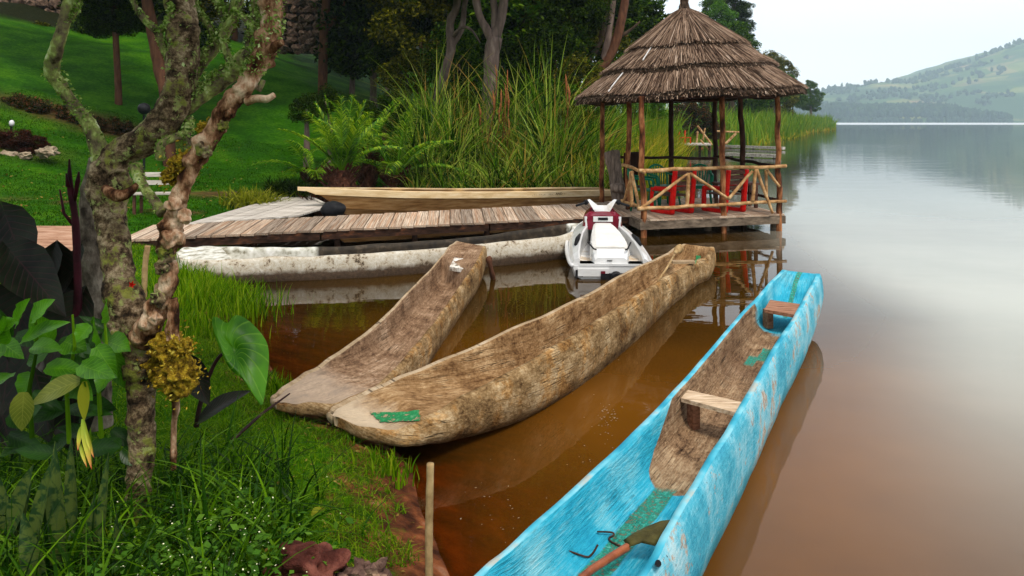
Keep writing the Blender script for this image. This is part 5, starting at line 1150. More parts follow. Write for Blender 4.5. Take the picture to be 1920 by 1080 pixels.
# trees of the wooded slope: (u, crown middle v, distance, crown radius, kind, label)
FT = [
 (700, 60, 34, 2.6, 'dark0', 'round dark shrubby tree at the right end of the stone wall'),
 (745, 10, 38, 3.2, 'dark1', 'dark tree above the palms, left of the crooked grey tree'),
 (790, 70, 30, 2.2, 'olive0', 'brownish green tree behind the crooked grey trunk'),
 (880, 40, 31, 2.6, 'dark2', 'dark tree between the crooked and the forked trunks'),
 (860, 120, 27, 1.4, 'mid2', 'low green tree just right of the crooked grey trunk'),
 (985, 60, 28, 2.6, 'mid0', 'leafy mid green tree right of the forked trunk'),
 (1010, 0, 34, 3.2, 'dark0', 'tall dark tree behind the leafy tree right of the forked trunk'),
 (1040, 110, 25.5, 1.7, 'dark2', 'dark rounded tree above the reeds left of the thatched roof'),
 (1075, 50, 31, 2.4, 'olive0', 'yellowish olive tree beneath the green roofed cabin'),
 (1085, 150, 24.5, 1.2, 'olive1', 'small olive tree touching the left eave of the thatched roof'),
 (1175, 60, 33, 2.1, 'dark1', 'dark green tree behind the upper left of the thatched roof'),
 (1200, 70, 42, 1.9, 'bright1', 'bright green pointed tree just left of the roof peak'),
 (1208, 25, 42, 1.2, 'mid2', 'upper crown of green foliage left of the roof peak'),
 (1130, 0, 40, 3.0, 'mid1', 'tall leafy tree behind the leaning dark stems'),
 (820, -20, 45, 4.5, 'dark0', 'big dark tree high on the slope above the crooked trunk'),
 (950, -10, 42, 4.0, 'dark1', 'big dark tree high on the slope above the forked trunk'),
 (660, -30, 46, 4.2, 'dark2', 'big dark tree above the right part of the stone wall'),
 (545, -40, 48, 4.0, 'dark0', 'big dark tree above the left part of the stone wall'),
 (440, -20, 44, 3.4, 'olive1', 'olive brown tree above the lawn behind the lichened branches'),
 (330, -20, 46, 3.6, 'dark1', 'dark tree at the top of the lawn behind the mossy tree'),
 (120, -20, 46, 3.8, 'dark2', 'dark tree above the reddish bank at the upper left'),
 (20, -25, 44, 3.5, 'dark0', 'dark tree in the top left corner above the reddish bank'),
 (-90, -10, 46, 4.0, 'dark1', 'dark tree beyond the left edge of the lawn'),
 (1110, 205, 23.5, .8, 'mid2', 'small green bush under the left eave'),
 (915, 165, 25.5, 1.3, 'dark1', 'dark bush behind the foot of the forked trunk'),
 (765, 140, 27, 1.3, 'olive1', 'twiggy olive bush between the palms and the crooked trunk'),
 (965, 140, 25, 1.2, 'dark0', 'dark bush right of the forked trunk above the reeds'),
 (735, 110, 30, 1.2, 'dark2', 'dark clipped bush at the top right of the lawn'),
 (720, 215, 22.5, .8, 'dark1', 'dark bush between the feathery palm and the reeds'),
 (790, 235, 21.5, .7, 'mid1', 'green bush at the left end of the tall reeds'),
 (850, 205, 23.2, .8, 'olive0', 'olive bush rising behind the reeds right of the crooked trunk'),
 (975, 215, 22.8, .8, 'dark0', 'dark bush among the reeds right of the forked trunk'),
 (1035, 190, 23.0, .9, 'mid0', 'leafy bush above the reeds near the left eave'),
 (1075, 235, 22.0, .7, 'olive1', 'yellowish bush in the reeds beneath the left eave'),
 (660, 95, 36, 1.6, 'dark2', 'dark bush under the right end of the stone wall'),
 (575, 205, 22.5, .55, 'dark0', 'dark planting on the lawn behind the stout palm'),
 (612, 190, 23.5, .6, 'dark1', 'dark shrubby bush on the slope above the stout palm'),
 (380, 75, 38, 1.4, 'dark1', 'dark bush at the top of the lawn behind the lichened branches'),
 (180, 70, 38, 1.5, 'dark0', 'dark bush at the right end of the reddish wall'),
 (70, 75, 37, 1.1, 'olive0', 'olive bush in front of the reddish wall'),
 (1360, 68, 60, 1.9, 'bright0', 'light green tree right of the roof peak'),
 (1388, 100, 58, 1.8, 'mid1', 'green tree behind the right slope of the thatched roof'),
 (1335, 40, 62, 1.4, 'mid0', 'green treetop close to the right of the roof peak'),
 (1440, 122, 85, 2.6, 'olive1', 'brownish rounded tree behind the right slope of the roof'),
 (1462, 140, 88, 2.2, 'olive0', 'second brownish rounded tree at the roof edge'),
 (1452, 165, 80, 2.4, 'mid2', 'green bush below the brownish trees'),
 (1420, 180, 76, 2.4, 'dark1', 'dark green bush seen between the right posts of the shelter'),
 (1385, 190, 66, 1.9, 'dark0', 'dark bush seen right of the middle posts of the shelter'),
 (1335, 195, 60, 1.6, 'mid1', 'green bush on the spit seen through the shelter'),
 (1485, 185, 95, 2.0, 'mid0', 'green bush on the spit just outside the right post'),
 (1236, 195, 36, 1.0, 'bright0', 'bright leafy bush seen through the left half of the shelter'),
 (1190, 200, 31, .8, 'bright1', 'bright bush behind the front left posts of the shelter'),
]
for k, (u, v, Y, r, key, lab) in enumerate(FT):
    if u > 1300: Y *= 1.42; r *= 1.35
    x = XA(u, Y); zc = vz(u, v, Y); zg = hz(x, Y)
    small = ('bush' in lab)
    t = thing('bush' if small else 'tree', lab, 'bush' if small else 'tree', (x, Y, zg), group='trees and bushes on the wooded slope' if u < 1230 else 'trees and bushes along the spit')
    crown(t, key, (x, Y, zc), r * 1.05, r, r * rnd.uniform(.85, 1.1), rnd.uniform(0, 6.28))
    if u > 1230 and v < 150:
        for q_ in range(2): crown(t, key, (x + rnd.uniform(-.6, .6) * r, Y - .3 * r, max(zg + r * .5, zc - r * (1.0 + .9 * q_))), r * 1.15, r, r, rnd.uniform(0, 6.28))
    if not small and v < 120:
        crown(t, key, (x + rnd.uniform(-.5, .5) * r, Y + .3 * r, zc + r * .95), r * .8, r * .8, r * .8, rnd.uniform(0, 6.28))
    if not small and u < 1135 and Y > 27 and v < 125:        # these trees go on well above the picture
        for q_ in range(3): crown(t, key if 'bright' not in key else 'mid0', (x + rnd.uniform(-1, 1), Y + rnd.uniform(-1, 2), max(zc + 2.6 * (q_ + 1), vz(0, 0, Y) + 3.0 + 3.4 * q_)), 3.3, 3.0, 2.5, rnd.uniform(0, 6.28))
    if zc - r * .3 > zg: trunk(t, [(x, Y, zg - .3), (x + rnd.uniform(-.2, .2), Y, (zg + zc) / 2), (x, Y, zc)], [.10 + .03 * r, .08 + .02 * r, .05], M[rnd.choice(['bark_dark', 'bark_red', 'bark_grey'])], seed=k, step=.5)
# tall dark tree right of the roof peak
Y = 92; x = XA(1372, Y); t = thing('tree', 'tall dark tree against the sky right of the roof peak', 'tree', (x, Y, hz(x, Y)))
trunk(t, [(x, Y, hz(x, Y) - .3), D(1370, 120, Y), D(1374, 30, Y), D(1378, -20, Y)], [.5, .4, .3, .2], M['bark_dark'], step=.6)
for u, v, r in ((1372, 15, 1.7), (1345, 5, 1.3), (1395, 20, 1.2), (1398, 48, 1.1), (1372, -12, 1.5), (1402, 72, .9), (1380, 40, 1.1), (1352, -25, 1.6), (1390, -20, 1.5)): r *= 1.22; crown(t, 'dark%d' % (int(u) % 3), D(u, v, Y), r, r, r * .85, u)
# ------------------------------------------------------------------ palms
def frond(m, base, az, el, L, sag, nl=34, ll=.42, wd=.030, rs_=None):
    rs_ = rs_ or rnd; pts = []
    d = Vector((math.cos(az) * math.cos(el), math.sin(az) * math.cos(el), math.sin(el))); p = Vector(base); n_ = 14
    for i in range(n_ + 1):
        pts.append(p.copy()); p = p + d * (L / n_); d = (d + Vector((0, 0, -sag / n_))).normalized()
    m.tube(pts, [.022 * (1 - .8 * i / n_) + .003 for i in range(n_ + 1)], 5)
    for k in range(nl):
        s = .12 + .88 * k / nl; q = catmull(pts, s); tg = (catmull(pts, min(1, s + .03)) - catmull(pts, s - .03)).normalized()
        side = tg.cross(Vector((0, 0, 1))).normalized(); l_ = ll * math.sin(math.pi * (0.15 + .82 * s)) ** .6 * rs_.uniform(.85, 1.1)
        for sg in (-1, 1):
            dd = (side * sg * .8 + tg * .65 + Vector((0, 0, .25))).normalized(); a = q; b_ = q + dd * l_ * .55; c_ = b_ + (dd + Vector((0, 0, -.8))).normalized() * l_ * .5
            wv = (Vector((0, 0, 1)).cross(dd)).normalized() * wd / 2 + Vector((0, 0, .004))
            m.add([a - wv * .5, a + wv * .5, b_ + wv, b_ - wv, c_], [(0, 1, 2, 3), (3, 2, 4)])
def palm(loc, label, th_, tr, nf, L, seed, cone=1.0, els=(15, 85)):
    t = thing('palm', label, 'palm', loc, group='garden palms'); rr = random.Random(seed); loc = Vector(loc)
    m = MB(); m.tube([loc + Vector((0, 0, -.2)), loc + Vector((0, 0, th_ * .5)), loc + Vector((0, 0, th_))], [tr * .62, tr * .95, tr * .5], 14, amp=.25, freq=6, step=.08)
    m.build('trunk', M['palm_fibre'], t, smooth=True)
    m = MB()
    for i in range(120):
        a = rr.uniform(0, 6.28); z = rr.uniform(.05, th_ + .1); r0 = tr * .75; q = loc + Vector((math.cos(a) * r0, math.sin(a) * r0, z)); e = q + Vector((math.cos(a), math.sin(a), .9)) * rr.uniform(.08, .22)
        m.tube([q, e], [.03, .012], 4, caps=False)
    m.build('frond_stubs', M['palm_fibre'], t, kind='stuff')
    for i in range(nf):
        az = i * 2.4 + rr.uniform(-.3, .3); el = R(els[0] + (els[1] - els[0]) * (i / nf) + rr.uniform(-6, 6)); m = MB()
        frond(m, loc + Vector((math.cos(az) * .06, math.sin(az) * .06, th_)), az, el, L * rr.uniform(.85, 1.1), 1.5 - el * .5, rs_=rr); m.build('frond', M['leaf_palm'], t, smooth=False)
    return t
M['palm_fibre'] = m_noise('palm_fibre', [(0.3, (0.02, 0.008, 0.005)), (0.55, (0.08, 0.03, 0.018)), (0.75, (0.20, 0.09, 0.05))], 14, (1, 1, .6), 0.95, 1.0, 0.04)
Y = 17.2; palm((XA(640, Y), Y, hz(XA(640, Y), Y)), 'palm with a stout shaggy brown trunk left of the reeds', 1.3, .42, 15, 1.75, 3, els=(48, 88))
Y = 18.8; palm((XA(742, Y), Y, hz(XA(742, Y), Y)), 'dark green palm with drooping fronds at the left edge of the reeds', .9, .28, 13, 2.1, 8, els=(25, 75))
Y = 20.6; palm((XA(690, Y), Y, hz(XA(690, Y), Y)), 'feathery palm behind the stout trunked one', 1.0, .25, 14, 2.0, 12, els=(0, 75))
Y = 20.5; palm((XA(585, Y), Y, hz(XA(585, Y), Y)), 'low young palm on the lawn behind the stout one', .25, .18, 8, 1.5, 15, els=(20, 70))
Y = 188; x = XA(1522, Y); t = thing('tree', 'dark broad leaved tree at the tip of the reedy spit', 'tree', (x, Y, hz(x, Y)))
trunk(t, [(x, Y, 0), D(1520, 200, Y), D(1519, 165, Y)], [.4, .3, .2], M['bark_grey'], step=.6)
for u, v, r in ((1521, 165, 1.6), (1508, 175, 1.6), (1532, 182, 1.6), (1515, 195, 1.8), (1498, 190, 1.8), (1527, 200, 1.5), (1518, 156, 1.0)): r *= 1.34; crown(t, 'mid%d' % (int(u) % 3), D(u, v, Y), r, r, r * .9, u)
# ------------------------------------------------------------------ reeds
def along(rs, i0, i1, N, dmin, dmax, jitter=0):
    seg = _sh[i0:i1 + 1]; L = np.linalg.norm(np.diff(seg, axis=0), axis=1); cum = np.concatenate([[0], np.cumsum(L)])
    s = rs.uniform(0, cum[-1], N); k = np.clip(np.searchsorted(cum, s) - 1, 0, len(L) - 1); f = (s - cum[k]) / L[k]
    p = seg[k] + (seg[k + 1] - seg[k]) * f[:, None]; dr = (seg[k + 1] - seg[k]) / L[k][:, None]; nrm = np.stack([-dr[:, 1], dr[:, 0]], 1)
    return p + nrm * rs.uniform(dmin, dmax, N)[:, None]
rs = np.random.RandomState(77)
def reeds(name, label, B2, h, wd, mat, lean, K=5, droop=1.0):
    z = hgt(B2[:, 0], B2[:, 1]); B = np.stack([B2[:, 0], B2[:, 1], z - .05], 1); V, Q = blades(rs, B, h, wd, K, lean, droop=droop)
    o = np_mesh(name, V, Q, mat, kind='stuff'); return tag(o, label, 'reeds', None, 'stuff')
N = 8500; x = rs.uniform(-2.9, 2.9, N); y = 18.6 + rs.uniform(0, 1, N) ** 1.3 * 4.2 + .10 * x; 
dens = vnoise(x * 1.7, y * 1.7); kp = dens > .25; x, y = x[kp], y[kp]; N = len(x)
hh = (1.35 + .55 * (y - 18.6)) * rs.uniform(.55, 1.1, N) * (0.75 + .5 * vnoise(x * .9 + 9, y * .9)); hh *= .72 + .55 * (vnoise(x * 2.6 + 3, y * 2.6) > .5)
hh *= np.where(x > 1.2, .95 - .13 * (x - 1.2), 1)
reeds('tall_reeds', 'tall arching green reeds behind the plank boat', np.stack([x, y], 1), hh, rs.uniform(.022, .062, N), M['reed'], .45, 6, 1.25)
N = 2600; x = rs.uniform(-2.7, 2.6, N); y = 18.5 + rs.uniform(0, 1.6, N) + .10 * x
reeds('dry_reeds', 'straw coloured dead blades low among the reeds', np.stack([x, y], 1), rs.uniform(.4, 1.1, N), rs.uniform(.012, .03, N), M['reed_straw'], .5, 4)
# rusty reed heads
m = MB(); rr = random.Random(9)
for k in range(13):
    u = rr.choice([905, 925, 932, 945, 1000, 1020, 1045, 1060, 1075, 960, 890]) + rr.uniform(-8, 8); v = rr.uniform(125, 240); Y = rr.uniform(19.5, 21.5)
    a = D(u, v, Y); m.tube([a + Vector((rr.uniform(-.2, .2), 0, -1.2)), a + Vector((0, 0, -.3)), a, a + Vector((rr.uniform(-.05, .05), 0, .25))], [.010, .010, rr.uniform(.02, .042), .006], 6)
tag(m.build('reed_heads', m_noise('rusty_reed_head', [(0.3, (0.10, 0.03, 0.012)), (0.7, (0.34, 0.13, 0.04))], 20), None, 'stuff', smooth=True), 'rust brown seed heads standing above the reeds', 'reeds', None, 'stuff')
# yellow green bank seen through the shelter, then along the spit
N = 15000; B2 = along(rs, 24, 28, N, -.2, 4.5); hh = rs.uniform(.6, 2.0, N)
reeds('yellow_reeds', 'yellow green reeds on the bank behind the shelter', B2, hh, rs.uniform(.03, .07, N), M['reed_straw'], .45, 4)
N = 12000; B2 = along(rs, 25, 30, N, .5, 8); hh = rs.uniform(1.2, 3.0, N)
reeds('bank_reeds', 'green reeds higher on the bank behind the shelter', B2, hh, rs.uniform(.03, .07, N), M['reed_far'], .35, 4)
N = 24000; B2 = along(rs, 30, 39, N, -.4, 9); sc = .55 + B2[:, 1] / 190
reeds('spit_reeds', 'reeds and long grass covering the far spit down to the water', B2, rs.uniform(1.2, 3.4, N) * (1 + .4 * vnoise(B2[:, 0] * .2, B2[:, 1] * .2)), rs.uniform(.04, .09, N) * (1 + B2[:, 1] / 60), M['reed_far'], .3, 3)
N = 3500; B2 = along(rs, 32, 39, N, -.6, 1.2)
reeds('spit_dry_reeds', 'dry ochre grass at the waterline of the far spit', B2, rs.uniform(.5, 1.3, N), rs.uniform(.05, .12, N) * (1 + B2[:, 1] / 80), M['reed_straw'], .4, 3)
# bougainvillea bush and second jetty 50 m away
t = thing('flowering_bush', 'dark bush with reddish flowers and pale twigs above the far jetty', 'bush', (XA(1300, 55), 56, .5))
for u, v, r in ((1285, 215, 1.3), (1310, 225, 1.3), (1328, 235, 1.0), (1272, 235, 1.0), (1300, 200, 1.0), (1340, 250, .7)): crown(t, 'flower0', D(u, v, 56), r, r, r, u)
j = thing('far_jetty', 'small pale jetty with broken poles, seen through the shelter', 'jetty', (XA(1300, 51), 51, 0))
a_, b_, c_, d_ = Vector((XA(1262, 51), 50.5, .62)), Vector((XA(1330, 51), 50.5, .62)), Vector((XA(1334, 53), 53.5, .62)), Vector((XA(1262, 53), 53.5, .62))
for i in range(10):
    s0, s1 = i / 10, (i + .92) / 10; m = MB(); q = [a_.lerp(b_, s0), a_.lerp(b_, s1), d_.lerp(c_, s1), d_.lerp(c_, s0)]
    m.add(q + [p - Vector((0, 0, .09)) for p in q], [(0, 1, 2, 3), (7, 6, 5, 4), (0, 4, 5, 1), (1, 5, 6, 2), (2, 6, 7, 3), (3, 7, 4, 0)]); m.build('plank', M['board_grey'], j)
for u1, v1, u2, v2, r in ((1308, 236, 1335, 272, .07), (1313, 262, 1330, 282, .06), (1306, 268, 1308, 246, .07), (1318, 262, 1322, 240, .06), (1360, 270, 1380, 250, .09), (1340, 246, 1395, 248, .06)):
    m = MB(); m.tube([D(u1, v1, 51), D(u2, v2, 51)], r, 6); m.build('pole', M['rail_wood'], j)
for u in (1268, 1290, 1312, 1330): m = MB(); m.tube([(XA(u, 51), 51, -.6), (XA(u, 51), 51, .6)], .10, 6); m.build('pile', M['beam_dark'], j)
for k, u in enumerate((1279, 1290)):
    c_ = thing('red_chair', ['left', 'right'][k] + ' one of two tiny red chairs standing on the far jetty', 'chair', (XA(u, 51.5), 51.5, .62), R(70), group='red chairs on the far jetty')
    m = MB(); m.box((0, 0, .42), (.4, .4, .05)); m.build('seat', M['plastic_red'], c_, local=True); m = MB(); m.box((0, .2, .68), (.4, .05, .5)); m.build('backrest', M['plastic_red'], c_, local=True)
    for sx in (-.17, .17):
        for sy in (-.17, .17): m = MB(); m.box((sx, sy, .2), (.05, .05, .4)); m.build('leg', M['plastic_red'], c_, local=True)
for k, (u1, v1, u2, v2, lab) in enumerate(((1360, 274, 1470, 278, 'upper long weathered pontoon beam floating beyond the shelter'), (1362, 289, 1462, 293, 'lower long weathered pontoon beam floating beyond the shelter'))):
    t = thing('pontoon_beam', lab, 'beam', P(u1, v1, .15), group='floating beams beyond the shelter'); m = MB(); m.beam(P(u1, v1, .15), P(u2, v2, .15), .3, .2); m.build('beam', M['board_grey'], t)
    for s in (.1, .5, .9): m = MB(); q = P(u1, v1, .15).lerp(P(u2, v2, .15), s); m.tube([q - Vector((0, 0, 1)), q], .09, 6); m.build('pile', M['beam_dark'], t)
# ------------------------------------------------------------------ lawn furniture and beds
def clump(name, label, cat, c, n_, h, wd, mat, lean, sx, sy, seed, grp=None, K=4):
    r_ = np.random.RandomState(seed); x = c[0] + r_.normal(0, sx, n_); y = c[1] + r_.normal(0, sy, n_); B = np.stack([x, y, hgt(x, y) - .02], 1)
    V, Q = blades(r_, B, r_.uniform(.6, 1.1, n_) * h, r_.uniform(.7, 1.2, n_) * wd, K, lean); t = thing(name, label, cat, (c[0], c[1], hz(c[0], c[1])), group=grp)
    np_mesh('leaves', V, Q, mat, t, org=t.location); return t
Y = 16.6; clump('yellow_shrub', 'bright yellow green strappy shrub beside the landing platform', 'shrub', (XA(484, Y), Y), 900, .55, .045, M['leaf_yellow'], .8, .27, .22, 5)
for k, (u, Y, lab) in enumerate(((528, 18.0, 'left dwarf dark shrub in the soil bed'), (556, 18.0, 'middle dwarf dark shrub in the soil bed'), (584, 17.8, 'right dwarf dark shrub in the soil bed next to the stout palm'))):
    clump('dwarf_shrub', lab, 'shrub', (XA(u, Y), Y), 420, .62, .055, M['leaf_dark'], .6, .15, .15, 30 + k, 'dwarf shrubs in the soil bed')
Y = 17.2; clump('dark_cordyline', 'blackish strappy plant against the stout palm trunk', 'plant', (XA(600, Y), Y), 160, .8, .06, M['leaf_red'], .5, .1, .1, 41)
t = thing('flower_bed_shrub', 'long dark bed of orange flowering shrubs on the left lawn', 'shrub', (XA(100, 24), 24, 1.8))
for u, v, r in ((10, 222, .75), (55, 215, .8), (95, 220, .75), (135, 232, .7), (170, 238, .6), (205, 240, .5), (30, 200, .6), (230, 245, .45)): crown(t, 'flower0', D(u, v, 24), r, r, r * .8, u)
t = thing('red_bush', 'low dark red leaved bush ringed by stones on the left lawn', 'bush', (XA(30, 20), 20, 1.2))
for u, v, r in ((-10, 268, .55), (25, 266, .55), (58, 272, .45)): crown(t, 'red0', D(u, v, 20), r, r, r * .8, u)
M['rock_pale'] = m_noise('pale_rock', [(0.3, (0.16, 0.11, 0.07)), (0.6, (0.36, 0.28, 0.19)), (0.8, (0.5, 0.42, 0.3))], 6, bump=.8, bdist=.03)
def rock(label, c, r, mat, seed, sq=(1, .8, .6), grp=None, sub=2, amp=.5):
    t = thing('rock', label, 'rock', c, group=grp); m = MB(); m.blob((0, 0, 0), r, random.Random(seed), 0, sub, amp, sq, 1.9); m.build('stone', mat, t, local=True); return t
for k, (u, v, Y, r, lab) in enumerate(((15, 291, 19.4, .20, 'leftmost pale stone edging the red bush'), (48, 292, 19.4, .16, 'middle pale stone edging the red bush'), (88, 285, 19.5, .24, 'rightmost and tallest pale stone edging the red bush'),
                                      (75, 243, 23, .12, 'small pale stone below the flowering bed, far left'), (105, 252, 23, .16, 'white stone below the flowering bed'), (145, 258, 23, .18, 'orange brown stone below the flowering bed'))):
    rock(lab, D(u, v, Y), r, M['rock_pale'], k, grp='edging stones of the flower beds')
t = thing('garden_light', 'small white garden light on a dark post beside the red bush', 'lamp', D(21, 245, 20.5)); m = MB(); m.tube([D(21, 246, 20.5), D(21, 235, 20.5)], .03, 6); m.build('post', M['black'], t)
m = MB(); m.blob(D(22, 231, 20.5), .07, rnd, 0, 2, .05, (1, 1, 1.3)); m.build('lamp_shade', M['gel_white'], t, smooth=True)
t = thing('globe_lamp', 'black globe lamp on the lawn behind the mossy tree', 'lamp', ground_pt(270, 21)); m = MB(); q = ground_pt(270, 21); m.tube([q, D(270, 216, 21)], .035, 8); m.build('post', M['black'], t)
m = MB(); m.blob(D(270, 204, 21), .17, rnd, 0, 3, .03); m.build('globe', M['black'], t, smooth=True)
t = thing('garden_bench', 'small slatted wooden bench on the lawn behind the mossy tree', 'bench', ground_pt(285, 14.6))
q = ground_pt(285, 14.6)
for dy, dz in ((0, .42), (.13, .42), (.26, .42)): m = MB(); m.box(q + Vector((0, dy, dz)), (.85, .10, .03), .1); m.build('seat_slat', M['board_grey'], t)
for dz in (.62, .78): m = MB(); m.box(q + Vector((-.02, .34, dz)), (.85, .03, .09), .1); m.build('back_slat', M['board_grey'], t)
for sx in (-.36, .36):
    for dy in (0.02, .3): m = MB(); m.box(q + Vector((sx, dy, .2 if dy < .1 else .42)), (.05, .05, .42 if dy < .1 else .85), .1); m.build('leg', M['slat_dark'], t)
# stone retaining wall at the top of the lawn, and the reddish bank on the left, built of separate stones
M['stone'] = m_noise('rough_red_stone', [(0.3, (0.035, 0.02, 0.014)), (0.5, (0.13, 0.08, 0.055)), (0.7, (0.26, 0.17, 0.11))], 5, bump=1.0, bdist=.05, rnd=.35, spec=.1)
M['mortar'] = m_noise('dark_joint', [(0.3, (0.012, 0.01, 0.007)), (0.7, (0.04, 0.03, 0.02))], 5)
stone_me = []
for s_ in range(6):
    m = MB(); m.blob((0, 0, 0), .5, random.Random(s_ + 60), 0, 1, .45, (1, 1, 1), 1.7); me = m.mesh('stone'); me.materials.append(M['stone']); stone_me.append(me)
def stone_wall(label, p0, p1, h0, h1, sz, seed):
    p0 = Vector(p0); p1 = Vector(p1); t = thing('stone_wall', label, 'wall', (p0 + p1) / 2); rr = random.Random(seed); L = (p1 - p0).length; d_ = (p1 - p0).normalized(); bk = Vector((-d_.y, d_.x, 0))
    if bk.y < 0: bk = -bk
    m = MB(); m.add([p0 + bk * .12, p1 + bk * .12, p1 + bk * .12 + Vector((0, 0, h1 * .96)), p0 + bk * .12 + Vector((0, 0, h0 * .96))] + [p0 + bk * .8, p1 + bk * .8, p1 + bk * .8 + Vector((0, 0, h1 * .96)), p0 + bk * .8 + Vector((0, 0, h0 * .96))],
                     [(0, 1, 2, 3), (7, 6, 5, 4), (3, 2, 6, 7), (0, 3, 7, 4), (1, 5, 6, 2), (0, 4, 5, 1)]); m.build('core', M['mortar'], t)
    z = sz * .4; row = 0
    while z < max(h0, h1):
        x = rr.uniform(0, sz)
        while x < L:
            w_ = sz * rr.uniform(.7, 1.5)
            if z < h0 + (h1 - h0) * x / L:
                o = bpy.data.objects.new('stone', rr.choice(stone_me)); col.objects.link(o); o.parent = t
                o.location = p0 + d_ * x + Vector((0, 0, z + rr.uniform(-.06, .06))) + bk * rr.uniform(-.03, .1) - t.location; o.scale = (w_ * 1.05, sz * .9, sz * rr.uniform(.8, 1.1)); o.rotation_euler = (rr.uniform(-.2, .2), rr.uniform(-.3, .3), math.atan2(d_.y, d_.x) + rr.uniform(-.3, .3))
            x += w_ * .95
        z += sz * .85; row += 1
a = Vector((XA(500, 41), 41, vz(0, 80, 41) - .5)); b_ = Vector((XA(690, 40), 40, vz(0, 84, 40) - .5)); stone_wall('rough red brown stone wall at the top of the lawn', a, b_, 3.6, 2.4, .50, 1)
a = Vector((XA(-60, 40), 40, vz(0, 62, 40) - .6)); b_ = Vector((XA(165, 41), 41, vz(0, 62, 41) - .6)); stone_wall('reddish stone retaining wall in the upper left corner', a, b_, 2.8, 2.0, .58, 2)
# cabin with green roof among the trees
t = thing('cabin', 'little wooden cabin with a green tin roof half hidden in the trees', 'cabin', D(1103, 60, 44))
c0 = D(1103, 35, 44); m = MB(); m.box(c0 + Vector((0, 0, -.4)), (1.8, 1.6, 1.5), .3); m.build('wall', M['bark_dark'], t)
M['green_tin'] = m_noise('green_tin_roof', [(0.3, (0.02, 0.16, 0.10)), (0.7, (0.06, 0.30, 0.20))], 5, rough=.5)
m = MB(); m.beam(c0 + Vector((-1.35, 0, .1)), c0 + Vector((0.05, 0, .95)), 2.2, .05); m.beam(c0 + Vector((1.35, 0, .1)), c0 + Vector((-.05, 0, .95)), 2.2, .05); m.build('roof', M['green_tin'], t)
# ------------------------------------------------------------------ grass near the camera and on the lawn
rs = np.random.RandomState(101)
def scatter(N, x0, x1, y0, y1, dmin, dmax=99, nz_=0.0):
    x = rs.uniform(x0, x1, N); y = rs.uniform(y0, y1, N); d = sdist(x, y); k = (d > dmin + (vnoise(x * 4, y * 4) - .5) * .35) & (d < dmax)
    if nz_: k &= vnoise(x * 2.3, y * 2.3) > nz_
    return x[k], y[k], d[k]
def path_free(x, y):
    inside = (y > 9.2) & (y < 13.4) & (x < -5.7)
    yl = 9.95 + (x + 8) * .35
    return ~(inside & (y > 9.95 + np.clip((x + 8.2) * .62, 0, 2)) & (y < 12.6 + (x + 9) * .0))
GR = []
x, y, d = scatter(95000, -3.4, 0.3, 2.3, 7.4, .28); N = len(x); GR.append(blades(rs, np.stack([x, y, hgt(x, y, d) - .01], 1), rs.uniform(.025, .07, N) * (1 + .9 * (vnoise(x * 3, y * 3) - .3)), rs.uniform(.003, .007, N), 3, 1.0))
x, y, d = scatter(60000, -7.5, -1.5, 6.0, 12.5, .25); k = path_free(x, y); x, y, d = x[k], y[k], d[k]; N = len(x); GR.append(blades(rs, np.stack([x, y, hgt(x, y, d) - .01], 1), rs.uniform(.03, .08, N), rs.uniform(.006, .011, N), 2, .7))
V, Q = join(GR); tag(np_mesh('grass', V, Q, M['blade'], kind='stuff'), 'short green grass growing on the bank down to the red mud', 'grass', None, 'stuff')
GR = []
x, y, d = scatter(120000, -17, -2.0, 12.5, 26, .3); k = path_free(x, y) & (soilbed(x, y) < .4); x, y, d = x[k], y[k], d[k]; N = len(x)
GR.append(blades(rs, np.stack([x, y, hgt(x, y, d) - .01], 1), rs.uniform(.025, .07, N), rs.uniform(.012, .03, N), 1, .6))
V, Q = join(GR); tag(np_mesh('lawn_grass', V, Q, M['blade_lawn'], kind='stuff'), 'mown lawn climbing the garden slope', 'grass', None, 'stuff')
# long dark grass at the lower left, and tufts by the water
GR = []
N = 1700; x = rs.uniform(-2.9, -.95, N); y = rs.uniform(2.35, 3.9, N); k = (y < 3.9 + (x + 1) * .1) & (vnoise(x * 3, y * 3) > .3) & (sdist(x, y) > .7); x, y = x[k], y[k]; N = len(x)
GR.append(blades(rs, np.stack([x, y, hgt(x, y)], 1), rs.uniform(.20, .50, N), rs.uniform(.008, .018, N), 7, .95))
N = 420; x = rs.normal(-1.5, .25, N); y = rs.normal(3.6, .28, N); GR.append(blades(rs, np.stack([x, y, hgt(x, y)], 1), rs.uniform(.12, .32, N), rs.uniform(.006, .013, N), 7, 1.1))
V, Q = join(GR); tag(np_mesh('long_grass', V, Q, M['blade_long'], kind='stuff'), 'long arching dark grass around the foot of the mossy tree', 'grass', None, 'stuff')
GR = []
for (u, v, s, n_, h) in ((400, 560, .30, 900, .42), (432, 545, .16, 500, .40), (360, 520, .2, 300, .3), (520, 705, .10, 160, .22), (735, 845, .07, 120, .14), (350, 610, .25, 300, .25)):
    c_ = P(u, v, .2); x = rs.normal(c_.x, s, n_); y = rs.normal(c_.y, s * 1.3, n_); GR.append(blades(rs, np.stack([x, y, np.maximum(hgt(x, y), -.05)], 1), rs.uniform(.5, 1, n_) * h, rs.uniform(.008, .016, n_), 4, .3))
V, Q = join(GR); tag(np_mesh('water_grass', V, Q, M['blade'], kind='stuff'), 'upright grass tufts at the edge of the water', 'grass', None, 'stuff')

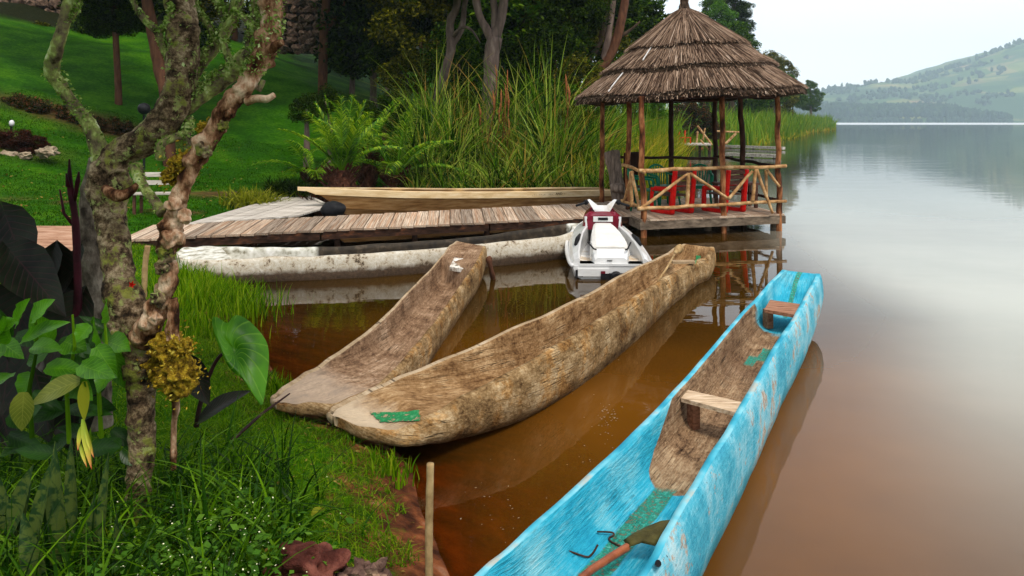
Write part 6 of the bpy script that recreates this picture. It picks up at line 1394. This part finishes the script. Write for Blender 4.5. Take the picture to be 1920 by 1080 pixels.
# ------------------------------------------------------------------ the mossy tree
n = NT('mossy_bark'); ob = n.vec('Object'); rg = n.vec('Object', (5, 5, 15))
f = n.noise(ob, 15, 9, .75); g = n.noise(rg, 1.3, 4, .6, .5); mo = n.noise(ob, 7.5, 7, .7); li = n.noise(ob, 17, 7, .72)
k = n.math('ADD', n.math('MULTIPLY', f, .78), n.math('MULTIPLY', g, .22))
c = n.ramp(k, [(0.40, (0.010, 0.006, 0.003)), (0.46, (0.06, 0.036, 0.018)), (0.52, (0.18, 0.12, 0.065)), (0.60, (0.46, 0.35, 0.22))])
c = n.mix(n.ramp(li, [(0.56, 0.0), (0.60, 0.8)]), c, (0.32, 0.36, 0.11))
c = n.mix(n.ramp(mo, [(0.54, 0.0), (0.59, 0.85)]), c, n.ramp(f, [(0.40, (0.02, 0.035, 0.002)), (0.60, (0.20, 0.22, 0.02))]))
n.bsdf(c, .9, n.bump(n.math('ADD', k, n.math('MULTIPLY', g, .25)), 1.0, .03), 0, .15); M['bark_moss'] = n.m
M['bark_bare'] = m_noise('bare_orange_bark', [(0.38, (0.02, 0.008, 0.004)), (0.46, (0.12, 0.05, 0.022)), (0.54, (0.36, 0.20, 0.11)), (0.66, (0.66, 0.48, 0.33))], 11, (1, 1, .5), .85, 1.0, .02)
M['bark_ash'] = m_noise('ash_grey_bark', [(0.36, (0.03, 0.022, 0.016)), (0.5, (0.14, 0.11, 0.08)), (0.64, (0.30, 0.25, 0.19))], 11, (1, 1, .6), .9, .8, .015)
M['bark_green'] = m_noise('green_lichened_bark', [(0.36, (0.04, 0.03, 0.016)), (0.46, (0.14, 0.11, 0.06)), (0.54, (0.20, 0.22, 0.06)), (0.60, (0.34, 0.40, 0.12)), (0.70, (0.56, 0.58, 0.36))], 14, (1, 1, .7), .9, .8, .015)
M['moss_yellow'] = m_noise('ochre_moss', [(0.35, (0.05, 0.028, 0.004)), (0.48, (0.20, 0.12, 0.01)), (0.6, (0.42, 0.28, 0.02)), (0.74, (0.55, 0.42, 0.07))], 34, rough=.95, bump=1.0, bdist=.02)
M['moss_leaf'] = m_leaf('moss_tuft', [(0.1, (0.12, 0.07, 0.006)), (0.5, (0.36, 0.23, 0.015)), (0.9, (0.55, 0.45, 0.08))], .8, .15)
M['lichen'] = m_leaf('lichen_scale', [(0.1, (0.05, 0.10, 0.015)), (0.45, (0.17, 0.27, 0.04)), (0.75, (0.38, 0.48, 0.14)), (0.95, (0.62, 0.68, 0.42))], .8, .15)
tb = Vector((XA(262, 3.5), 3.5, hz(XA(262, 3.5), 3.5)))
tree = thing('mossy_tree', 'gnarled mossy tree with lichened limbs in the left foreground', 'tree', tb)
def limb(name, pix, mat, seed=0, amp=.15, knob=.12, n_=40, step=.008, freq=14, parent=None, label=None):
    """pix: (u, v, width in pixels, distance)"""
    pts = [D(u, v, Y) for u, v, w_, Y in pix]; rad = [w_ / 2 * Y / F * .88 for u, v, w_, Y in pix]
    m = MB(); m.tube(pts, rad, n_, amp=amp, freq=freq, seed=seed, step=step, knob=knob); return m.build(name, mat, parent or tree, smooth=True, label=label), pts, rad
tr, p1, r1 = limb('trunk', [(256, 985, 56, 3.5), (258, 930, 50, 3.5), (266, 860, 50, 3.5), (265, 790, 54, 3.5), (263, 730, 56, 3.5), (258, 660, 64, 3.5), (242, 600, 76, 3.5), (226, 530, 64, 3.52), (216, 460, 60, 3.55), (208, 400, 62, 3.58), (203, 345, 80, 3.6), (206, 305, 70, 3.62)], M['bark_moss'], 1)
l2, p2, r2 = limb('limb', [(198, 345, 70, 3.6), (218, 298, 66, 3.6), (262, 268, 62, 3.6), (306, 234, 66, 3.6), (332, 178, 64, 3.6), (343, 120, 62, 3.62), (343, 60, 62, 3.65), (338, 0, 58, 3.7), (332, -80, 54, 3.7)], M['bark_moss'], 2)
l3, p3, r3 = limb('limb', [(192, 300, 40, 3.6), (176, 252, 32, 3.6), (150, 212, 26, 3.6), (118, 168, 26, 3.58), (98, 132, 30, 3.55), (106, 92, 28, 3.5), (118, 50, 24, 3.5), (128, 0, 22, 3.5), (134, -60, 20, 3.5)], M['bark_green'], 3, n_=16)
l4, p4, r4 = limb('limb', [(262, 640, 46, 3.46), (285, 600, 50, 3.43), (303, 560, 44, 3.42), (318, 520, 36, 3.4), (312, 480, 34, 3.4), (322, 430, 42, 3.4), (330, 395, 38, 3.4), (345, 350, 34, 3.4), (362, 305, 36, 3.4), (392, 262, 40, 3.4), (412, 225, 38, 3.4), (436, 188, 40, 3.4), (462, 162, 36, 3.4), (478, 130, 40, 3.42), (498, 90, 46, 3.45), (508, 40, 44, 3.5), (512, -30, 42, 3.5)], M['bark_bare'], 4, n_=24, amp=.24, knob=.35, freq=22)
l5, p5, r5 = limb('limb', [(342, 200, 44, 3.66), (372, 182, 40, 3.66), (405, 158, 40, 3.66), (440, 128, 40, 3.64), (470, 108, 34, 3.6), (495, 88, 30, 3.55)], M['bark_green'], 5, n_=16, knob=.5)
l6, p6, r6 = limb('limb', [(362, 150, 22, 3.75), (378, 118, 22, 3.75), (400, 92, 24, 3.75), (425, 55, 22, 3.75), (440, 10, 20, 3.75), (460, -40, 18, 3.75)], M['bark_green'], 6, n_=14)
l7, p7, r7 = limb('limb', [(318, 112, 14, 3.62), (306, 90, 16, 3.62), (296, 62, 16, 3.6), (272, 38, 14, 3.6), (252, 8, 12, 3.6), (240, -30, 10, 3.6)], M['bark_green'], 7, n_=12)
l8, p8, r8 = limb('limb', [(300, 300, 18, 3.45), (305, 268, 18, 3.45), (348, 250, 20, 3.6), (356, 225, 18, 3.7)], M['bark_green'], 8, n_=12)
l9, p9, r9 = limb('limb', [(255, 310, 24, 3.52), (262, 338, 22, 3.48), (285, 372, 20, 3.44), (306, 400, 26, 3.4)], M['bark_green'], 9, n_=12)
limb('branch_stub', [(462, 190, 20, 3.4), (480, 185, 17, 3.38), (500, 186, 15, 3.36), (514, 178, 12, 3.35)], M['bark_bare'], 10, n_=12)
limb('branch_stub', [(488, 112, 24, 3.42), (510, 90, 22, 3.4), (530, 78, 14, 3.38)], M['bark_bare'], 11, n_=12)
limb('branch_stub', [(484, 170, 14, 3.4), (490, 160, 12, 3.4), (494, 150, 9, 3.4)], M['bark_green'], 12, n_=10)
limb('bark_scar', [(196, 352, 18, 3.44), (215, 366, 24, 3.42), (236, 364, 22, 3.43), (258, 346, 14, 3.46)], M['bark_bare'], 13, n_=12, knob=.2)
for (u, v, w_, Y) in ((322, 448, 38, 3.36), (312, 476, 30, 3.36), (304, 500, 24, 3.36), (384, 278, 30, 3.38), (346, 406, 24, 3.37), (326, 385, 26, 3.36), (416, 235, 22, 3.38), (430, 212, 20, 3.38), (296, 560, 26, 3.37), (290, 595, 24, 3.38)):
    m = MB(); m.blob(D(u, v, Y), w_ / 2 * Y / F, random.Random(u), 0, 3, .35, (1, 1, 1.1)); m.build('burl', M['bark_bare'] if u % 4 else M['bark_moss'], tree, smooth=True)
m = MB(); rr = random.Random(5)
def tufts(rs, centers, spread, n_, size, up=.2):
    C = np.concatenate([np.array(c_)[None] + rs.normal(0, s_, (n_, 3)) for c_, s_ in zip(centers, spread)]); return cards(rs, C, rs.uniform(.6, 1.3, len(C)) * size, up, .5)
# finer branches at the top, thickly grown with lichen
FB = []
for i, pix in enumerate([[(430, 40, 16, 3.74), (414, 14, 13, 3.74), (398, -20, 12, 3.74)], [(405, 84, 13, 3.75), (392, 50, 12, 3.75), (372, 20, 10, 3.76), (362, -20, 9, 3.76)], [(440, 128, 18, 3.64), (424, 96, 15, 3.64), (418, 60, 14, 3.64), (446, 20, 12, 3.62), (455, -20, 10, 3.62)],
    [(470, 108, 16, 3.6), (466, 74, 14, 3.6), (478, 40, 13, 3.58), (472, -10, 12, 3.58)], [(498, 90, 16, 3.45), (482, 62, 14, 3.46), (462, 38, 12, 3.48), (438, 22, 10, 3.5)], [(412, 225, 13, 3.4), (402, 250, 10, 3.38), (398, 276, 8, 3.38)],
    [(296, 62, 10, 3.6), (316, 40, 9, 3.6), (322, 10, 8, 3.6)], [(118, 50, 12, 3.5), (140, 26, 9, 3.5), (150, -10, 8, 3.5)], [(352, 232, 14, 3.6), (350, 280, 15, 3.55), (338, 320, 14, 3.5)], [(505, 60, 14, 3.48), (488, 30, 12, 3.5), (492, -10, 10, 3.5)]]):
    FB.append(limb('branch', pix, M['bark_green'], 40 + i, n_=12, amp=.2))
# lichen scales hugging the limbs
Cs = []
def onlimb(pts, rad, N, s0=0, s1=1, k=1.0):
    out = []
    for _ in range(N):
        s = rs.uniform(s0, s1); p = catmull(pts, s); r = float(catmull([Vector((q, 0, 0)) for q in rad], s).x); v = Vector(rs.normal(size=3)); v.z = abs(v.z) * .6 + .1 * v.z; v.normalize(); out.append(p + v * r * rs.uniform(.95, 1.25) * k)
    return np.array(out)
Cs = [onlimb(p5, r5, 1500, 0, 1, 1.08), onlimb(p4, r4, 900, .78, 1.0, 1.15), onlimb(p3, r3, 300, 0, .55), onlimb(p7, r7, 320), onlimb(p6, r6, 900, 0, 1, 1.4), onlimb(p8, r8, 320, .0, 1), onlimb(p2, r2, 260, .55, 1.0), onlimb(p9, r9, 160), onlimb(p3, r3, 120, .2, .5, 1.4)]
Cs += [onlimb(b_[1], b_[2], 260, 0, 1, 1.5) for b_ in FB]
V, Q = cards(rs, np.concatenate(Cs), rs.uniform(.4, 1.2, sum(len(c_) for c_ in Cs)) * .0115, .3, .6); np_mesh('lichen', V, Q, M['lichen'], tree, 'stuff', org=tree.location)
# moss cushions
def moss(name, items, n_, size, label):
    t_ = thing(name, label, 'moss', D(*items[0][:3]))
    for (u, v, Y, r) in items:
        m = MB(); m.blob(D(u, v, Y), r, random.Random(int(u + v)), 0, 4, .38, (1, 1, .95), 2.6); m.build('cushion', M['moss_yellow'], t_, smooth=True)
    V, Q = tufts(rs, [D(u, v, Y) for u, v, Y, r in items], [r * .62 for u, v, Y, r in items], n_, size); np_mesh('moss_tufts', V, Q, M['moss_leaf'], t_, 'stuff', org=t_.location)
moss('moss_cushion', [(334, 705, 3.42, .088), (318, 652, 3.42, .070), (345, 652, 3.4, .035), (298, 690, 3.45, .05)], 260, .010, 'big ochre moss ball hanging at the foot of the right hand stem')
moss('moss_cushion', [(342, 310, 3.42, .055), (322, 330, 3.42, .04), (358, 298, 3.42, .03), (384, 240, 3.42, .03)], 180, .010, 'small yellow moss cushion in the fork of the bare stem')
st_, pst, rst = limb('stem', [(322, 560, 22, 3.42), (326, 600, 24, 3.42), (322, 640, 30, 3.42), (324, 700, 30, 3.44), (330, 760, 16, 3.46), (326, 800, 12, 3.48), (325, 880, 12, 3.5)], M['bark_bare'], 20, n_=14, knob=.6)
gt = thing('grey_trunk', 'straight ash grey trunk standing just behind the mossy tree', 'tree', Vector((XA(175, 4.3), 4.3, .35)))
limb('trunk', [(185, 800, 56, 4.3), (182, 720, 54, 4.3), (178, 640, 54, 4.3), (174, 560, 54, 4.3), (172, 480, 50, 4.3), (170, 420, 46, 4.3), (172, 360, 42, 4.3), (185, 300, 36, 4.25)], M['bark_ash'], 21, parent=gt, knob=.1, amp=.08)

# the tree's own crown, above the picture
for (x, y, z, r) in ((-1.9, 3.2, 4.5, 1.5), (-3.0, 3.6, 4.6, 1.5), (-1.2, 4.0, 4.9, 1.3), (-2.4, 2.2, 4.6, 1.4), (-0.9, 2.4, 5.1, 1.1)): crown(tree, 'mid1', (x, y, z), r, r, r * .6, x)
# ------------------------------------------------------------------ foreground plants
def leaf_mesh(m, base, tip, width, up=Vector((0, 0, 1)), droop=.12, cup=.12, n_=8, heart=0.0, mi=0, wave=.0, rr=random):
    base = Vector(base); tip = Vector(tip); d_ = tip - base; L = d_.length; d_.normalize(); s_ = d_.cross(up).normalized(); nn = s_.cross(d_).normalized(); vs = []
    ph = rr.uniform(0, 6)
    for i in range(n_ + 1):
        t = i / n_; w_ = width * (math.sin(math.pi * min(1, t * .94 + .06) ** (.62 if heart else .8)) ** .9) * .5 + .0005
        if heart: w_ = width * .5 * (min(1, (t / .22)) ** .5 * (1 - max(0, (t - .22) / .78) ** 1.6)) + .0005
        c_ = base + d_ * L * t - nn * droop * L * t * t
        back = heart * (1 - t) * width * .9 if t < .3 else 0
        for j, e in enumerate((-1, -.5, 0, .5, 1)):
            q = c_ + s_ * e * w_ + nn * (cup * w_ * e * e * 2 + wave * math.sin(t * 17 + e * 3 + ph) * w_ * abs(e)) - d_ * back * abs(e) * (1 - t / .3 if t < .3 else 0)
            vs.append(q)
    fs = [(i * 5 + j, i * 5 + j + 1, i * 5 + 6 + j, i * 5 + 5 + j) for i in range(n_) for j in range(4)]
    uvs = [(i / n_, e) for i in range(n_ + 1) for e in (-1, -.5, 0, .5, 1)]
    m.add(vs, fs, mi, uvs)
def m_bigleaf(name, c1, c2, vein, rough=.35, trans=.35, vs=16, band=None, spec=.22):
    n = NT(name); uv = n.vec('UV'); s = n.n('SeparateXYZ'); n.l(uv, s.inputs[0]); ob = n.vec('Object')
    ab = n.math('ABSOLUTE', s.outputs[1]); ph = n.math('SUBTRACT', s.outputs[0], n.math('MULTIPLY', ab, .25)); fr_ = n.math('FRACT', n.math('MULTIPLY', ph, vs))
    v_ = n.ramp(fr_, [(0.0, 1.0), (0.10, 0.15), (0.9, 0.0), (1.0, 1.0)]); mid = n.ramp(ab, [(0.0, 1.0), (0.05, 0.0)])
    c = n.ramp(n.noise(ob, 7, 4), [(0.35, c1), (0.65, c2)])
    if band: c = n.mix(n.ramp(n.noise(n.vec('UV', (11, .6, 1)), 1, 3, .6, .6), [(0.46, 0.0), (0.54, 1.0)]), c, band)
    c = n.mix(n.math('MULTIPLY', n.math('MAXIMUM', v_, mid), .55), c, vein)
    b = n.bsdf(c, rough, n.bump(v_, .25, .004), 0, spec); tr = n.n('BsdfTranslucent'); n.l(n.mix(1.0, c, (1.3, 1.4, .5), 'MULTIPLY'), tr.inputs[0]); mx = n.n('MixShader'); mx.inputs[0].default_value = trans
    n.l(b.outputs[0], mx.inputs[1]); n.l(tr.outputs[0], mx.inputs[2]); n.l(mx.outputs[0], n.out.inputs[0]); return n.m
M['bl_green'] = m_bigleaf('shrub_leaf', (0.018, 0.085, 0.002), (0.075, 0.24, 0.005), (0.16, 0.34, 0.02), vs=9)
M['bl_dark_green'] = m_bigleaf('dark_green_leaf', (0.006, 0.03, 0.002), (0.022, 0.09, 0.004), (0.05, 0.13, 0.01), vs=9)  # darker green leaves for the undergrowth among the shrub
M['bl_ear'] = m_bigleaf('elephant_ear_leaf', (0.02, 0.11, 0.002), (0.075, 0.25, 0.005), (0.20, 0.40, 0.03), vs=9, trans=.4)
M['bl_dark'] = m_bigleaf('dark_purple_leaf', (0.003, 0.006, 0.003), (0.014, 0.020, 0.009), (0.05, 0.012, 0.018), trans=.06, rough=.35, spec=.10, vs=12)
M['bl_olive'] = m_bigleaf('olive_leaf', (0.07, 0.10, 0.01), (0.16, 0.18, 0.025), (0.3, 0.3, 0.06), vs=9)
M['bl_snake'] = m_bigleaf('banded_leaf', (0.012, 0.035, 0.010), (0.02, 0.05, 0.015), (0.03, 0.06, 0.02), vs=2, trans=.1, band=(0.07, 0.10, 0.02))
M['stem_dark'] = m_noise('dark_stem', [(0.3, (0.012, 0.008, 0.008)), (0.7, (0.05, 0.02, 0.02))], 9, rough=.4)
M['stem_purple'] = m_noise('purple_stem', [(0.3, (0.008, 0.003, 0.004)), (0.7, (0.05, 0.008, 0.014))], 9, rough=.5)
# elephant ear
t = thing('elephant_ear', 'large bright green heart shaped elephant ear leaf on a dark stalk beside the canoes', 'plant', P(370, 790, .33))
m = MB(); cA = D(439, 655, 4.15)
outline = [(440, 582), (470, 598), (500, 628), (508, 650), (506, 690), (500, 740), (494, 768), (470, 722), (452, 700), (432, 690), (418, 660), (404, 620), (398, 585), (418, 598), (434, 608)]
rim = [D(u, v, 4.15 + (v - 655) * -.0016 + (u - 439) * .0010) for u, v in outline]; vs = [cA]; K = 5; uvs = [(0, 0)]
for k in range(1, K + 1):
    for i, q in enumerate(rim):
        s = k / K; w_ = .010 * math.sin(i * 2.1) * s * s; vs.append(cA.lerp(q, s) + Vector((0, -(.05 * math.sin(s * 2.6)) + w_, 0))); uvs.append((i / 15.0 * 1.9, s * .9 + .06))
nR = len(rim); fs = [(0, 1 + i, 1 + (i + 1) % nR) for i in range(nR)] + [(1 + (k - 1) * nR + i, 1 + k * nR + i, 1 + k * nR + (i + 1) % nR, 1 + (k - 1) * nR + (i + 1) % nR) for k in range(1, K) for i in range(nR)]
m.add(vs, [f[::-1] for f in fs], 0, uvs); lo = m.build('leaf', M['bl_ear'], t, smooth=True); sm = lo.modifiers.new('s', 'SUBSURF'); sm.levels = sm.render_levels = 2
m = MB(); m.tube([D(368, 800, 4.2), D(375, 760, 4.2), D(392, 705, 4.2), D(412, 668, 4.2), D(438, 656, 4.16)], [.016, .014, .012, .010, .008], 8, step=.03); m.build('stalk', M['stem_dark'], t, smooth=True)
m = MB(); leaf_mesh(m, D(372, 790, 4.1), D(450, 722, 4.0), .13, Vector((0, -.6, 1)), .2); m.build('leaf', M['bl_dark'], t, smooth=True, label='folded blackish leaf')
m = MB(); leaf_mesh(m, D(345, 668, 4.0), D(392, 760, 3.95), .14, Vector((.4, -1, .3)), .1); m.build('leaf', M['bl_dark'], t, smooth=True, label='folded dark purple leaf behind the moss ball')
t = thing('fallen_stick', 'thin dark stick leaning from the grass to the bow of the short canoe', 'stick', P(440, 820, .3)); m = MB(); m.tube([D(436, 825, 4.1), D(492, 775, 4.5), D(543, 738, 4.8)], [.011, .009, .005], 7); m.build('stick', M['stem_dark'], t, smooth=True)
# leafy green shrub behind the trunk, lower left
t = thing('leafy_shrub', 'leafy green shrub with broad pointed leaves left of the mossy tree', 'shrub', Vector((XA(110, 3.3), 3.3, .4))); rr = random.Random(8)
tips = [((40, 640), (112, 595)), ((20, 640), (-10, 590)), ((60, 650), (110, 650)), ((10, 660), (-20, 662)), ((85, 690), (155, 690)), ((95, 640), (58, 588)), ((150, 690), (90, 722)), ((150, 685), (205, 700)), ((190, 640), (165, 597)), ((195, 645), (232, 592)), ((200, 640), (236, 650)), ((180, 650), (215, 705)),
        ((205, 600), (190, 560)), ((170, 610), (140, 640)), ((215, 660), (228, 730)), ((60, 700), (30, 745)), ((100, 735), (150, 700)), ((30, 610), (45, 560)), ((0, 620), (30, 600)), ((130, 720), (170, 745)), ((60, 600), (95, 560)), ((20, 700), (-15, 720)), ((90, 660), (45, 680)), ((120, 640), (160, 655)), ((210, 690), (180, 735)), ((0, 640), (40, 668))]
for i, ((a, b_), (c_, d_)) in enumerate(tips):
    Y = 3.25 + rr.uniform(-.15, .25); m = MB(); leaf_mesh(m, D(a, b_, Y), D(c_, d_, Y - rr.uniform(.0, .16)), rr.uniform(.075, .115), Vector((rr.uniform(-.3, .3), -.9, .9)), .14, .16, rr=rr, wave=.12); m.build('leaf', M['bl_olive'] if i in (16,) else M['bl_green'], t, smooth=True)
for i in range(34):
    a = rr.uniform(-20, 230); b_ = rr.uniform(600, 860); an = rr.uniform(0, 6.28); L_ = rr.uniform(45, 85); Y = 3.45 + rr.uniform(-.1, .2); m = MB()
    leaf_mesh(m, D(a, b_, Y), D(a + L_ * math.cos(an), b_ + L_ * .7 * math.sin(an), Y - rr.uniform(0, .12)), rr.uniform(.05, .09), Vector((rr.uniform(-.4, .4), -.9, .8)), .14, .16, rr=rr, wave=.12, n_=6); m.build('leaf', M['bl_dark_green'], t, smooth=True)
m = MB()
for a in ((60, 820), (130, 830), (190, 820)):
    q = D(a[0], a[1], 3.4); m.tube([q, D(a[0] - 5, 730, 3.35), D(a[0] + 10, 650, 3.3), D(a[0] + 6, 590, 3.3)], [.012, .01, .008, .005], 6)
m.build('stems', M['blade_long'], t, kind='stuff')
m = MB(); leaf_mesh(m, D(150, 715, 3.1), D(40, 745, 3.05), .10, Vector((0, -1, 1)), .35); m.build('leaf', M['bl_olive'], t, smooth=True, label='yellowing drooping leaf'); m = MB(); leaf_mesh(m, D(45, 735, 3.05), D(38, 812, 3.05), .09, Vector((0.3, -1, .2)), .1); m.build('leaf', M['bl_olive'], t, smooth=True, label='yellowing drooping leaf')
# dark purple plant at the left edge
t = thing('dark_leaved_plant', 'blackish purple broad leaved plant at the left edge of the picture', 'plant', Vector((XA(40, 3.7), 3.7, .4))); rr = random.Random(3)
for (a, b_, c_, d_, w_) in ((10, 402, 70, 560, .26), (30, 420, -30, 560, .24), (20, 470, 130, 600, .24), (60, 520, 20, 680, .28), (110, 470, 140, 640, .20), (90, 600, 150, 740, .28), (20, 600, 10, 780, .32), (150, 560, 90, 690, .22), (60, 680, 110, 830, .32), (130, 690, 150, 860, .3), (-20, 700, 30, 860, .32), (100, 470, 60, 600, .18), (150, 470, 120, 560, .14)):
    Y = 3.75 + rr.uniform(-.12, .3); m = MB(); leaf_mesh(m, D(a, b_, Y + .08), D(c_, d_, Y - .05), w_, Vector((rr.uniform(-.5, .5), -1, .5)), -.10, .15, rr=rr, wave=.1, heart=.35); m.build('leaf', M['bl_dark'], t, smooth=True)
m = MB(); m.tube([D(140, 700, 3.72), D(146, 560, 3.72), D(142, 420, 3.72), D(132, 350, 3.72), D(130, 298, 3.72)], [.02, .02, .018, .014, .004], 8, amp=.15, step=.03); m.tube([D(138, 385, 3.72), D(146, 340, 3.72), D(148, 322, 3.7)], [.009, .012, .004], 7); m.tube([D(140, 425, 3.72), D(120, 400, 3.72), D(112, 355, 3.72)], [.009, .008, .004], 7)
m.tube([D(128, 350, 3.7), D(124, 325, 3.7)], [.012, .004], 7); m.build('flower_spike', M['stem_purple'], t, smooth=True)
# hanging heliconia bract
M['bract'] = None; n = NT('heliconia_bract'); s = n.n('SeparateXYZ'); n.l(n.vec('UV'), s.inputs[0])
n.bsdf(n.ramp(s.outputs[0], [(0.0, (0.20, 0.30, 0.02)), (0.6, (0.48, 0.46, 0.05)), (0.88, (0.55, 0.26, 0.06)), (1.0, (0.50, 0.05, 0.03))]), .4, None, 0, .4); M['bract'] = n.m
t = thing('hanging_flower', 'hanging yellow flower bract with red tips left of the trunk', 'flower', D(160, 720, 3.05))
m = MB(); m.tube([D(158, 716, 3.05), D(161, 725, 3.05)], .004, 6); m.build('stalk', M['blade_long'], t)
m = MB(); leaf_mesh(m, D(160, 715, 3.05), D(158, 790, 3.05), .050, Vector((0, -1, 0)), .0, .2); m.build('bract', M['leaf_yellow'], t, smooth=True)
for (a, b_, c_, d_, w_) in ((156, 785, 172, 880, .030), (152, 800, 146, 845, .018), (150, 830, 163, 876, .016), (160, 800, 176, 858, .02)): m = MB(); leaf_mesh(m, D(a, b_, 3.05), D(c_, d_, 3.04), w_, Vector((0, -1, 0)), .0, .25); m.build('bract', M['bract'], t, smooth=True)
# snake plant leaves in the lower left corner
t = thing('banded_plant', 'upright plant with grey green banded leaves in the lower left corner', 'plant', Vector((XA(80, 2.9), 2.9, .4))); rr = random.Random(6)
for (a, b_, c_, d_, w_) in ((20, 1010, -10, 880, .09), (60, 1000, 95, 860, .075), (110, 1080, 100, 830, .08), (140, 960, 130, 820, .06), (0, 1060, 55, 905, .08), (50, 1100, 10, 930, .09), (120, 1100, 115, 980, .07), (160, 1060, 175, 930, .06), (80, 1080, 40, 960, .08), (190, 980, 200, 850, .05), (230, 1090, 215, 960, .05), (20, 960, 60, 870, .08)):
    Y = 2.9 + rr.uniform(-.15, .25); m = MB(); leaf_mesh(m, D(a, b_ + 40, Y), D(c_, d_, Y), w_, Vector((rr.uniform(-.4, .4), -1, .2)), .03, .2, rr=rr); m.build('leaf', M['bl_snake'], t, smooth=True)
# white flowered ground cover
C = []; x = rs.normal(-1.22, .20, 1500); y = rs.normal(2.95, .27, 1500); k = (sdist(x, y) > .45) & (y > 2.3); x, y = x[k], y[k]; z = hgt(x, y) + rs.uniform(.03, .20, len(x))
V, Q = cards(rs, np.stack([x, y, z], 1), rs.uniform(.010, .026, len(x)), 1.2, .62, .1); tag(np_mesh('ground_cover', V, Q, M['leaf_bright'], kind='stuff'), 'low bright leaved ground cover in front of the mossy tree', 'ground cover', None, 'stuff')
k = rs.permutation(len(x))[:260]; V, Q = cards(rs, np.stack([x[k], y[k], z[k] + .02], 1), rs.uniform(.003, .0055, 260), 2.0, .8, 0)
M['petal'] = m_noise('cream_petal', [(0.3, (0.72, 0.74, 0.35)), (0.7, (0.85, 0.85, 0.6))], 5, rough=.6, bump=0); tag(np_mesh('small_flowers', V, Q, M['petal'], kind='stuff'), 'tiny cream flowers scattered over the ground cover', 'flowers', None, 'stuff')
# rocks, dead leaves, roots and debris by the mud
M['rock_red'] = m_noise('dark_red_rock', [(0.3, (0.02, 0.006, 0.004)), (0.5, (0.085, 0.024, 0.017)), (0.68, (0.22, 0.075, 0.05))], 7, bump=1.0, bdist=.03)
M['rock_brown'] = m_noise('brown_rock', [(0.3, (0.04, 0.02, 0.015)), (0.5, (0.14, 0.08, 0.06)), (0.68, (0.42, 0.27, 0.17))], 9, bump=1.0, bdist=.02)
rock('dark red rock in the grass at the bottom edge', P(580, 1068, .32), .115, M['rock_red'], 4, (1.1, .8, .75), None, 4, .5)
rock('small brown and purple rock right of the dark red one', P(692, 1078, .30), .065, M['rock_brown'], 9, (1, .8, .9), None, 2, .7)
rock('small dark stone at the bottom edge between the red rock and the stake', P(648, 1082, .27), .05, M['rock_brown'], 12)
t = thing('fallen_leaf', 'dry yellow leaf lying in the grass', 'leaf', P(597, 964, .38)); m = MB(); leaf_mesh(m, P(585, 970, .38), P(610, 958, .39), .045, Vector((0, 0, 1)), -.2, .5); m.build('blade', M['leaf_yellow'], t)
t = thing('red_flower', 'single orange red flower against the trunk fork', 'flower', D(247, 532, 3.40)); m = MB()
for a in range(5): leaf_mesh(m, D(247, 535, 3.40), D(247 + 6 * math.cos(a * 1.26), 533 + 6 * math.sin(a * 1.26), 3.38), .009, Vector((0, -1, 0)))
m.build('petals', M['plastic_red'], t)

# fallen leaves on the lawn, floating flecks of foam and plant bits on the water
x, y, d = scatter(1500, -16, -2.2, 6, 25, .4); k = vnoise(x * .6, y * .6) > .5; x, y, d = x[k], y[k], d[k]
V, Q = cards(rs, np.stack([x, y, hgt(x, y, d) + .05], 1), rs.uniform(.025, .05, len(x)), 2.5, .5); M['dead_leaf'] = m_leaf('dead_leaf', [(0.1, (0.05, 0.02, 0.008)), (0.5, (0.22, 0.12, 0.03)), (0.9, (0.45, 0.33, 0.08))], .8, .1)
tag(np_mesh('fallen_leaves', V, Q, M['dead_leaf'], kind='stuff'), 'dry leaves scattered over the lawn', 'leaves', None, 'stuff')
x, y, d = scatter(500, -1.7, .1, 2.6, 5.6, .1, .9); V, Q = cards(rs, np.stack([x, y, hgt(x, y, d) + .012], 1), rs.uniform(.008, .022, len(x)), 2.5, .4)
tag(np_mesh('mud_litter', V, Q, M['dead_leaf'], kind='stuff'), 'bits of dead leaf and straw along the muddy edge', 'litter', None, 'stuff')
FL_ = []
for (u, v, su, sv, n_) in ((1140, 785, 12, 20, 50), (1110, 850, 30, 30, 10), (960, 960, 40, 30, 18), (905, 940, 30, 30, 8), (905, 580, 30, 12, 16), (990, 600, 40, 25, 14), (640, 560, 90, 30, 14), (1060, 700, 60, 60, 20), (520, 640, 40, 30, 12)):
    for _ in range(n_):
        q = P(u + rs.normal(0, su), v + rs.normal(0, sv), .004)
        if sdist(np.array([q.x]), np.array([q.y]))[0] < -.05: FL_.append(list(q))
FL_ = np.array(FL_); a = rs.uniform(0, 6.28, len(FL_)); s_ = rs.uniform(.003, .009, len(FL_)); V = []
for k in range(4): V.append(FL_ + np.stack([np.cos(a + k * 1.57) * s_ * (1 if k % 2 else .5), np.sin(a + k * 1.57) * s_ * (1 if k % 2 else .5), 0 * a], 1))
M['foam'] = m_noise('pale_foam', [(0.3, (0.20, 0.15, 0.09)), (0.7, (0.42, 0.36, 0.27))], 9)
tag(np_mesh('floating_flecks', np.stack(V, 1).reshape(-1, 3), np.arange(len(FL_) * 4).reshape(-1, 4), M['foam'], kind='stuff'), 'pale flecks of foam and pollen floating between the canoes', 'foam', None, 'stuff')
